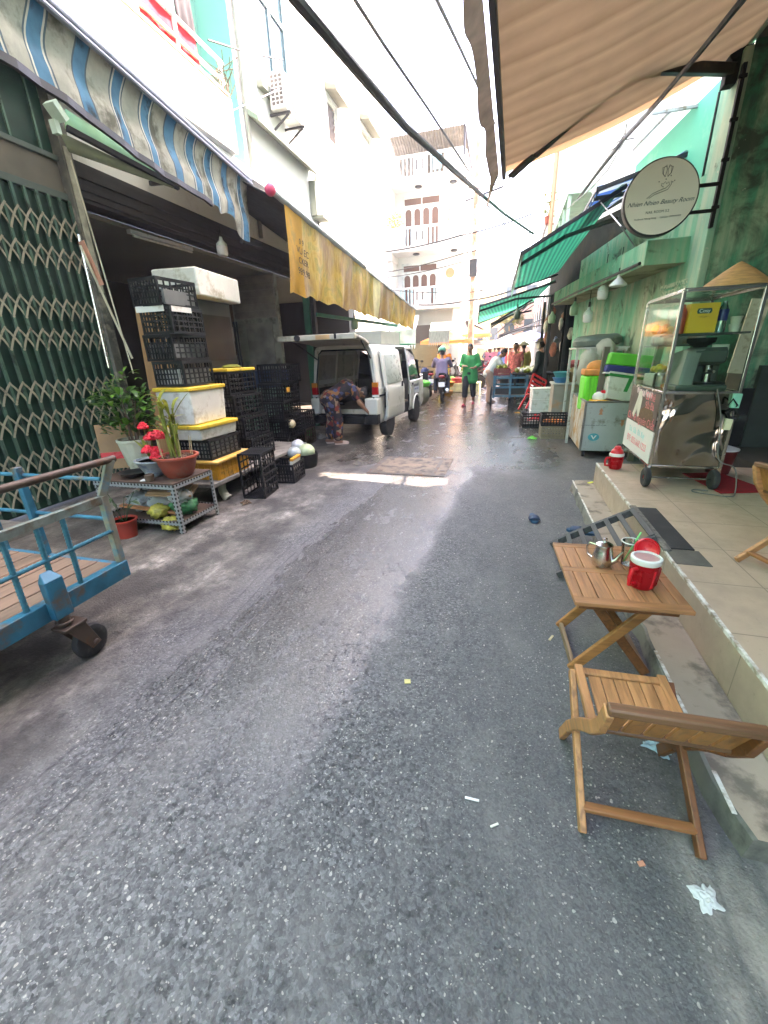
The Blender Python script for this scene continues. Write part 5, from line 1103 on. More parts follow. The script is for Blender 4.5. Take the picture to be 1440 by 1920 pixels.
def yban(u, v):
    p = Y0.lerp(Y1, v); hgt = 1.05 + (.5 - 1.05) * v; s = v * 6.66
    fold = (.035 * math.sin(s * 7 + 3 * u) + .02 * math.sin(s * 15 + 1)) * (.25 + .75 * u)
    sc = .05 * abs(math.sin(s * 7.5)) * (1 if u > .95 else 0)
    return p + Vector((fold - .06 * u, .06 * math.sin(s * 5) * u, -hgt * u + sc))
def ymat(u, v):
    s = v * 6.66
    return 1 if s < .42 else (2 if 3.35 < s < 3.72 else (3 if u > .97 else 0))  # the pale middle band is a sunlit stripe painted into the cloth
t = MB(); t.grid(yban, 24, 260, ymat); add('banner', t, [ybm(), YB, mat('painted_sun_strip', (.85, .75, .4), .6, translu=.5), WHITEP], yb)
d = (Y1 - Y0).normalized()
t = MB(); t.tube([Y0 - d * .25 + Vector((0, 0, .04)), Y0.lerp(Y1, .43) + Vector((0, 0, .04))], .04, 12); t.beam(Y0.lerp(Y1, .43) + Vector((0, 0, .02)), Y1 + d * .05 + Vector((0, 0, .02)), .03, .04); add('tube', t, mat('grey_tube', (.3, .32, .31), .5, .5), yb)
t = MB(); t.blob(Y0 - d * .3 + Vector((0, 0, .04)), .07, 14); add('red_cap', t, mat('pink_red_cap', (.6, .06, .12), .5), yb)
t = MB(); t.grid(lambda u, v: Y0.lerp(Y1, v) + Vector(((-4.87 - Y0.lerp(Y1, v).x) * u, -.4 * u * (1 - v), .03 + .9 * u)), 3, 40); add('roof', t, mat('sun_blocking_tarp', (.05, .055, .065), .7, var=.2), yb, solid=.01)  # roof made dark and raised at the wall to block the sun
ml = lambda s, z: frame(Y0 + d * s + Vector((.075, 0, z)), d, (0, 0, 1))
def ytext(body, s, z, size):
    q = ml(s, z); q.translation -= Vector((-3, 6, 3.4)); return text('lettering', body, yb, q, size, mat('banner_black_' + body[:2].strip(), (.006, .006, .007), .7))
ytext('VU EC', .26, -.52, .12); ytext('CKER', .26, -.64, .11); ytext('989.98', .25, -.78, .12); ytext('0 9', .24, -.4, .1)
# green post and cross bar by the van
gp = thing('green_post', 'dark green steel post with a cross bar beside the van', 'post', (-4.2, 8.95, 0))
t = MB(); t.bb((-.07, -.07, 0), (.07, .07, 3.2)); t.bb((.075, -.02, 0), (.16, .1, 3.0), 1); obj('post', t, [GREENPAINT, DKMETAL], gp, bevel=.006)
t = MB(); t.beam((.16, .05, 2.35), (.9, 4.2, 2.3), .06, .07); obj('cross_bar', t, mat('teal_green_paint', (.02, .2, .13), .5), gp)
bulb(P(665, 606, X=-3.3), 'greenish bulb hanging above the van roof', 'g', .5)
bulb(P(416, 462, X=-4.2), 'large white bulb hanging under the dark lintel', 'w', .25)
fl = thing('fluorescent_lamp', 'unlit fluorescent tube lamp fixed on the shop ceiling', 'lamp', P(305, 452, X=-5.05))
dv = P(362, 466, X=-5.05) - P(245, 432, X=-5.05); t = MB(); t.beam(-dv / 2, dv / 2, .07, .05); obj('lamp_body', t, WHITEP, fl, bevel=.006)
t = MB(); t.tube([-dv * .47 + Vector((.03, 0, -.05)), dv * .47 + Vector((.03, 0, -.05))], .014, 8); obj('tube', t, mat('tube_glass', (.7, .7, .6), .3), fl)
# ---------------------------------------------------------------- crates and boxes
G1 = 'crates of the tall stack'
cx, cy = -3.38, 3.94     # column centre: faces at x=-3.2 and y=3.69
def pile(z, dx, dy, rz, label, tilt=0): return crate((cx + dx, cy + dy, z), (R(tilt), 0, R(rz)), label, group=G1, size=(.36, .5, .25))
pile(1.26, .01, .01, 3, 'black crate at the bottom of the four on the white box'); pile(1.512, -.015, .0, -3, 'second black crate from the bottom of the tall stack, with a pale sticker'); pile(1.764, -.01, .015, 2, 'third black crate of the tall stack'); pile(2.016, -.035, -.01, -5, 'topmost black crate of the tall stack')
def lidbox(name, label, c, d, lid, shell, rz=0, lz=.04, grp=None):
    b = thing(name, label, 'box', c, R(rz), grp); t = MB(); x, y, z = d
    t.prism([(-x / 2 * .95, -y / 2 * .95, 0), (x / 2 * .95, -y / 2 * .95, 0), (x / 2 * .95, y / 2 * .95, 0), (-x / 2 * .95, y / 2 * .95, 0)], (0, 0, .001)); t.f = []; t.m = []; t.v = []
    t.add([(-x / 2 * .93, -y / 2 * .93, 0), (x / 2 * .93, -y / 2 * .93, 0), (x / 2 * .93, y / 2 * .93, 0), (-x / 2 * .93, y / 2 * .93, 0), (-x / 2, -y / 2, z), (x / 2, -y / 2, z), (x / 2, y / 2, z), (-x / 2, y / 2, z)], [(3, 2, 1, 0), (4, 5, 6, 7), (0, 1, 5, 4), (1, 2, 6, 5), (2, 3, 7, 6), (3, 0, 4, 7)])
    obj('box_shell', t, shell, b, bevel=.012)
    t = MB(); t.bb((-x / 2 - .015, -y / 2 - .015, z + .001), (x / 2 + .015, y / 2 + .015, z + lz)); obj('lid', t, lid, b, bevel=.008); return b
wb_ = lidbox('styrofoam_box', 'large white box with a taped yellow rim under the four black crates', (cx + .03, cy + .03, .865), (.42, .6, .345), YELLOWP, FOAM, 2)
t = MB(); t.bb((-.16, -.2985, .07), (.03, -.297, .27)); pl_ = obj('paper_label', t, mat('printed_paper', (.6, .57, .55), .8, var=.15, scale=30), wb_, smooth=False); pl_.rotation_euler = (R(2), 0, 0)
text('lettering', 'HÀNG DỄ VỠ\nXIN NHẸ TAY', wb_, frame((-.065, -.304, .2), (1, 0, 0), (0, 0, 1)), .028, INK)
lidbox('styrofoam_box', 'shallow white box with a yellow lid beneath the large white box', (cx + .08, cy + .05, .70), (.46, .62, .12), YELLOWP, FOAM, -2)
crate((cx + .12, cy + .08, .475), (0, 0, R(1)), 'black crate with pale contents between yellow lids', size=(.4, .56, .22), group='single crates')
t = MB(); t.bb((-.18, -.26, 0), (.18, .26, .17)); solo('pale_packets', t, mat('greyish_packets', (.36, .35, .32), .7, var=.4, scale=14), 'pale packets filling the black crate below the yellow lid', 'packets', (cx + .12, cy + .08, .49), (0, 0, R(1)))
t = MB(); t.bb((-.16, -.23, 0), (.16, .23, .15)); solo('pale_packets', t, mat('dull_packets', (.22, .22, .2), .7, var=.5, scale=14), 'pale packets showing through the lowest crate of the tall stack', 'packets', (cx, cy, 1.28))
for k, (z, lab) in enumerate(((1.54, 'pale packets inside the second crate of the tall stack'), (2.03, 'pale packets inside the topmost crate of the tall stack'))):
    t = MB(); t.bb((-.16, -.23, 0), (.16, .23, .13)); solo('pale_packets', t, mat('dusky_packets%d' % k, (.12, .12, .11), .6, var=.3), lab, 'packets', (cx - .01, cy, z))
t = MB(); t.bb((-.19, -.255, 0), (.14, -.247, .055)); t.bb((.182, -.2, .0), (.19, .08, .05)); solo('torn_label', t, FOAM, 'torn white label strip across the upper crates of the tall stack', 'label', (cx - .01, cy, 1.965))
oc = thing('orange_crate', 'orange-yellow crate with a lid on the low bench at the stack foot', 'crate', (cx + .16, cy + .1, .25), R(1))
t = MB(); t.bb((-.21, -.3, 0), (.21, .3, .19)); 
for k in range(8): t.bb((.209, -.29 + k * .08, .0), (.218, -.28 + k * .08, .19))
for k in range(6): t.bb((-.2 + k * .078, -.309, 0), (-.19 + k * .078, -.299, .19))
t.bb((-.214, -.304, .085), (.2145, .304, .1)); obj('crate_body', t, ORANGEP, oc, bevel=.004)
t = MB(); t.bb((-.25, -.35, .191), (.25, .35, .222)); obj('lid', t, mat('worn_orange_lid', (.72, .4, .08), .5, dirt=((.6, .5, .3), .3, 5)), oc, bevel=.008)
bn = thing('low_bench', 'low concrete bench with pale curved legs carrying the crates', 'bench', (cx + .1, 4.6, 0))
t = MB(); t.bb((-.3, -1.0, .2), (.3, 1.3, .248)); obj('bench_top', t, CONC, bn, bevel=.008)
for y in (-.75, .9):
    t = MB(); t.tube([(.2, y, .2), (.2, y, .1), (.23, y, .03), (.26, y, .0)], [.05, .045, .05, .06], 12); obj('leg', t, mat('pale_cement_leg', (.4, .39, .31), .7), bn)
# white foam box on the cabinet
cb = thing('display_cabinet', 'dark metal cabinet standing behind the tall crate stack', 'cabinet', (-4.0, 4.95, 0))
t = MB(); t.bb((-.35, -.45, 0), (.25, .55, 2.22)); obj('cabinet_body', t, mat('dark_cabinet', (.05, .042, .032), .35, .2, var=.3), cb, bevel=.006)
t = MB(); t.bb((.251, -.4, 1.5), (.262, .5, 2.05)); obj('door_glass', t, mat('dark_glass', (.04, .03, .022), .08), cb)
lb = thing('styrofoam_box', 'big soiled white foam box lying on the dark cabinet', 'box', (-3.9, 5.12, 2.225)); t = MB(); t.bb((-.28, -.5, 0), (.3, .5, .3)); obj('box_shell', t, FOAM, lb, bevel=.02); lb.rotation_euler = (0, 0, R(6))
# second stack
G2 = 'crates of the second stack'
for k, (z, dx, dy, rz, lab) in enumerate(((.25, .08, .1, 4, 'lowest black crate of the second stack'), (.53, .05, .05, 2, 'lower middle black crate of the second stack'), (.81, .02, 0, -2, 'upper middle black crate of the second stack'), (1.09, -.02, -.02, 1, 'top black crate of the second stack'))):
    crate((-3.45 + dx, 4.85 + dy, z), (R(0), 0, R(rz)), lab, size=(.42, .62, .275), group=G2)
t = MB(); t.bb((-.22, -.3, 0), (.22, .3, .035)); t.blob((.02, .08, .05), (.1, .16, .03), 10, m=1, jit=.1); solo('yellow_tray', t, [YELLOWP, LEAFY], 'yellow tray of greens on top of the second stack', 'tray', (-3.47, 4.83, 1.368), bevel=.006)
# third stack, on the ground further along
G3 = 'crates of the third stack'
for k in range(5):
    crate((-3.55 + .03 * math.sin(k * 2), 6.25, .0 + .285 * k), (0, 0, R(3 * math.sin(k * 3))), ('bottom black crate of the third stack', 'second black crate of the third stack, holding a pale cabbage', 'third black crate of the third stack', 'fourth black crate of the third stack, with an orange tag', 'top black crate of the third stack')[k], size=(.42, .6, .28), group=G3)
t = MB(); t.blob((0, 0, 0), .07, 10, jit=.1); solo('cabbage', t, mat('pale_cabbage', (.6, .5, .3), .6, var=.3), 'pale cut cabbage poking out of the third stack', 'cabbage', (-3.33, 6.1, .5))
t = MB(); t.bb((0, -.05, 0), (.004, .05, .07)); solo('orange_tag', t, ORANGEP, 'small orange tag on the third stack of crates', 'tag', (-3.32, 6.1, 1.0))
crate((-3.65, 6.95, 0), (0, 0, R(3)), 'brownish lower crate beside the van', m=mat('brown_crate', (.1, .075, .05), .6), size=(.45, .5, .3), group='single crates')
crate((-3.65, 6.95, .302), (0, 0, R(-2)), 'upper black crate beside the van', size=(.45, .5, .3), group='single crates')
# crates at the road edge
crate((-2.76, 4.3, .26), (R(90), 0, R(8)), 'black crate stood on its side at the road edge', size=(.27, .52, .4), group='single crates')
crate((-2.72, 4.72, .0), (0, 0, R(6)), 'black crate holding a white packet behind the upended crate', size=(.36, .4, .24), group='single crates')
t = MB(); t.bb((-.02, -.14, 0), (.02, .14, .12)); t.bb((-.0205, -.14, .12), (.0205, .14, .155), 1); solo('white_packet', t, [FOAM, ORANGEP], 'white packet with an orange strip in the road side crate', 'packet', (-2.6, 4.74, .15), (0, .1, R(6)), bevel=.004)
rb = MB()
rb.lathe([(.0, 0), (.16, 0), (.17, .01), (.19, .1), (.2, .2), (.185, .2), (.17, .1), (.15, .02)], n=30)
solo('round_basket', rb, BLACKP, 'round black basket of bagged cabbages at the road edge', 'basket', (-2.78, 5.38, 0))
for k, (dx, dy, dz, r_, m_, lab) in enumerate(((0.03, .02, .22, .13, mat('cabbage_green', (.4, .48, .28), .5, var=.3, scale=7), 'round green cabbage in the black basket'), (-.1, -.1, .22, .11, mat('bagged_grey', (.36, .4, .38), .25, var=.35, scale=8, bump=.5, bscale=12), 'grey bagged bundle leaning in the black basket'), (-.12, .06, .3, .1, mat('bagged_silver', (.45, .47, .47), .2, var=.35, scale=8, bump=.5, bscale=12), 'silvery plastic bag on top of the black basket'))):
    t = MB(); t.blob((0, 0, 0), (r_, r_, r_ * .85), 14, jit=.07); solo('vegetable_bag', t, m_, lab, 'vegetables', (-2.78 + dx, 5.38 + dy, dz), sub=1)
t = MB(); t.lathe([(.0, 0), (.2, 0), (.24, .16), (.25, .17)], n=24); t.blob((0, 0, .16), (.2, .2, .1), 12, jit=.1); solo('green_basin', t, mat('deep_green_plastic', (.02, .28, .05), .4), 'green plastic basin on the ground behind the crates', 'basin', (-3.95, 7.7, 0))
crumple('pale_sack', (-3.5, 7.55, 0), .22, mat('dull_grey_sack', (.22, .22, .2), .6, var=.3), 'pale grey sack lying on the ground by the bending woman', 'sack', 12, (1, .7, .5))
fg = thing('green_chest', 'dull green chest with a blue crate on it behind the third stack', 'chest', (-4.75, 7.9, 0))
t = MB(); t.bb((-.4, -.35, 0), (.35, .35, .95)); obj('chest_body', t, mat('dull_mint', (.12, .22, .16), .5, var=.15), fg, bevel=.01)
t = MB(); t.bb((-.38, -.33, .96), (.33, .33, 1.28)); obj('blue_crate', t, mat('dark_blue_plastic', (.01, .04, .1), .5), fg, bevel=.01)
# ---------------------------------------------------------------- plant rack
pr_ = thing('angle_iron_rack', 'low slotted angle iron rack carrying flower pots', 'rack', (-2.8, 2.86, 0))
def slotted():
    m, n, b = _nt('slotted_angle'); tc = N(n, 'ShaderNodeTexCoord').outputs['Object']
    v = N(n, 'ShaderNodeTexVoronoi'); v.inputs['Scale'].default_value = 26; v.inputs['Randomness'].default_value = 0; n.links.new(tc, v.inputs[0])
    k = math_(n, 'LESS_THAN', v.outputs['Distance'], .3); c = mix(n, k, (.3, .32, .32), (.03, .03, .03)); n.links.new(c, b.inputs['Base Color']); b.inputs['Roughness'].default_value = .5; b.inputs['Metallic'].default_value = .4; return m
SA_ = slotted(); RX, RY, RZ = -.92, .53, .47
for x in (0, RX):
    for y in (0, RY):
        t = MB(); sx = -1 if x == 0 else 1; sy = 1 if y == 0 else -1; t.bb((x, y, 0), (x + sx * .04, y + sy * .003, RZ)); t.bb((x, y + sy * .0031, 0), (x + sx * .003, y + sy * .04, RZ)); obj('leg', t, SA_, pr_, smooth=False)
t = MB()
for y in (-.003, RY + .003): t.bb((RX, y - .0015, RZ - .04), (0, y + .0015, RZ)); t.bb((RX, y - .0015, .08), (0, y + .0015, .12))
for x in (.003, RX - .003): t.bb((x - .0015, .0, RZ - .04), (x + .0015, RY, RZ)); t.bb((x - .0015, .0, .08), (x + .0015, RY, .12))
obj('rails', t, SA_, pr_, smooth=False)
t = MB(); t.bb((RX + .005, .005, RZ), (-.005, RY - .005, RZ + .012)); t.bb((RX + .005, .005, .1), (-.005, RY - .005, .11)); obj('board', t, mat('dark_rack_board', (.075, .045, .03), .7, var=.3), pr_)
RT = RZ + .013
def leaf(t, base, d, L, wd, m=0, curl=.25, up=Vector((0, 0, 1))):
    d = Vector(d).normalized(); s = d.cross(up)
    s = s.normalized() if s.length > .05 else Vector((1, 0, 0)); nrm = s.cross(d)
    pts = []
    for i, (f, w_) in enumerate(((0, .12), (.3, .85), (.6, 1.0), (.85, .6), (1, .03))):
        c = Vector(base) + d * L * f - nrm * (-curl * L * f * (1 - f)) + Vector((0, 0, -curl * L * f * f * .6))
        pts += [c - s * wd * w_ / 2 + nrm * wd * .12 * w_, c, c + s * wd * w_ / 2 + nrm * wd * .12 * w_]
    fs = []
    for i in range(4):
        a = i * 3; fs += [(a, a + 1, a + 4, a + 3), (a + 1, a + 2, a + 5, a + 4)]
    t.add(pts, fs, m)
def bush(t, n, c, rad, hgt, L, wd, seed, m=0, thick=0):
    rr = random.Random(seed)
    for k in range(n):
        a = rr.uniform(0, 6.28); q = rad * rr.random() ** .6; z = hgt * rr.random()
        sh_ = .6 + .4 * math.sin(math.pi * (.15 + .8 * z / hgt)); b = Vector(c) + Vector((q * sh_ * math.cos(a), q * sh_ * math.sin(a), z))
        leaf(t, b, (math.cos(a) * .8 + rr.uniform(-.5, .5), math.sin(a) * .8 + rr.uniform(-.5, .5), rr.uniform(-.1, .9)), L * rr.uniform(.6, 1.2), wd * rr.uniform(.7, 1.2), m if isinstance(m, int) else rr.choice(m), rr.uniform(.1, .5))
def plant_pot(name, label, loc, parts): pass
# ribbed white pot with bush
p1_ = thing('potted_bush', 'leafy green bush in a tall ribbed off-white pot on the rack', 'plant', (-3.5, 3.22, RT))
t = MB(); n = 48; vs = []; pf = [(.075, 0), (.08, .02), (.082, .05), (.088, .06), (.125, .265), (.135, .27), (.135, .29), (.12, .29), (.11, .2)]
for r_, z in pf:
    for k in range(n): a = 2 * math.pi * k / n; q = r_ * (1 + (.03 * math.cos(a * 14) if .05 < z < .27 else 0)); vs.append((q * math.cos(a), q * math.sin(a), z))
t.add(vs, [(i * n + k, i * n + (k + 1) % n, (i + 1) * n + (k + 1) % n, (i + 1) * n + k) for i in range(len(pf) - 1) for k in range(n)]); obj('pot', t, mat('offwhite_pot', (.55, .54, .42), .5, var=.1, dirt=((.28, .24, .15), .3, 6)), p1_)
t = MB(); t.lathe([(0, .27), (.118, .265)], n=24); obj('soil', t, SOIL, p1_)
t = MB(); rnd.seed(31)
for k in range(7): a = k * .9; t.tube([(.03 * math.cos(a), .03 * math.sin(a), .26), (.06 * math.cos(a), .06 * math.sin(a), .42), (.12 * math.cos(a), .12 * math.sin(a), .62)], [.009, .007, .004], 6)
obj('stems', t, mat('brown_stem', (.1, .065, .04), .8), p1_)
t = MB(); bush(t, 250, (0, 0, .34), .23, .36, .1, .045, 4, [0, 0, 0, 1]); bush(t, 26, (-.18, .03, .55), .18, .1, .08, .03, 8); bush(t, 14, (0, .05, .72), .1, .12, .09, .035, 9, 1); obj('foliage', t, [LEAF, mat('bright_leaf', (.07, .2, .02), .35, var=.4, translu=.3)], p1_)
# oriental bowl with red roses
p2__ = thing('rose_bowl', 'grey patterned bowl of red cloth roses on the rack', 'plant', (-3.2, 3.1, RT))
t = MB(); t.lathe([(.06, 0), (.07, .01), (.075, .03), (.115, .11), (.125, .115), (.125, .125), (.112, .125), (.1, .1)], n=30); obj('bowl', t, mat('grey_glaze', (.3, .33, .33), .4, var=.15, dirt=((.15, .17, .25), .35, 18)), p2__)
t = MB(); t.lathe([(0, .11), (.11, .11)], n=20); obj('soil', t, SOIL, p2__)
rnd.seed(9); ROSE = mat('rose_cloth', (.6, .015, .03), .7, var=.25, scale=30)
for x, y, z, r_ in ((.02, -.04, .2, .05), (.07, -.02, .19, .045), (.0, .03, .28, .055), (.06, .03, .3, .05), (.1, .02, .29, .045), (-.02, .0, .36, .04), (.09, -.06, .16, .04)):
    t = MB()
    for ring, (rr_, zz, nn) in enumerate(((.25, .02, 4), (.6, .008, 6), (1.0, -.006, 8))):
        for k in range(nn):
            a = k * 6.283 / nn + ring; q = r_ * rr_
            t.blob((x + q * .7 * math.cos(a), y + q * .7 * math.sin(a), z + zz), (r_ * .34, r_ * .34, r_ * .3), 6, jit=.15)
    obj('rose', t, ROSE, p2__)
t = MB(); 
for x, y, z in ((.02, -.04, .2), (.07, -.02, .19), (.0, .03, .28), (.06, .03, .3), (-.02, .0, .36)): t.tube([(x * .5, y * .5, .11), (x, y, z)], .003, 4)
for a_ in ((-.16, -.02, .27), (-.1, .05, .2)): leaf(t, (-.02, 0, .12), a_, .2, .03, 0)
obj('stems', t, LEAFY, p2__)
# round terracotta pot
p3_ = thing('terracotta_planter', 'round red-brown planter with a tall stalk plant on the rack', 'plant', (-2.95, 3.13, RT))
t = MB(); t.lathe([(.085, 0), (.09, .012), (.1, .02), (.125, .09), (.135, .135), (.155, .14), (.155, .155), (.135, .155), (.125, .12)], n=36); obj('pot', t, TERRA, p3_)
t = MB(); t.lathe([(0, .14), (.06, .145), (.13, .13)], n=24); rnd.seed(41)
for k in range(60): a = rnd.uniform(0, 6.28); q = .12 * math.sqrt(rnd.random()); t.box((q * math.cos(a), q * math.sin(a), .142), (.03, .008, .006), Euler((rnd.random(), rnd.random(), rnd.random() * 3)).to_matrix())
obj('soil', t, mat('bark_soil', (.1, .05, .028), .95, var=.6, scale=40), p3_)
t = MB(); rnd.seed(43)
for k in range(7):
    a = k * .9; b = Vector((.03 * math.cos(a), .03 * math.sin(a), .14)); hgt = rnd.uniform(.25, .42); q = b + Vector((rnd.uniform(-.03, .03), rnd.uniform(-.03, .03), hgt)); t.tube([b, b.lerp(q, .5), q], [.009, .008, .005], 6)
    for j in range(3): leaf(t, b.lerp(q, .4 + .25 * j), (rnd.uniform(-1, 1), rnd.uniform(-1, 1), .8), rnd.uniform(.1, .22), .03, 0, .4)
leaf(t, (.03, 0, .4), (.5, .3, .8), .25, .045, 0, .1); leaf(t, (-.02, 0, .5), (-.3, -.4, .6), .18, .04, 0, .6)
for x, y in ((.09, -.05), (-.07, -.06), (.1, .05), (-.02, -.1), (.06, .08)): t.tube([(x, y, .14), (x * 1.1, y * 1.1, .28)], .003, 4, m=1)
obj('stalks', t, [LEAFY, mat('bamboo_stick', (.55, .42, .22), .6)], p3_)
t = MB(); t.lathe([(.025, 0), (.04, .005), (.042, .06), (.035, .065), (.03, .02)], n=16); solo('small_clay_cup', t, mat('brown_clay', (.1, .06, .035), .7, var=.3), 'small brown clay cup in front of the planters on the rack', 'cup', (-3.1, 2.92, RT))
t = MB(); t.lathe([(.05, 0), (.1, .02), (.13, .05), (.12, .05), (.09, .03)], n=24); solo('black_dish', t, BLACKP, 'black dish at the foot of the ribbed pot', 'dish', (-3.38, 3.02, RT))
t = MB(); t.bb((-.05, -.03, 0), (.05, .03, .008)); solo('white_packet', t, WHITEP, 'flat white packet lying on the rack board', 'packet', (-3.15, 2.93, RT), (0, 0, .3), bevel=.003)
t = MB(); t.bb((-.01, -.2, 0), (.01, .2, .45)); t.bb((.011, -.2, .1), (.013, .2, .17), 1); solo('cardboard_sheet', t, [BROWNPAPER, REDP], 'brown cardboard sheet standing behind the ribbed pot', 'cardboard', (-3.78, 3.3, RT), (0, -.08, R(-60)))
# board pillar behind bush
t = MB(); t.bb((-.02, -.16, 0), (.02, .16, 2.15)); solo('wooden_board', t, wood('plywood_brown', (.36, .19, .07), 'Z', .7, .7), 'tall brown plywood board leaning beside the crate stack', 'board', (-4.0, 4.2, .0), (0, R(-6), R(-70)))
for q_, s_ in ((p1_, 1.13), (p2__, 1.3), (p3_, 1.3)): q_.scale = (s_, s_, s_)
# bags under the rack
BAGM = [BAG, mat('green_net', (.03, .17, .06), .45, var=.5, scale=18), mat('yellow_scrap', (.42, .36, .06), .5, var=.5, scale=18), BROWNPAPER, mat('grey_bag', (.3, .32, .31), .3, var=.3, bump=.5, bscale=14)]
for k, (x, y, z, r_, m_, lab) in enumerate(((-3.45, 3.1, .11, .12, 4, 'grey plastic bag at the left under the rack'), (-3.2, 3.12, .11, .13, 0, 'clear bundle of plastic bags in the middle under the rack'), (-2.95, 3.1, .11, .11, 1, 'green net bag at the right under the rack'), (-2.93, 3.05, .24, .09, 0, 'clear plastic bag on top of the green net'), (-3.12, 2.95, .11, .08, 2, 'yellow wrapped scraps at the front under the rack'), (-2.98, 2.93, .0, .08, 2, 'yellow leaves spilling to the ground under the rack'))):
    rr = random.Random(k); t = MB(); t.blob((0, 0, r_ * .8), (r_ * 1.2, r_, r_ * .8), 26, jit=.24); solo('plastic_bag' if m_ in (0, 1, 4) else 'yellow_scraps', t, BAGM[m_], lab, 'bag' if m_ in (0, 1, 4) else 'scraps', (x, y, z), ang=180)
t = MB(); t.bb((-.2, -.14, 0), (.2, .14, .02)); t.bb((-.18, -.13, .021), (.16, .12, .04)); solo('flattened_cardboard', t, BROWNPAPER, 'flattened brown cardboard lying across the bags under the rack', 'cardboard', (-3.05, 3.1, .33), (R(5), R(6), R(25)))
t = MB(); t.beam((-.28, 0, 0), (.3, .05, .0), .05, .02); solo('loose_timber', t, WOODX, 'loose wooden stick lying across the front under the rack', 'stick', (-3.2, 2.92, .19), (0, R(10), R(10)))
rp_ = thing('red_pot', 'red plastic pot with a thin dark plant on the ground before the rack', 'plant', (-3.3, 2.72, 0))
t = MB(); t.lathe([(.08, 0), (.1, .15), (.112, .155), (.112, .17), (.098, .17), (.09, .1)], n=28); obj('pot', t, mat('rust_red_plastic', (.33, .035, .02), .5, var=.12), rp_)
t = MB(); t.lathe([(0, .15), (.097, .15)], n=20); obj('soil', t, SOIL, rp_)
t = MB(); rnd.seed(51)
for k in range(6):
    a = k * 1.05; b = Vector((.02 * math.cos(a), .02 * math.sin(a), .15)); q = b + Vector((.12 * math.cos(a), .12 * math.sin(a), rnd.uniform(.15, .36))); t.tube([b, b.lerp(q, .5) + Vector((0, 0, .04)), q], .003, 5); leaf(t, q, (math.cos(a), math.sin(a), -.2), .1, .04); leaf(t, b.lerp(q, .6), (math.sin(a), math.cos(a), .5), .07, .03)
obj('leaves', t, mat('dark_leaf', (.02, .05, .015), .5, var=.4), rp_)
crumple('coir_scrap', (-2.72, 3.75, 0), .08, mat('coir', (.11, .07, .04), .95, var=.5, scale=30), 'brown fibrous scrap on the ground beside the bench leg', 'scrap', 15, (1, .7, .5))
# ---------------------------------------------------------------- blue trolley
tr = thing('blue_trolley', 'blue welded trolley with a wooden bed and rebar railing at the left edge', 'trolley', (-2.15, 1.7, 0))
TB = mat('blue_trolley_paint', (.012, .125, .2), .45, .1, var=.3, scale=9, dirt=((.11, .085, .06), .3, 8), bump=.1, bscale=40); TBW = mat('worn_rail_paint', (.2, .24, .22), .55, .3, var=.3, scale=10, dirt=((.16, .11, .07), .45, 8)); REB = mat('blue_rebar', (.03, .17, .24), .45, .2, var=.25, scale=30); RUSTM = mat('brown_rusty_steel', (.085, .06, .045), .55, .5, var=.25, dirt=((.16, .08, .04), .25, 9))
TL = -2.6
def rebar(t, a, b, r_, m=0):
    a, b = Vector(a), Vector(b); L = (b - a).length; n = max(4, int(L / .009)); t.tube([a.lerp(b, i / n) for i in range(n + 1)], [r_ * (1.18 if i % 2 else .92) for i in range(n + 1)], 8, m)
t = MB(); t.bb((-.028, TL, .30), (.028, .0, .40)); t.bb((-.95, -.03, .30), (-.029, .0, .38)); t.bb((-.98, TL, .30), (-.951, .0, .40)); t.bb((-.95, TL, .30), (-.029, TL + .04, .38)); obj('bed_frame', t, TB, tr, bevel=.004)
t = MB()
for k in range(7): t.bb((-.94 + k * .13, TL + .05, .362), (-.82 + k * .13, -.035, .385))
obj('bed_planks', t, wood('old_bed_planks', (.2, .125, .08), 'Y', .8, .6), tr, bevel=.003)
t = MB(); t.beam((0, -.02, .401), (0, -.02, .81), .04, .04); t.beam((0, -.02, .81), (.035, .06, 1.0), .04, .04); obj('corner_post', t, mat('worn_post', (.24, .22, .17), .55, .3, var=.35, scale=7, dirt=((.06, .22, .32), .3, 5)), tr, bevel=.004)
for x in (-.6, -.97): t = MB(); t.beam((x, -.02, .385), (x, -.02, .95), .04, .04); obj('end_post', t, TB, tr, bevel=.004)
t = MB(); t.beam((0, TL, .79), (0, -.04, .79), .03, .045); obj('top_rail', t, TBW, tr, bevel=.003)
for z, r_ in ((.9, .012), (.66, .012)):
    t = MB(); t.tube([(-.98, -.01, z), (0, -.0, z)], r_, 8); obj('end_rod', t, TB, tr)
t = MB(); rebar(t, (0, TL, .585), (.01, -.03, .6), .011); obj('rebar_rail', t, REB, tr)
for y in (-.28, -.41, -.56, -.86, -1.16, -1.46, -1.8, -2.1, -2.4):
    t = MB(); rebar(t, (.006, y, .40), (.006, y + .01, .77), .0125); obj('rebar_upright', t, REB, tr)
t = MB(); t.tube([(.035, TL, 1.0), (.035, .085, 1.0)], .02, 12); obj('handle_pipe', t, RUSTM, tr)
t = MB(); t.bb((.03, -.49, .31), (.075, -.4, .52)); t.add([(.03, -.49, .521), (.075, -.49, .521), (.075, -.4, .521), (.03, -.4, .521), (.03, -.47, .56), (.03, -.42, .56)], [(0, 1, 4), (1, 2, 5, 4), (2, 3, 5), (3, 0, 4, 5)]); obj('castor_mount', t, TB, tr, bevel=.004)
cs = MB(); cs.tube([(.045, -.445, .309), (.045, -.445, .255)], .03, 14); cs.tube([(.045, -.445, .28), (.045, -.445, .265)], .04, 14); cs.bb((.0, -.49, .235), (.1, -.37, .252))
for s in (-1, 1): cs.prism([(.05 + s * .038, -.48, .24), (.05 + s * .038, -.38, .24), (.05 + s * .038, -.33, .08), (.05 + s * .038, -.385, .065)], (s * .006, 0, 0))
cs.tube([(-.005, -.36, .095), (.105, -.36, .095)], .014, 10); co = obj('castor_fork', cs, RUSTM, tr, bevel=.003)
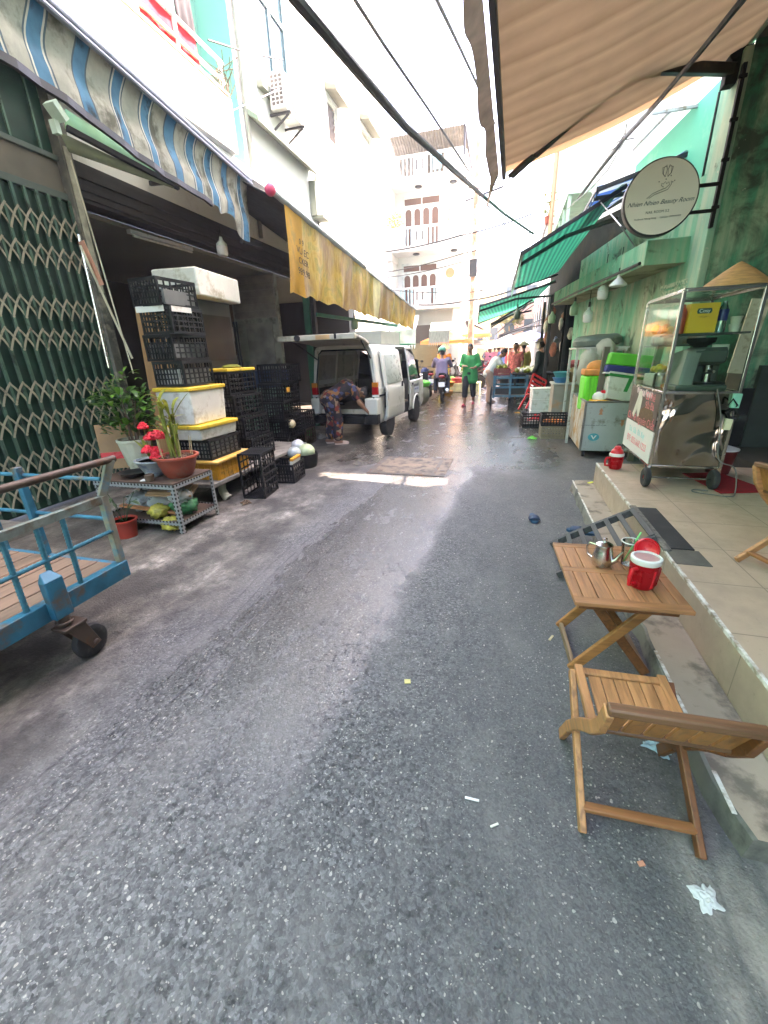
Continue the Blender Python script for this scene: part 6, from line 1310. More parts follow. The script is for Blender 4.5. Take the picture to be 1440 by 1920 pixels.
wl = MB(); wl.lathe([(.045, -.022), (.07, -.026), (.088, -.02), (.094, 0), (.088, .02), (.07, .026), (.045, .022)], (.05, -.36, .095), 36, rot=Matrix.Rotation(R(90), 3, 'Y')); wo = obj('castor_wheel', wl, RUBBER, tr)
h = MB(); h.lathe([(0, -.012), (.03, -.014), (.045, -.01), (.045, .01), (.03, .014), (0, .012)], (.05, -.36, .095), 24, rot=Matrix.Rotation(R(90), 3, 'Y')); obj('hub', h, BLACK, wo)
# dark clutter behind trolley along the gate foot
t = MB(); t.bb((-4.75, 1.2, 0), (-4.3, 2.6, .1)); t.bb((-4.7, 1.5, .1), (-4.35, 2.2, .34), 1); solo('kerb_box', t, [CONC, BLACKP], 'dark box on a low sill at the foot of the gate', 'box', bevel=.006)
# ---------------------------------------------------------------- van
vn = thing('van', 'old white van seen from behind with raised tailgate and side door slid open', 'van', (-2.84, 7.32, 0), R(-4))
VP = mat('white_van_paint', (.62, .61, .53), .35, var=.06, scale=2, dirt=((.33, .3, .23), .15, 2.5)); VIN = mat('van_inner_beige', (.48, .44, .34), .6, var=.08, dirt=((.3, .26, .18), .2, 4)); VDK = mat('van_inner_grey', (.085, .08, .07), .7, var=.2)
Lv, Wv = 3.3, 1.3
def sec(y):   # half outline (x, z) of the body at distance y from the rear
    f = 0 if y < 2.3 else (y - 2.3) / (Lv - 2.3)
    top = 1.68 - (.72 * max(0, (f - .25) / .75) ** 1.3); hw = .65 - .05 * f * f
    tw = .545 - .06 * f
    r0 = min(1.0, .02 + y / .1)
    bl = min(.93, top - .08)
    return [(hw * .96, .32), (hw, .42), (hw, .85), (hw - .004, bl), (hw - .02, bl + .02), ((hw - .02) * .5 + tw * .5, bl + (top - bl) * .55), (tw, top - .08), (tw - .03, top - .03), (tw - .1, top - .003), (tw * .5, top + .012), (0, top + .015)]
ysec = [.0, .12, .32, .33, .75, 1.1, 1.35, 1.36, 1.6, 1.9, 2.02, 2.03, 2.3, 2.5, 2.75, 2.95, 3.1, 3.22, 3.3]
prof = [sec(y) for y in ysec]
def skin(side, cols, rng, off=0):
    t = MB(); n = len(prof[0])
    for i, y in enumerate(ysec):
        for x, z in prof[i]: t.v.append((side * (x + off), y, z))
    for i in range(len(ysec) - 1):
        for k in range(n - 1):
            if rng(i, k):
                a = i * n + k; f = (a, a + n, a + n + 1, a + 1); t.f.append(f if side > 0 else f[::-1]); t.m.append(0)
    return t
RA, FA = .62, 2.5   # axle positions
def hole(side):
    def f(i, k):
        y = (ysec[i] + ysec[i + 1]) / 2
        if side > 0 and k < 7 and 1.36 <= y <= 2.02: return False    # open side door
        if side > 0 and 4 <= k <= 5 and 2.06 < y < 2.9: return False     # front door window
        if side < 0 and 4 <= k <= 5 and 2.06 < y < 2.9: return False
        if k >= 4 and y > 2.95: return False                              # windscreen
        if k < 2 and (abs(y - RA) < .3 or abs(y - FA) < .3): return False    # wheel arches
        return True
    return f
t = skin(1, None, hole(1)); b = skin(-1, None, hole(-1)); o = len(t.v); t.v += b.v; t.f += [[o + i for i in f] for f in b.f]; t.m += b.m
body = obj('body', t, VP, vn, solid=.03, ang=35)
body.modifiers['solid'].offset = -1
for s in (-1, 1):
    for ax in (RA, FA):
        t = MB(); pts = [(s * .655, ax + .3 * math.cos(a), .33 + .3 * math.sin(a)) for a in [math.pi * k / 12 for k in range(13)]]
        t.tube(pts, .022, 6)
        t.grid(lambda u, v, ax=ax, s=s: (s * (.64 - .25 * u), ax + .295 * math.cos(math.pi * v), .33 + .295 * math.sin(math.pi * v)), 2, 12, 1); obj('wheel_arch', t, [VP, BLACK], vn)
t = MB(); t.bb((-.6, .02, .52), (.6, 2.0, .56), 0); t.bb((-.62, -.01, .5), (.62, .02, .58), 1); t.bb((-.6, .05, .3), (.6, 3.1, .5), 2); obj('floor', t, [mat('plank_floor', (.16, .12, .08), .8, var=.3), VIN, BLACK], vn)
t = MB()
for s in (-1,):
    t.bb((-.612, .05, .56), (-.6, 1.95, .98), 1); t.add([(-.6, .05, .98), (-.6, 1.95, .98), (-.52, 1.95, 1.58), (-.52, .05, 1.58)], [(0, 1, 2, 3)], 0)
    for y in (.05, .85, 1.75): t.beam((-.59, y, .56), (-.59, y, .98), .05, .07); t.beam((-.585, y, .98), (-.5, y, 1.6), .04, .05)
    t.beam((-.585, .05, .98), (-.585, 1.95, .98), .03, .05)
t.add([(.6, .05, .56), (.6, 1.3, .56), (.6, 1.3, .98), (.6, .05, .98)], [(3, 2, 1, 0)], 1)
t.bb((-.5, .1, 1.6), (.5, 1.95, 1.61)); t.bb((-.6, 1.98, .5), (.6, 2.0, 1.0), 1)
obj('inner_lining', t, [VIN, VDK], vn, smooth=False)
t = MB()
for x in (-.02, .5): t.tube([(x, 1.75, .56), (x, 1.75, 1.25), (x + .04, 1.75, 1.5)], .018, 8)
for k in range(4): t.tube([(-.02, 1.75, .7 + .16 * k), (.5, 1.75, .7 + .16 * k)], .012, 6)
t.tube([(.12, 1.75, 1.2), (.12, 1.75, 1.52), (.16, 1.75, 1.55), (.36, 1.75, 1.55), (.4, 1.75, 1.52), (.4, 1.75, 1.2)], .014, 8)
obj('rack', t, STEEL, vn)
t = MB(); t.prism([(.0, 1.84, .58), (.48, 1.84, .58), (.46, 1.84, 1.2), (.4, 1.84, 1.32), (.1, 1.84, 1.32), (.02, 1.84, 1.2)], (0, .1, 0)); obj('seat', t, mat('seat_grey', (.07, .075, .08), .6, var=.25), vn, bevel=.02)
t = MB(); t.blob((.1, 1.4, .66), (.18, .2, .14), 12, jit=.1); t.bb((.2, 1.0, .565), (.5, 1.5, .7)); t.blob((-.2, 1.3, .68), (.2, .2, .13), 12, jit=.1)
obj('cargo', t, mat('cargo_sacks', (.1, .09, .065), .8, var=.5, scale=6), vn)
# rear frame around the opening, lamps, bumper
t = MB()
for s in (-1, 1):
    pts = [(s * .6, .0, .5), (s * .615, -.005, .85), (s * .6, .01, .98), (s * .51, .05, 1.55), (s * .44, .06, 1.63)]
    for i in range(4): t.beam(pts[i], pts[i + 1], .07, .05, up=(0, 1, 0))
t.beam((-.46, .06, 1.64), (.46, .06, 1.64), .06, .05)
obj('rear_frame', t, VP, vn, bevel=.01)
t = MB()
pts = [(.57, -.03, .56), (.575, -.03, .9), (.56, -.02, 1.0), (.48, .02, 1.54), (.42, .03, 1.6), (-.42, .03, 1.6), (-.48, .02, 1.54), (-.56, -.02, 1.0), (-.575, -.03, .9), (-.57, -.03, .56)]
t.tube(pts, .014, 6); obj('door_seal', t, BLACK, vn)
for s in (-1, 1):
    a = MB(); a.bb((s * .6 - .05, -.045, .84), (s * .6 + .055, .02, .97), 0); a.bb((s * .6 - .05, -.047, .80), (s * .6 + .055, .02, .839), 1); a.bb((s * .6 - .05, -.045, .971), (s * .6 + .055, .02, 1.05), 2)
    obj('tail_lamp', a, [mat('red_lens', (.45, .01, .012), .2), WHITEP, mat('amber_lens', (.6, .2, .02), .2)], vn, bevel=.006)
t = MB(); t.bb((-.66, -.09, .32), (.4, .06, .46), 1); t.bb((.4, -.09, .32), (.66, .06, .5), 1); t.bb((.42, -.1, .5), (.665, .12, .78), 0); t.bb((-.665, -.1, .5), (-.5, .12, .78), 0); obj('bumper', t, [VP, BLACKP], vn, bevel=.02)
tg = MB()
tg.grid(lambda u, v: ((-.5 + u) * (1.0 + .32 * v), .05 - .98 * v, 1.70 + .2 * v - .1 * v * v - .02 * (2 * u - 1) ** 2), 8, 6)
tgo = obj('tailgate', tg, mat('tailgate_inner', (.38, .35, .27), .5, var=.1, dirt=((.2, .18, .14), .2, 5)), vn, solid=.05)
t = MB(); t.bb((-.67, -.97, 1.74), (.67, -.88, 1.82)); 
for k in range(4): t.box((-.4 + k * .27, -.4, 1.75), (.16, .03, .02), Matrix.Rotation(.5, 3, 'Z'))
obj('inner_brace', t, VIN, tgo, bevel=.01)
t = MB(); t.lathe([(0, -.02), (.045, -.02), (.045, .02), (0, .02)], (-.3, -.985, 1.78), 16, rot=Matrix.Rotation(R(90), 3, 'X')); t.bb((.34, -.99, 1.75), (.37, -.965, 1.82)); obj('latch', t, BLACK, tgo)
t = MB(); t.bb((.02, -.978, 1.75), (.26, -.9725, 1.815)); obj('sticker', t, mat('peach_sticker', (.6, .36, .16), .5), tgo)
for s in (-1, 1):
    a = MB(); a.tube([(s * .52, .03, 1.45), (s * .6, -.55, 1.72)], .013, 8); obj('gas_strut', a, BLACK, vn)
# sliding door stands open over the rear quarter
t = MB()
yy = [.3, .34, .8, 1.24, 1.28]
pf_ = [(.69, .36), (.715, .42), (.715, .85), (.71, .93), (.685, .97), (.655, 1.2), (.605, 1.54), (.58, 1.58)]
t.grid(lambda u, v: (pf_[round(v * 7)][0], .26 + 1.06 * u, pf_[round(v * 7)][1]), 10, 7); sd = obj('sliding_door', t, VP, vn, solid=.03, ang=30)
t = MB(); t.add([(.704, .36, 1.0), (.704, 1.22, 1.0), (.634, 1.18, 1.5), (.634, .42, 1.5)], [(0, 1, 2, 3)]); obj('pressed_panel', t, mat('panel_tint', (.42, .46, .4), .3, var=.08), sd, solid=.012, bevel=.004)
t = MB(); t.bb((.725, 1.14, .9), (.745, 1.2, 1.0)); obj('handle', t, BLACK, sd, bevel=.005)
t = MB(); t.bb((.7, .3, .575), (.732, 1.28, .59)); t.bb((.7, .3, .74), (.731, 1.28, .75)); t.bb((.655, .05, .8), (.672, .4, .83), 1); obj('moulding', t, [VP, BLACK], sd)
t = MB(); t.bb((.66, 2.12, .86), (.672, 2.2, .9)); obj('handle', t, BLACK, vn)
t = MB(); t.bb((.652, 2.3, .66), (.655, 2.72, .80)); dl = obj('door_lettering_panel', t, mat('faded_grey_print', (.44, .46, .47), .5), vn)
text('lettering', 'VẬN TẢI 500', vn, frame((.6565, 2.5, .73), (0, 1, 0), (0, 0, 1)), .055, mat('blue_print', (.12, .14, .3), .5))
for s in (-1, 1):
    f_ = lambda y, k: Vector((s * (sec(y)[k][0] - .012), y, sec(y)[k][1]))
    t = MB(); t.add([f_(2.06, 4), f_(2.9, 4), f_(2.75, 6), f_(2.06, 6)], [(0, 1, 2, 3)]); obj('side_window', t, mat('van_glass', (.03, .04, .04), .06), vn)
t = MB(); a, b_ = sec(2.95), sec(3.3); t.grid(lambda u, v: ((2 * v - 1) * (a[5][0] * (1 - u) + b_[5][0] * u), 2.93 + .37 * u, (a[9][1]) * (1 - u) + (b_[4][1]) * u), 3, 6); obj('windscreen', t, mat('windscreen_glass', (.03, .04, .04), .05), vn)
t = MB(); t.bb((-.58, 3.29, .35), (.58, 3.31, .95)); obj('nose', t, VP, vn)
t = MB(); t.tube([(.66, 2.75, 1.0), (.74, 2.8, 1.02)], .012, 6); t.bb((.72, 2.8, .93), (.84, 2.84, 1.1)); obj('wing_mirror', t, BLACK, vn, bevel=.012)
for s in (-1, 1):
    for ax in (RA, FA):
        wl = MB(); Ry = Matrix.Rotation(R(90), 3, 'Y'); wl.lathe([(.16, -.08), (.22, -.085), (.265, -.07), (.272, -.02), (.272, .02), (.265, .07), (.22, .085), (.16, .08)], (s * .585, ax, .272), 36, rot=Ry); wo = obj('wheel', wl, RUBBER, vn)
        h = MB(); h.lathe([(.0, .05), (.05, .055), (.06, .03), (.12, .025), (.15, .06), (.165, .07), (.165, -.07), (.0, -.06)], (s * .585, ax, .272), 28, rot=Ry if s > 0 else Matrix.Rotation(R(-90), 3, 'Y')); obj('rim', h, mat('wheel_silver', (.36, .36, .34), .45, .5, dirt=((.1, .085, .07), .3, 9)), wo)
t = MB(); t.bb((-.4, 1.2, 1.7), (.3, 2.4, 1.95)); t.bb((-.1, 2.5, 1.695), (.5, 3.0, 1.72), 1); t.bb((.1, 2.55, 1.72), (.2, 2.75, 1.98), 1)
rf = solo('roof_load', t, [mat('pale_chest', (.36, .37, .3), .6, var=.1), mat('green_roof_board', (.03, .3, .13), .5)], 'pale chest and green boards carried on the van roof', 'load', (0, 0, 0), bevel=.01); rf.location = (-2.84, 7.32, 0); rf.rotation_euler = (0, 0, R(-4))

# ---------------------------------------------------------------- people
def rcone(t, a, ra, b, rb, n=12):
    a, b = Vector(a), Vector(b); t.blob(a, ra, n); t.blob(b, rb, n)
    if (b - a).length > 1e-4: t.tube([a, b], [ra, rb], n)
def remesh(name, t, vox, mats, it=4):
    me = bpy.data.meshes.new('tmp'); me.from_pydata(t.v, [], t.f); me.update(); o = bpy.data.objects.new('tmp', me); COL.objects.link(o)
    q = o.modifiers.new('r', 'REMESH'); q.mode = 'VOXEL'; q.voxel_size = vox; q.use_smooth_shade = True
    s = o.modifiers.new('s', 'SMOOTH'); s.factor = .5; s.iterations = it
    bpy.context.view_layer.update(); dg = bpy.context.evaluated_depsgraph_get(); new = bpy.data.meshes.new_from_object(o.evaluated_get(dg)); bpy.data.objects.remove(o); bpy.data.meshes.remove(me)
    new.materials.clear()
    for m in mats: new.materials.append(m)
    new.name = name; return new
def add_mesh(name, me, par):
    o = bpy.data.objects.new(name, me); COL.objects.link(o); o.parent = par; return o
DARKEYE = mat('eye_dark', (.01, .008, .006), .3); LIP = mat('lip', (.25, .08, .06), .5)
def person(label, loc, rz, J, top, bottom, sleeve=.5, legs=1.0, vox=.012, hair=HAIR, hat=None, shoes=None, scale=1, skin=SKIN, fem=False, loose=1.0, group=None, bot_loose=1.0, hips=1.0, hem=.12):
    pn = thing('person', label, 'person', loc, rz, group); pn.scale = (scale,) * 3; V = {k: Vector(v) for k, v in J.items()}
    t = MB(); pe, ch, nk, hd = V['pelvis'], V['chest'], V['neck'], V['head']
    sl_, sr = V['shL'], V['shR']; side = (sr - sl_).normalized()
    hl = pe - side * .085; hr = pe + side * .085
    rcone(t, pe, .115, pe.lerp(ch, .5), .105); rcone(t, pe.lerp(ch, .5), .105, ch, .12)
    for s in (-1, 1): rcone(t, pe + side * s * .06, .1, ch + side * s * .07, .1); rcone(t, ch + side * s * .05, .09, (sr if s > 0 else sl_), .055)
    rcone(t, ch, .09, nk, .055); rcone(t, nk, .05, nk.lerp(hd, .55), .048)
    fw = V['face'].normalized(); upv = (hd - nk).normalized(); fw = (fw - fw.dot(upv) * upv).normalized(); sd_ = fw.cross(upv)
    HR = M3(sd_, fw, upv)
    t.blob(hd + upv * .02, (.075, .095, .105), 16, rot=HR); t.blob(hd - upv * .055 + fw * .035, (.05, .055, .055), 12, rot=HR); t.blob(hd + fw * .1 - upv * .012, (.014, .02, .022), 8, rot=HR)
    for s in (-1, 1): t.blob(hd + sd_ * s * .077 + fw * -.005, (.012, .02, .03), 8, rot=HR)
    for sfx, hp in (('L', hl), ('R', hr)):
        rcone(t, hp, .098, V['kn' + sfx], .06); rcone(t, V['kn' + sfx], .058, V['kn' + sfx].lerp(V['an' + sfx], .3), .062); rcone(t, V['kn' + sfx].lerp(V['an' + sfx], .3), .062, V['an' + sfx], .038)
        rcone(t, V['an' + sfx] - Vector((0, 0, .03)), .036, V['toe' + sfx] , .026); rcone(t, V['an' + sfx] - Vector((0, 0, .03)), .036, V['an' + sfx] + (V['an' + sfx] - V['toe' + sfx]) * .3 - Vector((0, 0, .045)), .03)
        sh, el, wr = V['sh' + sfx], V['el' + sfx], V['wr' + sfx]
        rcone(t, sh, .052, el, .04); rcone(t, el, .04, wr, .027)
        hd_ = V.get('hand' + sfx, (wr - el).normalized() * .1 + wr) - wr; hdir = hd_.normalized(); hs = hdir.cross(Vector((0, 0, 1))); hs = hs.normalized() if hs.length > .2 else Vector((1, 0, 0)); hn = hs.cross(hdir)
        rcone(t, wr, .026, wr + hdir * .05, .03)
        for k in range(4):
            b = wr + hdir * .07 + hs * (k - 1.5) * .02; c = b + hdir * (.035 + .008 * (1 - abs(k - 1.3))) - hn * .008; rcone(t, wr + hdir * .04 + hs * (k - 1.5) * .014, .012, b, .011, 8); rcone(t, b, .0105, c, .0095, 8); rcone(t, c, .0095, c + hdir * .02 - hn * .018, .0085, 8)
        b = wr + hdir * .025 - hs * .03; rcone(t, b, .013, b + hdir * .035 - hs * .022, .011, 8); rcone(t, b + hdir * .035 - hs * .022, .011, b + hdir * .06 - hs * .02 - hn * .01, .009, 8)
    me = remesh('body', t, vox, [skin, DARKEYE, LIP], 3); bo = add_mesh('body', me, pn)
    eyes = [hd + fw * .088 + sd_ * s * .031 + upv * .012 for s in (-1, 1)]; lip = hd + fw * .085 - upv * .058
    for p_ in me.polygons:
        c = p_.center
        if min((c - e).length for e in eyes) < .011: p_.material_index = 1
        elif abs((c - lip).dot(upv)) < .007 and (c - lip).length < .024: p_.material_index = 2
    # clothes
    q = .014 * loose
    t = MB(); sb = pe + (pe - ch) * hem
    rcone(t, sb, .125 + q, pe.lerp(ch, .5), .112 + q); rcone(t, pe.lerp(ch, .5), .112 + q, ch, .127 + q)
    for s in (-1, 1): rcone(t, sb + side * s * (.07 if hem < .2 else .095), (.1 if hem < .2 else .128) + q, ch + side * s * .075, .1 + q); rcone(t, ch + side * s * .05, .093 + q, (sr if s > 0 else sl_), .062 + q * .6)
    for sfx in 'LR':
        sh, el, wr = V['sh' + sfx], V['el' + sfx], V['wr' + sfx]
        if sleeve <= 1: rcone(t, sh, .06 + q * .6, sh.lerp(el, sleeve), .05 + q)
        else: rcone(t, sh, .06 + q * .6, el, .05 + q * .7); rcone(t, el, .05 + q * .7, el.lerp(wr, sleeve - 1), .036 + q * .7)
    add_mesh('shirt', remesh('shirt', t, vox, [top], 3), pn)
    t = MB(); ql = .012 * bot_loose
    rcone(t, pe, .118 * hips + ql, pe + (ch - pe) * .12, .115 + ql)
    for sfx, hp in (('L', hl), ('R', hr)):
        rcone(t, hp, .104 * hips + ql, V['kn' + sfx].lerp(hp, max(0, 1 - legs * 2) if legs < .5 else 0), .066 + ql)
        if legs > .5: rcone(t, V['kn' + sfx], .066 + ql, V['kn' + sfx].lerp(V['an' + sfx], (legs - .5) * 2), .05 + ql * 1.3)
    add_mesh('trousers', remesh('trousers', t, vox, [bottom], 3), pn)
    if hair:
        t = MB(); t.blob(hd + upv * .03 - fw * .012, (.083, .1, .108), 16, rot=HR); n0 = len(t.v)
        t.v = [tuple(Vector(v) if (Vector(v) - hd).dot(fw) < .045 or (Vector(v) - hd).dot(upv) > .075 else Vector(v) - fw * .04) for v in t.v]
        keep = [i for i, f in enumerate(t.f) if (sum((Vector(t.v[j]) for j in f), Vector()) / len(f) - hd).dot(upv) > (-.045 if (sum((Vector(t.v[j]) for j in f), Vector()) / len(f) - hd).dot(fw) < -.01 else .02)]
        t.f = [t.f[i] for i in keep]; t.m = [t.m[i] for i in keep]
        if fem: t.blob(hd - fw * .1 + upv * .02, (.05, .045, .055), 10, rot=HR)
        obj('hair', t, hair, pn)
    if hat:
        kind, hm = hat; t = MB()
        if kind == 'cone': t.lathe([(.22, -.01), (.12, .08), (.02, .155), (0, .158)], (0, 0, 0), 28)
        elif kind == 'helmet': t.blob((0, 0, .035), (.125, .14, .125), 18); t.f = [f for f in t.f if sum(t.v[j][2] for j in f) / len(f) > -.01]; t.m = [0] * len(t.f); t.blob((0, .1, .03), (.09, .06, .012), 10)
        else: t.lathe([(.17, .03), (.1, .05), (.09, .12), (0, .13)], (0, 0, 0), 24)
        t.v = [tuple(hd + upv * .06 + HR @ Vector(v)) for v in t.v]; obj('hat' if kind != 'helmet' else 'helmet', t, hm, pn, solid=.006)
    if shoes:
        for sfx in 'LR':
            a = V['an' + sfx]; to = V['toe' + sfx]; d_ = (to - a); t = MB(); b = a + d_ * -.35; b.z = a.z - .075; e_ = to + d_ * .12; e_.z = to.z - .02
            t.beam(b, e_, .085, .022); rcone(t, a.lerp(to, .62) - Vector((0, 0, .015)), .038, to - Vector((0, 0, .004)), .03, 10); obj('sandal', t, shoes, pn, bevel=.008)
    return pn
S0 = dict(pelvis=(0, 0, .92), chest=(0, .01, 1.28), neck=(0, .02, 1.45), head=(0, .04, 1.6), face=(0, 1, 0), shL=(-.19, 0, 1.39), shR=(.19, 0, 1.39), elL=(-.24, -.03, 1.12), elR=(.24, -.03, 1.12), wrL=(-.24, .08, .9), wrR=(.24, .08, .9), knL=(-.1, .03, .5), knR=(.1, .03, .5), anL=(-.1, 0, .08), anR=(.1, 0, .08), toeL=(-.11, .17, .03), toeR=(.11, .17, .03))
def pose(**k): d = dict(S0); d.update(k); return d
# man in green walking towards us, looking at something in his hands
GREENSH = mat('green_shirt', (.02, .28, .075), .75, var=.15, scale=6, bump=.35, bscale=14); BLKSH = mat('black_shorts', (.015, .015, .018), .8, var=.3); PINKSH = mat('pink_sandal', (.55, .05, .08), .5)
mn = person('man in a green polo shirt and black shorts walking towards us', (-1.07, 12.9, 0), R(172), pose(pelvis=(0, 0, .9), head=(0.0, .07, 1.585), face=(.15, 1, -.25), elR=(.27, .02, 1.14), wrR=(.12, .26, 1.12), handR=(.03, .3, 1.13), elL=(-.27, -.02, 1.15), wrL=(-.15, .25, 1.06), handL=(-.06, .3, 1.08), knL=(-.1, -.02, .48), anL=(-.09, -.22, .12), toeL=(-.1, -.07, .05), knR=(.1, .12, .49), anR=(.09, .16, .085), toeR=(.1, .33, .035)), GREENSH, BLKSH, sleeve=1.5, legs=.74, vox=.0085, shoes=PINKSH, loose=1.2, bot_loose=1.8, hem=.42)
t = MB(); t.grid(lambda u, v: (-.045 + .09 * u, .006 * math.sin(u * 6), -.16 * v), 3, 3)
# bending woman at the van
def print_cloth(name):
    m, n, b = _nt(name); tc = N(n, 'ShaderNodeTexCoord').outputs['Object']; v = N(n, 'ShaderNodeTexVoronoi'); v.inputs['Scale'].default_value = 17; n.links.new(tc, v.inputs[0])
    s = N(n, 'ShaderNodeSeparateColor'); n.links.new(v.outputs['Color'], s.inputs[0])
    c = ramp(n, s.outputs[0], [(0, (.02, .015, .02)), (.35, (.05, .02, .025)), (.5, (.22, .03, .02)), (.65, (.3, .13, .04)), (.78, (.07, .08, .17)), (.9, (.28, .2, .13)), (1, (.02, .015, .02))], 'CONSTANT'); n.links.new(c, b.inputs['Base Color']); b.inputs['Roughness'].default_value = .8; bumpn(n, b, noise(n, tc, 9, 4), .4, .03); return m
PYJ = print_cloth('floral_pyjama')
person('woman in dark floral pyjamas bending into the back of the van', (-2.97, 7.02, 0), R(-62), pose(pelvis=(0, -.05, .83), chest=(0, .27, 1.0), neck=(0, .43, .97), head=(0, .55, .9), face=(0, .4, -1), shL=(-.17, .36, .98), shR=(.17, .36, .98), elL=(-.2, .5, .76), elR=(.2, .46, .74), wrL=(-.1, .66, .6), wrR=(.13, .62, .56), knL=(-.09, -.02, .45), knR=(.1, .07, .45), anL=(-.08, -.1, .08), anR=(.1, .04, .08), toeL=(-.08, .08, .03), toeR=(.11, .21, .03)), PYJ, PYJ, sleeve=.55, legs=.9, vox=.01, shoes=mat('pale_sandal', (.5, .38, .3), .6), fem=True, loose=1.8, bot_loose=2.6, hips=1.12, scale=.98)
# motorbike
def motorbike(label, loc, rz, bodym, group=None, plate=True):
    b = thing('motorbike', label, 'motorbike', loc, rz, group)
    for y in (-.62, .62):
        w_ = MB(); Ry = Matrix.Rotation(R(90), 3, 'Y'); w_.lathe([(.225, -.035), (.262, -.04), (.285, 0), (.262, .04), (.225, .035)], (0, y, .285), 28, rot=Ry); wo = obj('wheel', w_, RUBBER, b)
        h = MB(); h.lathe([(0, -.05), (.04, -.05), (.04, .05), (0, .05)], (0, y, .285), 12, rot=Ry)
        h.tube([(0, y + .22 * math.cos(k * .314), .285 + .22 * math.sin(k * .314)) for k in range(20)], .014, 6, closed=True)
        for k in range(8): h.tube([(0, y, .285), (0, y + .22 * math.cos(k * .785), .285 + .22 * math.sin(k * .785))], .009, 5)
        obj('rim', h, ALU, wo)
    t = MB()   # body shell: leg shield, spine, tail
    t.prism([(-.15, .42, .95), (-.19, .38, .7), (-.14, .28, .38), (.14, .28, .38), (.19, .38, .7), (.15, .42, .95)], (0, .05, -.01))
    t.grid(lambda u, v: ((.05 + .06 * math.sin(math.pi * min(1, u * 1.1))) * math.cos(math.pi * 2 * v), .3 - 1.12 * u, .5 + .28 * u + .1 * math.sin(math.pi * 2 * v) * (1 - .3 * u)), 10, 14); t.blob((0, .47, .9), (.12, .12, .12), 12)
    obj('body', t, bodym, b)
    t = MB(); t.prism([(-.1, .02, .74), (-.13, -.4, .76), (-.1, -.72, .86), (.1, -.72, .86), (.13, -.4, .76), (.1, .02, .74)], (0, -.0, .06)); obj('seat', t, BLACK, b, bevel=.025)
    t = MB(); t.bb((-.12, -.25, .25), (.12, .15, .48)); t.tube([(.05, .58, .3), (.05, .45, .8)], .025, 8); t.tube([(-.05, .58, .3), (-.05, .45, .8)], .025, 8); t.tube([(.07, -.6, .3), (.08, -.45, .65)], .02, 8); t.tube([(-.07, -.6, .3), (-.08, -.45, .65)], .02, 8); t.beam((.04, -.62, .285), (.04, -.1, .33), .04, .06); obj('engine', t, DKMETAL, b)
    t = MB(); t.tube([(-.33, .3, 1.06), (-.2, .36, 1.03), (0, .42, 1.0), (.2, .36, 1.03), (.33, .3, 1.06)], .014, 8); obj('handlebar', t, DKMETAL, b)
    for s in (-1, 1):
        t = MB(); t.tube([(s * .22, .36, 1.04), (s * .3, .38, 1.2)], .006, 5); t.blob((s * .31, .375, 1.24), (.06, .015, .04), 10); obj('mirror', t, BLACK, b)
    t = MB(); t.blob((0, .56, .93), (.08, .05, .07), 12); obj('headlight', t, WHITEP, b)
    t = MB(); t.grid(lambda u, v: ((-.06 + .12 * v), .62 + .31 * math.cos(.3 + 2.0 * u), .285 + .31 * math.sin(.3 + 2.0 * u)), 8, 2); t.grid(lambda u, v: ((-.06 + .12 * v), -.62 - .31 * math.cos(.5 + 1.6 * u), .285 + .31 * math.sin(.5 + 1.6 * u)), 8, 2); obj('mudguard', t, bodym, b, solid=.006)
    t = MB(); t.blob((0, -.84, .8), (.1, .04, .05), 10); obj('tail_lamp', t, mat('red_lens_bike', (.35, .01, .01), .25), b)
    if plate: t = MB(); t.box((0, -.95, .58), (.19, .01, .14), Matrix.Rotation(R(-20), 3, 'X')); obj('number_plate', t, WHITEP, b)
    t = MB(); t.tube([(.1, .0, .26), (.13, -.3, .27), (.15, -.45, .32)], .02, 8); t.tube([(.15, -.42, .31), (.17, -.85, .42)], [.045, .05], 12); obj('exhaust', t, STEEL, b)
    return b
mb0 = motorbike('dark motorbike ridden away from us beside the van', (-2.06, 14.3, 0), R(6), mat('bike_dark', (.03, .03, .035), .3))
LAV = mat('lavender_hoodie', (.2, .16, .24), .85, var=.12, bump=.3, bscale=12); JEAN = mat('dark_jeans', (.02, .03, .05), .8, var=.2)
person('rider in a lavender jacket and green helmet on the dark motorbike', (-2.06, 13.98, 0), R(6), pose(pelvis=(0, 0, .86), chest=(0, .1, 1.18), neck=(0, .14, 1.34), head=(0, .18, 1.48), shL=(-.2, .1, 1.29), shR=(.2, .1, 1.29), elL=(-.29, .28, 1.12), elR=(.29, .28, 1.12), wrL=(-.3, .55, 1.09), wrR=(.3, .55, 1.09), knL=(-.2, .38, .72), knR=(.2, .38, .72), anL=(-.2, .2, .34), anR=(.2, .2, .34), toeL=(-.21, .36, .28), toeR=(.21, .36, .28)), LAV, JEAN, sleeve=1.9, legs=1.0, vox=.012, hat=('helmet', mat('green_helmet', (.06, .3, .2), .3)), shoes=BLACK, loose=1.8)
t = MB(); t.blob((0, 0, .3), (.25, .3, .3), 12, jit=.1, m=0); t.blob((.05, 0, .62), (.22, .22, .12), 12, jit=.1, m=1); t.blob((-.1, .05, .8), (.2, .16, .12), 10, jit=.2, m=2); solo('loaded_sacks', t, [mat('olive_sack', (.2, .19, .13), .8, var=.3), GREENP, FOAM], 'olive sacks with a green basin heaped between van and motorbike', 'sacks', (-2.55, 13.2, 0))
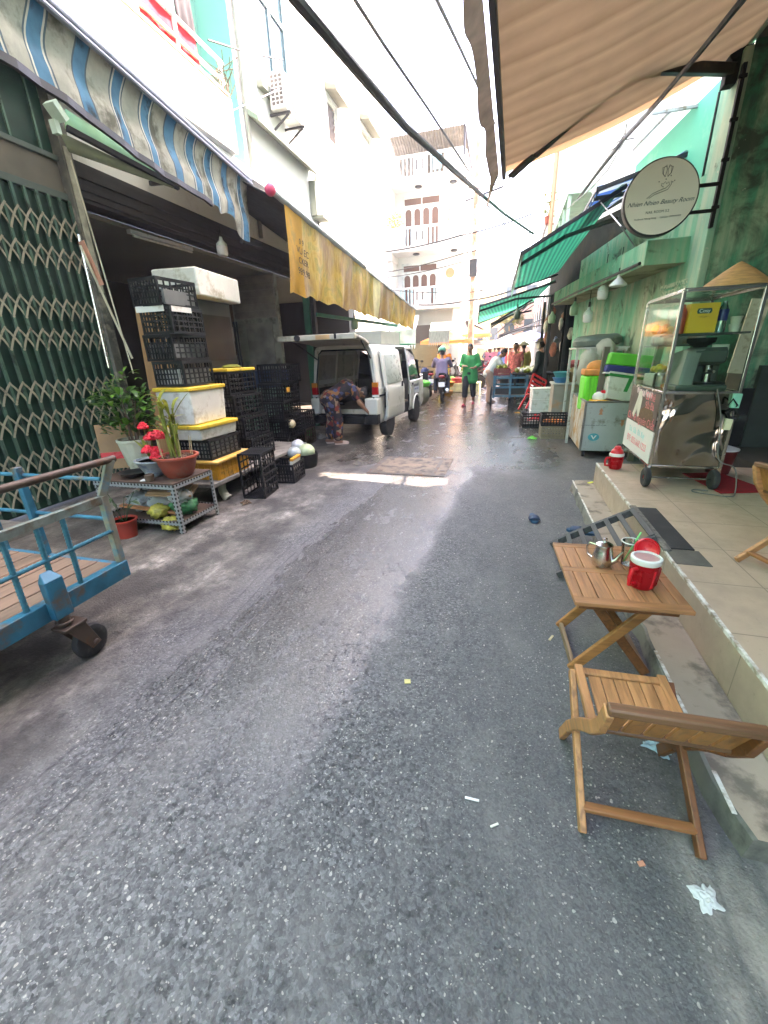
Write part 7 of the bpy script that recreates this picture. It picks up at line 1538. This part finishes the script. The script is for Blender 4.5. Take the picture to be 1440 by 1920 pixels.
# far vendors and shoppers
ORG = mat('orange_print', (.7, .25, .04), .8, var=.5, scale=14); YEL = mat('yellow_trousers', (.62, .5, .05), .8, var=.2); WHT = mat('white_shirt', (.6, .58, .52), .8, var=.1); TAN = mat('tan_trousers', (.42, .26, .18), .8, var=.15); DKC = mat('charcoal_clothes', (.03, .035, .035), .85, var=.3)
bend = pose(pelvis=(0, -.05, .9), chest=(0, .14, 1.2), neck=(0, .26, 1.33), head=(0, .36, 1.43), face=(0, .8, -.6), shL=(-.18, .18, 1.27), shR=(.18, .18, 1.27), elL=(-.22, .33, 1.05), elR=(.22, .33, 1.05), wrL=(-.12, .52, .98), wrR=(.12, .52, .98))
person('vendor in an orange top and pale conical hat under the orange umbrella', (-2.35, 16.6, 0), R(180), S0, ORG, YEL, sleeve=.9, vox=.016, hat=('cone', mat('pale_hat', (.7, .62, .45), .7)), loose=2, bot_loose=2)
person('person in a white shirt and tan trousers leaning over the right stall', (-.52, 13.6, 0), R(-80), bend, WHT, TAN, sleeve=.6, vox=.014, loose=1.8, bot_loose=2)
sit = pose(pelvis=(0, 0, .5), chest=(0, .06, .85), neck=(0, .09, 1.02), head=(0, .13, 1.17), shL=(-.19, .05, .96), shR=(.19, .05, .96), elL=(-.24, .18, .74), elR=(.24, .18, .74), wrL=(-.1, .38, .68), wrR=(.1, .38, .68), knL=(-.14, .42, .5), knR=(.14, .42, .5), anL=(-.14, .4, .08), anR=(.14, .4, .08), toeL=(-.15, .56, .03), toeR=(.15, .56, .03))
person('seller in black with a dark brimmed hat standing behind the cut vegetables', (.85, 12.7, .0), R(60), pose(), DKC, DKC, sleeve=1.8, vox=.014, hat=('brim', mat('olive_hat', (.1, .085, .06), .8)), loose=2)
person('seller in a striped red shirt behind the green fruit', (.2, 14.6, 0), R(150), S0, mat('red_striped_shirt', (.5, .12, .1), .8, var=.5, scale=20), JEAN, sleeve=.6, vox=.016)
# ---------------------------------------------------------------- unseen masses added on the right to block the sun
t = MB(); t.bb((2.3, -25, 4.33), (6, 5.85, 13)); add('sun_block_mass', t, CREAM, cf)
t = MB(); t.prism([(2.3, 5.86, 4.44), (2.3, 6.13, 4.44), (2.3, 7.62, 7.65), (2.3, 5.86, 7.65)], (.12, 0, 0)); add('sun_block_slope', t, CREAM, sh)  # sloped block added to shape the road sun patch and shade the awning
t = MB(); t.bb((2.3, 5.86, 7.66), (2.42, 9.19, 13)); add('sun_block_wall', t, [CREAM], sh)  # added wall that cuts off the left end of the road sun patch
# ---------------------------------------------------------------- far corner house with balconies
ch_ = thing('corner_house', 'white three storey house with brown arched doors and balconies at the bend', 'building', (-5.2, 19.5, 0))
DOORW = wood('red_brown_door', (.12, .05, .028), 'Z', .5, .6); DFR = mat('pale_door_frame', (.6, .66, .64), .6)
X0, X1, YF, YB = -7.5, -2.15, 19.5, 27
floors = [0, 3.3, 5.5, 7.85]
t = MB(); t.bb((X0, YF + 1.0, 0), (X1, YB, 8.0))
for z in floors[1:]:
    t.bb((X0, YF - .1, z - .02), (X1 + .1, YF + .999, z + .16), 0)
t.bb((X0, YF - .04, 5.2), (-5.05, YF + .999, 5.479)); t.bb((X1 - .3, YF + .1, 0), (X1 - .001, YF + .999, 3.279), 0); t.bb((X0, YF + .2, 0), (-5.0, YF + .999, 3.279))
t.bb((-5.3, YF + .1, 3.461), (-5.08, YF + .999, 5.479)); t.bb((-5.3, YF + .1, 5.661), (-5.08, YF + .999, 7.829))
t.bb((X0, YF + 3, 8.0), (X1, YB, 10.2))
add('wall', t, [WHITEW], ch_)
t = MB()
for z in (3.46, 5.66, 8.01):
    for a, b in ((X0, -4.75), (-4.1, -3.55), (-2.9, X1)): t.bb((a, YF - .08, z), (b, YF + .02, z + .62))
    t.bb((X0, YF - .1, z + .621), (X1 + .02, YF + .04, z + .68))
    x = -4.7
    while x < -2.95:
        if not -4.12 < x < -3.56: t.bb((x, YF - .05, z), (x + .05, YF - .02, z + .62), 1)
        x += .16
    t.bb((X1 - .02, YF + .0, z), (X1 + .08, YF + 3.0, z + .62))
    for x in (-4.0, -3.75): t.bb((x, YF - .084, z + .18), (x + .07, YF - .0801, z + .5), 2)
add('balcony_parapet', t, [WHITEW, mat('pale_blue_rail', (.35, .6, .7), .6), DKMETAL], ch_)
def archdoor(x0, x1, z0, z1, n=4):
    f = MB(); wv = (x1 - x0) / n; y = YF + .99
    f.bb((x0 - .06, y - .06, z0), (x0, y, z1)); f.bb((x1, y - .06, z0), (x1 + .06, y, z1)); f.bb((x0 - .06, y - .06, z1), (x1 + .06, y, z1 + .07)); zt2 = z1 - .28
    f.bb((x0, y - .055, zt2 - .06), (x1, y, zt2))
    f.bb((x0, y - .03, z0), (x1, y - .001, z1))
    fo = add('door', f, DFR, ch_)
    for k in range(n):
        a = x0 + k * wv + wv * .16; b = x0 + (k + 1) * wv - wv * .16; r_ = (b - a) / 2; zc = zt2 - .12 - r_
        pts = [(a, y - .031, z0 + .1), (b, y - .031, z0 + .1)] + [((a + b) / 2 + r_ * math.cos(q), y - .031, zc + r_ * math.sin(q)) for q in [math.pi * i / 8 for i in range(9)]]
        p_ = MB(); p_.prism(pts, (0, -.02, 0)); add('door_panel', p_, DOORW, fo, smooth=False)
    for a, b in ((x0 + .03, (x0 + x1) / 2 - .03), ((x0 + x1) / 2 + .03, x1 - .03)):
        p_ = MB(); p_.bb((a, y - .05, zt2 + .03), (b, y - .031, z1 - .03)); add('transom_light', p_, DOORW, fo)
archdoor(-4.72, -3.2, 5.67, 7.6); archdoor(-4.8, -3.28, 3.47, 5.15)
for x, z in ((-4.0, 7.82), (-2.6, 7.82), (-2.5, 5.47), (-4.1, 5.47)): t = MB(); t.lathe([(.13, 0), (.15, -.03), (.1, -.06), (0, -.065)], (x, YF + .45, z), 20); add('ceiling_lamp', t, DKMETAL, ch_)
CORR = mat('brown_corrugated', (.2, .17, .13), .7, .2, var=.2, dirt=((.35, .3, .24), .3, 3), streak=(12, 1, 1))
t = MB(); t.grid(lambda u, v: (-5.0 + 2.9 * u, YF - .3 + 2.6 * v, 9.25 - .75 * v + .02 * math.sin(u * 180)), 120, 4); add('roof_sheet', t, CORR, ch_)
t = MB(); t.bb((X1 - .02, YF - .2, 8.4), (X1 + .05, YF - .12, 9.3)); t.beam((X1, YF - .3, 9.25), (X1 + .3, YF + 2.5, 7.9), .05, .05); t.beam((X1 + .28, YF + .0, 8.0), (X1 + .05, YF - .25, 9.2), .04, .04); add('roof_frame', t, DKMETAL, ch_)
for k, (x, z, lab) in enumerate(((-2.55, 4.4, 'air conditioner on the lower balcony of the corner house'), (-2.55, 3.75, 'lower of the two air conditioners on the corner house balcony'))):
    a = thing('air_conditioner', lab, 'air conditioner', (x, YF + .6, z)); t = MB(); t.bb((-.35, -.14, 0), (.35, .14, .5)); obj('casing', t, WHITEP, a, bevel=.02); t = MB(); t.lathe([(0, 0), (.19, 0), (.19, .02), (0, .02)], (-.1, -.14, .25), 20, rot=Matrix.Rotation(R(90), 3, 'X')); obj('fan', t, BROWNPAPER, a)
for k, (x, z, n, lab) in enumerate(((-4.9, 6.3, 120, 'yellow flowering shrub on the upper balcony of the corner house'), (-2.65, 6.2, 50, 'small yellow green plant at the right end of the upper balcony'))):
    a = thing('balcony_plant', lab, 'plant', (x, YF - .05, z)); t = MB(); bush(t, n, (0, -.1, 0), .35 if k == 0 else .25, .5, .14, .06, 60 + k); obj('foliage', t, mat('yellow_leaf%d' % k, (.5, .45, .05), .6, var=.4, translu=.3), a); t = MB(); t.tube([(0, 0, -.05), (.05, -.05, .2), (-.2, -.1, .4)], .015, 5); t.tube([(0, 0, -.02), (.3, -.1, .15)], .01, 5); obj('stems', t, BROWNPAPER, a)
t = MB(); t.grid(lambda u, v: (-.16 + .32 * u, .02 * math.sin(u * 12), -.55 * v), 6, 4); solo('blue_cloth', t, mat('pale_blue_cloth', (.3, .6, .68), .8), 'pale blue cloth drying on the roof balcony of the corner house', 'cloth', (-3.15, YF - .12, 8.65), solid=.01)
# ---------------------------------------------------------------- concrete utility pole and cables
up_ = thing('utility_pole', 'tall rusty brown utility pole beside the corner house', 'pole', (-1.62, 19.2, 0)); t = MB(); t.tube([(0, 0, 0), (0, 0, 8.9)], [.13, .09], 14); obj('pole', t, mat('rusty_pole', (.33, .2, .13), .8, var=.35, scale=5, dirt=((.6, .52, .42), .4, 3)), up_); t = MB(); t.beam((-.4, 0, 6.9), (1.0, 0, 7.2), .06, .06); obj('crossarm', t, DKMETAL, up_); t = MB(); t.bb((-.15, -.2, 4.3), (.15, -.1, 4.9)); obj('meter_box', t, DKMETAL, up_)
def cable(pts, r_, label, m=None, strands=1, sag=0, seed=0):
    rr = random.Random(seed); t = MB(); P_ = [Vector(p) for p in pts]
    fine = []
    for i in range(len(P_) - 1):
        n = 10
        for k in range(n): fine.append(P_[i].lerp(P_[i + 1], k / n) - Vector((0, 0, sag * 4 * (k / n) * (1 - k / n))))
    fine.append(P_[-1])
    if strands == 1: t.tube(fine, r_, 8)
    else:
        for s in range(strands):
            ph = rr.uniform(0, 6.28); q = r_ * rr.uniform(.3, 1); tw = rr.uniform(-.06, .09)
            t.tube([p + Vector((q * math.cos(ph + i * tw), .0, q * math.sin(ph + i * tw))) for i, p in enumerate(fine)], r_ * rr.uniform(.2, .42), 6)
        t.tube(fine, r_ * .75, 8)
    return solo('cable', t, m or mat('black_cable', (.018, .018, .02), .55, var=.3), label, 'cable')
GC = mat('dark_green_cable_wrap', (.01, .09, .06), .6)
cable([Vector((-1.25, -10, 4.6)), P(500, -70, X=-1.15), P(562, 5, X=-1.15), P(660, 118, X=-1.12), P(760, 236, X=-1.05), P(850, 318, X=-.85), P(915, 375, X=-.65)], .034, 'thick black bundle of power cables sweeping down over the lane', None, 9, seed=1)
cable([P(900, 362, Y=9.5), P(945, 400, Y=11.5), P(1000, 438, Y=14)], .034, 'green wrapped end of the thick cable bundle', GC, 4, seed=2)
cable([Vector((-1.45, -10, 5.2)), P(640, -40, X=-1.4), P(720, 84, X=-1.4), P(800, 200, X=-1.3), P(885, 330, X=-1.1)], .016, 'single black cable crossing the sky left of the middle', seed=3)
cable([Vector((-.95, -10, 5.0)), P(800, -40, X=-.8), P(865, 95, X=-.75), P(930, 235, X=-.6)], .016, 'single black cable crossing the sky beside the striped awning', seed=4)
cable([P(905, 375, Y=10), P(968, 446, Y=12)], .012, 'short thin cable below the green wrapped bundle', seed=5)
for i, (a, b, y, s, r_, lab) in enumerate(((((722, 472), (1000, 400), 17, 6, .03, 'upper dark cable strung across the lane to the corner house')), ((715, 512), (1010, 430), 16.5, 5, .02, 'pair of cables strung across the lane under the upper one'), ((725, 520), (1000, 452), 16, 3, .015, 'lowest thin cable crossing before the corner house'), ((785, 572), (960, 545), 18, 5, .03, 'sagging cable bundle above the market canopies'), ((715, 540), (905, 545), 17.5, 3, .014, 'thin cables crossing below the balconies of the corner house'), ((880, 352), (960, 330), 15, 1, .014, 'short wire from the pole top toward the right'))):
    cable([P(*a, Y=y), P((a[0] + b[0]) / 2, (a[1] + b[1]) / 2 + 6, Y=y - .5), P(*b, Y=y - 1)], r_, lab, None, s, .05, seed=10 + i)
RC = [(1440, -60), (1392, 0), (1300, 112), (1230, 195), (1172, 258)]
cable([Vector((1.3, -10, 3.5))] + [P(*p, X=1.25) for p in RC] + [P(1120, 325, X=1.2), P(1085, 372, X=1.1)], .024, 'twisted dark cable bundle running under the orange awning', None, 8, seed=20)
cable([P(1172, 262, X=1.25), P(1140, 318, X=1.2), P(1110, 352, X=1.1), P(1060, 395, X=1.0)], .012, 'thin pale cable leaving the bundle behind the round sign', mat('pale_cable', (.35, .36, .33), .6), 3, seed=21)
t = MB(); rnd.seed(77)
for k in range(8):
    p = P(1165 + rnd.uniform(-12, 10), 262 + rnd.uniform(-10, 10), X=1.25); t.tube([p, p + Vector((rnd.uniform(-.15, .15), rnd.uniform(-.1, .1), rnd.uniform(-.1, .15)))], .006, 4)
solo('cable_tangle', t, DKMETAL, 'tangle of cable ends at the joint of the right bundle', 'cables')
cable([P(1110, 360, X=1.0), P(1165, 425, X=1.15), P(1190, 462, X=1.35)], .008, 'thin grey wire crossing in front of the green awning frame', ALU, seed=22)
# ---------------------------------------------------------------- market beyond
def umbrella(label, loc, r_, h_, cm, pole=True, n=6, drop=.12, group='market umbrellas', rz=0):
    u = thing('market_umbrella', label, 'umbrella', loc, rz, group)
    t = MB(); top = Vector((0, 0, h_ + .38)); ring = [Vector((r_ * math.cos(6.2832 * k / n), r_ * math.sin(6.2832 * k / n), h_)) for k in range(n)]
    vs = [top] + ring + [v * 1.01 - Vector((0, 0, drop)) for v in ring]; fs = [(0, 1 + k, 1 + (k + 1) % n) for k in range(n)] + [(1 + k, 1 + n + k, 1 + n + (k + 1) % n, 1 + (k + 1) % n) for k in range(n)]
    t.add(vs, fs); obj('canopy', t, cm, u, smooth=False)
    t = MB(); t.tube([(0, 0, 0), (0, 0, h_ + .36)], .022, 8)
    obj('pole', t, mat('pale_umbrella_pole', (.6, .52, .4), .5), u)
    t = MB()
    for v in ring: t.tube([(0, 0, h_ + .1), v * .98 + Vector((0, 0, .0))], .008, 4)
    obj('ribs', t, ALU, u); return u
OU = mat('orange_umbrella', (.78, .34, .13), .8, var=.12, translu=.5); WU = mat('white_canopy', (.75, .74, .7), .8, translu=.4, dirt=((.5, .45, .38), .2, 3)); BU = mat('blue_umbrella', (.32, .36, .62), .7, translu=.4)
umbrella('square orange umbrella beyond the motorbike rider', (-2.35, 17.3, 0), 1.15, 1.92, OU, n=4, rz=R(38)); umbrella('second orange umbrella farther up the left stalls', (-1.75, 21.5, 0), 1.2, 2.25, OU, n=4, rz=R(45)); umbrella('white umbrella among the right hand stalls', (-.05, 19.8, 0), 1.0, 1.75, WU, n=8); umbrella('blue and white umbrella behind the white one on the right', (.9, 23, 0), 1.2, 2.0, BU, n=8); umbrella('white umbrella far up the left side of the lane', (-2.6, 27, 0), 1.4, 1.95, WU, n=8); umbrella('pale umbrella at the far end of the lane', (-1.9, 36, 0), 2.0, 1.8, WU, n=8)
# hanging green and white awning at left beyond yellow banner
awning('market_awning', 'grey and teal fringed market awning beyond the yellow banner', (-2.7, 15.3, 2.2), (-2.0, 15.4, 2.2), (-3.0, 17.4, 2.6), (-2.0, 17.4, 2.6), mat('grey_fringed_cloth', (.3, .34, .31), .8, var=.4, streak=(14, 1, 1), translu=.4), .42, False)
awning('market_awning', 'white and mint scalloped awning above the parked bikes on the left', (-3.5, 13.2, 2.15), (-2.75, 13.3, 2.2), (-4.5, 15, 2.7), (-3.0, 15, 2.7), mat('mint_white_cloth', (.6, .72, .66), .8, var=.3, scale=4, translu=.5), .5, False)
awning('market_awning', 'brown tin lean-to roof left of the lane beyond the umbrellas', (-2.0, 22, 2.9), (-1.3, 30, 2.6), (-4.2, 22, 3.6), (-4.2, 30, 3.6), CORR, .1, True)
awning('market_awning', 'white tarpaulin roof over the far left stalls', (-1.6, 30.5, 2.6), (-1.9, 42, 2.5), (-4.5, 30.5, 3.4), (-5, 42, 3.4), WU, .2, True)
awning('market_awning', 'salmon scalloped awning farther up the lane', (-2.6, 25, 2.35), (-1.25, 25, 2.35), (-3, 27.5, 2.9), (-1.4, 27.5, 2.9), mat('salmon_cloth', (.72, .38, .22), .8, translu=.5), .18, False)
awning('market_awning', 'pale grey tarp over the right stalls farther up', (-.55, 24, 2.3), (-.95, 34, 2.3), (1.6, 24, 3.0), (1.2, 34, 3.0), mat('grey_tarp', (.45, .45, .42), .8, var=.2, translu=.4), .15, True)
def house(label, x0, x1, y0, y1, h_, m, win=True, axis=1, face=None):
    b = thing('town_house', label, 'building', ((x0 + x1) / 2, (y0 + y1) / 2, 0)); t = MB(); t.bb((x0, y0, 0), (x1, y1, h_)); add('wall', t, m, b)
    t = MB(); t.bb((x0 - .15, y0 - .15, h_), (x1 + .15, y1 + .15, h_ + .2)); add('roof', t, CONC, b)
    if win:
        for fl_ in range(1, int(h_ // 3) + 1):
            k = x0 + .5
            while k < x1 - 1.2:
                t = MB(); t.bb((k, y0 - .04, fl_ * 3 - .1), (k + 1.0, y0 + .01, fl_ * 3 + 1.4)); add('window', t, PANE, b); k += 1.9
            xs_ = x1 if face == 'R' else x0; k = y0 + .8; s = .04 if face == 'R' else -.04
            while k < y1 - 1.4:
                t = MB(); t.bb((xs_ - abs(s), k, fl_ * 3 - .1), (xs_ + abs(s), k + 1.1, fl_ * 3 + 1.4)); add('window', t, PANE, b); k += 2.6
    return b
house('pale yellow house closing the far end of the lane', -7, 5, 62, 70, 9, mat('yellow_house_wall', (.66, .52, .25), .85))
house('low pink house at the right of the far end', -1.2, 5, 48, 56, 6, mat('pink_house_wall', (.66, .42, .34), .85))
house('cream house row on the left beyond the corner house', -9, -3.6, 28, 46, 7.5, CREAM, face='R')
house('white house on the left far up the lane', -10, -4.2, 46.5, 60, 10, WHITEW, face='R')
house('white house row on the right beyond the tall house', 1.7, 8, 24, 40, 8.5, WHITEW, face='L')
house('pale house on the right far up the lane', 2.2, 8, 40.5, 47.5, 7, CREAM, face='L')
for k, (x, y, h_, s, lab) in enumerate(((-.2, 45, 4.6, 1.6, 'yellow green tree above the stalls at the far end'),)):
    tr_ = thing('tree', lab, 'tree', (x, y, 0)); t = MB(); t.tube([(0, 0, 0), (.1, 0, h_ * .5), (0, .1, h_ * .8)], [.12, .09, .05], 8); t.tube([(.08, 0, h_ * .5), (.5 * s, .2, h_ * .8)], .04, 6); t.tube([(.08, 0, h_ * .55), (-.5 * s, -.2, h_ * .85)], .04, 6); obj('trunk', t, BROWNPAPER, tr_)
    t = MB(); rr = random.Random(k)
    for q in range(9): bush(t, 110, (rr.uniform(-s, s) * .7, rr.uniform(-s, s) * .7, h_ * .7 + rr.uniform(0, s)), s * .38, s * .5, .28, .16, 100 + q + 50 * k)
    obj('crown', t, mat('tree_leaf%d' % k, (.2, .2, .03) if k == 0 else (.08, .13, .03), .6, var=.4, scale=3, translu=.35), tr_)
# parked bikes and crowd, copied from a few originals
MBC = [mat('bike_maroon', (.22, .03, .05), .3), mat('bike_blue', (.03, .06, .2), .3), mat('bike_grey', (.2, .2, .21), .3), mat('bike_black', (.02, .02, .02), .3)]
spots = [(-1.35, 22.3, -60, 0), (-1.75, 19.0, 70, 3), (-1.5, 24.2, -50, 2), (-1.45, 26.0, -55, 1), (-1.5, 27.6, -60, 0), (-1.6, 29.2, -50, 3), (-1.7, 31, -55, 2), (-3.05, 14.9, 30, 2), (-2.9, 16.0, 20, 1)]
spots += [(-1.9, 23.2, 60, 3), (-2.0, 25.1, 55, 1), (-2.1, 26.8, 60, 0), (-1.0, 34.5, -20, 3), (-1.5, 33.2, -40, 2), (-2.1, 33.6, -60, 3), (-.55, 31.8, 10, 1)]
LB = ['maroon motorbike parked nearest on the left of the bright road patch', 'black motorbike parked under the orange umbrella', 'grey motorbike second in the parked row', 'blue motorbike third in the parked row', 'maroon motorbike fourth in the parked row', 'black motorbike fifth in the parked row', 'grey motorbike farthest in the parked row', 'grey motorbike beside the loaded sacks', 'blue motorbike behind the loaded sacks', 'black motorbike nose out opposite the parked row', 'blue motorbike second of those facing out on the left', 'maroon motorbike third of those facing out on the left', 'black motorbike ridden up the lane in the far crowd', 'grey motorbike turned across the far lane', 'black motorbike parked at the end of the far row', 'blue motorbike stopped in the middle of the far lane']
for (x, y, a, k), lab in zip(spots, LB): dup(mb0, (x, y, 0), R(a), lab, 'motorbikes parked along the lane', {'bike_dark': MBC[k]})
p0 = person('shopper in a grey blouse among the far crowd', (-1.2, 30, 0), R(170), S0, mat('crowd_top', (.3, .3, .33), .8), mat('crowd_bottom', (.05, .05, .07), .8), sleeve=.6, vox=.025, group='shoppers in the far crowd')
p0b = person('shopper in a conical hat among the far crowd', (-.6, 27, 0), R(10), S0, mat('crowd_top_b', (.5, .2, .22), .8), mat('crowd_bottom_b', (.12, .07, .06), .8), sleeve=1.7, vox=.025, hat=('cone', mat('pale_hat_b', (.68, .6, .42), .7)), group='shoppers in the far crowd')
CT = [('pink', (.6, .2, .28)), ('blue', (.1, .16, .35)), ('white', (.6, .58, .55)), ('red', (.5, .05, .06)), ('dark', (.04, .04, .05)), ('brown', (.25, .14, .09)), ('violet', (.25, .17, .35)), ('yellow', (.6, .45, .12))]
CM = {n_: mat('crowd_' + n_, c_, .8) for n_, c_ in CT}
WH = ['near the parked motorbikes', 'by the white umbrella', 'in the middle of the lane', 'by the right stalls', 'at the far end']
cs_ = [(-1.05, 25.5), (-.3, 22.5), (-1.3, 33), (.1, 21.5), (-1.7, 44), (-.7, 29), (-.1, 24.5), (-1.6, 36), (-.2, 26.5), (-2.0, 41), (-1.0, 31.5), (.35, 18.2), (-1.2, 38), (.0, 28.5), (-1.4, 46), (.5, 16.8)]
for i, (x, y) in enumerate(cs_):
    a = p0 if i % 3 else p0b; c_ = CT[i % 8][0]; key = 'crowd_top' if a is p0 else 'crowd_top_b'; w_ = WH[0 if x < -.9 and y < 30 else 1 if y < 23 else 3 if x > -.4 else 2 if y < 40 else 4]
    dup(a, (x, y, 0), R(rnd.choice((0, 170, 180, 20, 90))), 'shopper in a %s top%s %s' % (c_, ' and conical hat' if a is p0b else '', w_), 'shoppers in the far crowd', {key: CM[c_]})
# produce baskets on the left by the umbrella and stalls right
BK = mat('basket_red', (.55, .06, .08), .5)
for i, (x, y, m_, lab) in enumerate(((-1.95, 17.6, BK, 'red basin of produce under the orange umbrella'), (-1.6, 17.9, mat('basket_pink', (.65, .15, .2), .5), 'pink red basin beside the first under the umbrella'), (-2.3, 18.2, GREENP, 'green basin behind the red ones'), (-2.15, 15.9, ORANGEP, 'orange tub standing behind the motorbike rider'), (-2.1, 15.85, ORANGEP, 'second orange tub stacked in the first'))):
    t = MB(); t.lathe([(.18, 0), (.26, .16), (.28, .17), (.26, .18), (.2, .05)], n=22); t.blob((0, 0, .13), (.22, .22, .09), 12, jit=.12); solo('basin', t, m_, lab, 'basin', (x, y, .32 if i == 4 else (.35 if i < 3 else 0)))
t = MB(); t.bb((-.7, -.6, .0), (.9, .6, .34)); solo('low_platform', t, [mat('pale_vegetable_cloth', (.5, .52, .3), .8, var=.4, scale=5)], 'low platform of green vegetables under the orange umbrella', 'stall', (-1.95, 17.9, 0), bevel=.02)
for i, (x, y, lab) in enumerate(((.3, 16.6, 'stall of greens beyond the cut vegetables'), (.2, 19, 'fruit stall by the white umbrella'), (.4, 22, 'stall piled with fruit before the grey tarp'), (-2.6, 21, 'stall on the left beyond the umbrella'))):
    s_ = thing('market_stall', lab, 'stall', (x, y, 0), 0, 'market stalls'); t = MB(); t.bb((-.6, -.6, .55), (.6, .6, .62)); obj('table', t, GREYWOOD, s_)
    t = MB(); t.bb((-.5, -.5, 0), (.5, .5, .549)); obj('base', t, DARKIN, s_)
    t = MB(); rr = random.Random(i)
    for k in range(45): t.blob((rr.uniform(-.5, .5), rr.uniform(-.5, .5), .68 + .1 * rr.random()), rr.uniform(.05, .08), 6, m=rr.randrange(3), jit=.1)
    obj('produce', t, [LEAFY, [YELLOWP, REDP, ORANGEP, FOAM][i], mat('greens%d' % i, (.12, .25, .05), .6)], s_)
# dark left stall fronts beyond the shop house
ds = thing('shuttered_stall', 'dark shuttered stall under the corner house', 'stall', (-4, 18, 0)); t = MB(); t.bb((-5.9, 18.6, 0), (-2.6, 18.7, 2.6)); add('back_panel', t, DARKIN, ds); t = MB(); t.bb((-4.0, 18.4, 0), (-2.9, 18.59, 1.9)); add('olive_shutter', t, mat('olive_shutter', (.12, .11, .06), .7, var=.2, streak=(1, 1, 20)), ds)

hp = thing('hanging_plant', 'small yellow green plant on the pipe fronted house above the green awnings', 'plant', (.85, 15.5, 5.2))
t = MB(); bush(t, 90, (0, 0, 0), .3, .55, .16, .06, 200); obj('foliage', t, mat('hanging_leaf', (.2, .22, .05), .6, var=.4, translu=.3), hp)
t = MB(); t.lathe([(.1, -.2), (.14, 0), (.12, 0)], n=16); t.beam((0, 0, -.15), (.5, .1, -.3), .04, .04); obj('pot', t, TERRA, hp)

hz = MB(); hz.bb((-14, -27, -1), (12, 90, 14.5))  # thin haze volume added to bleach the far end of the lane
ho = obj('haze', hz, bpy.data.materials.new('haze'), smooth=False); ho['kind'] = 'stuff'
hm = ho.data.materials[0]; hm.use_nodes = True; hn = hm.node_tree; hn.nodes.remove(hn.nodes['Principled BSDF'])
pv = hn.nodes.new('ShaderNodeVolumePrincipled'); pv.inputs['Density'].default_value = .003; pv.inputs['Color'].default_value = (.92, .93, .95, 1); pv.inputs['Anisotropy'].default_value = .3
hn.links.new(pv.outputs[0], hn.nodes['Material Output'].inputs['Volume'])
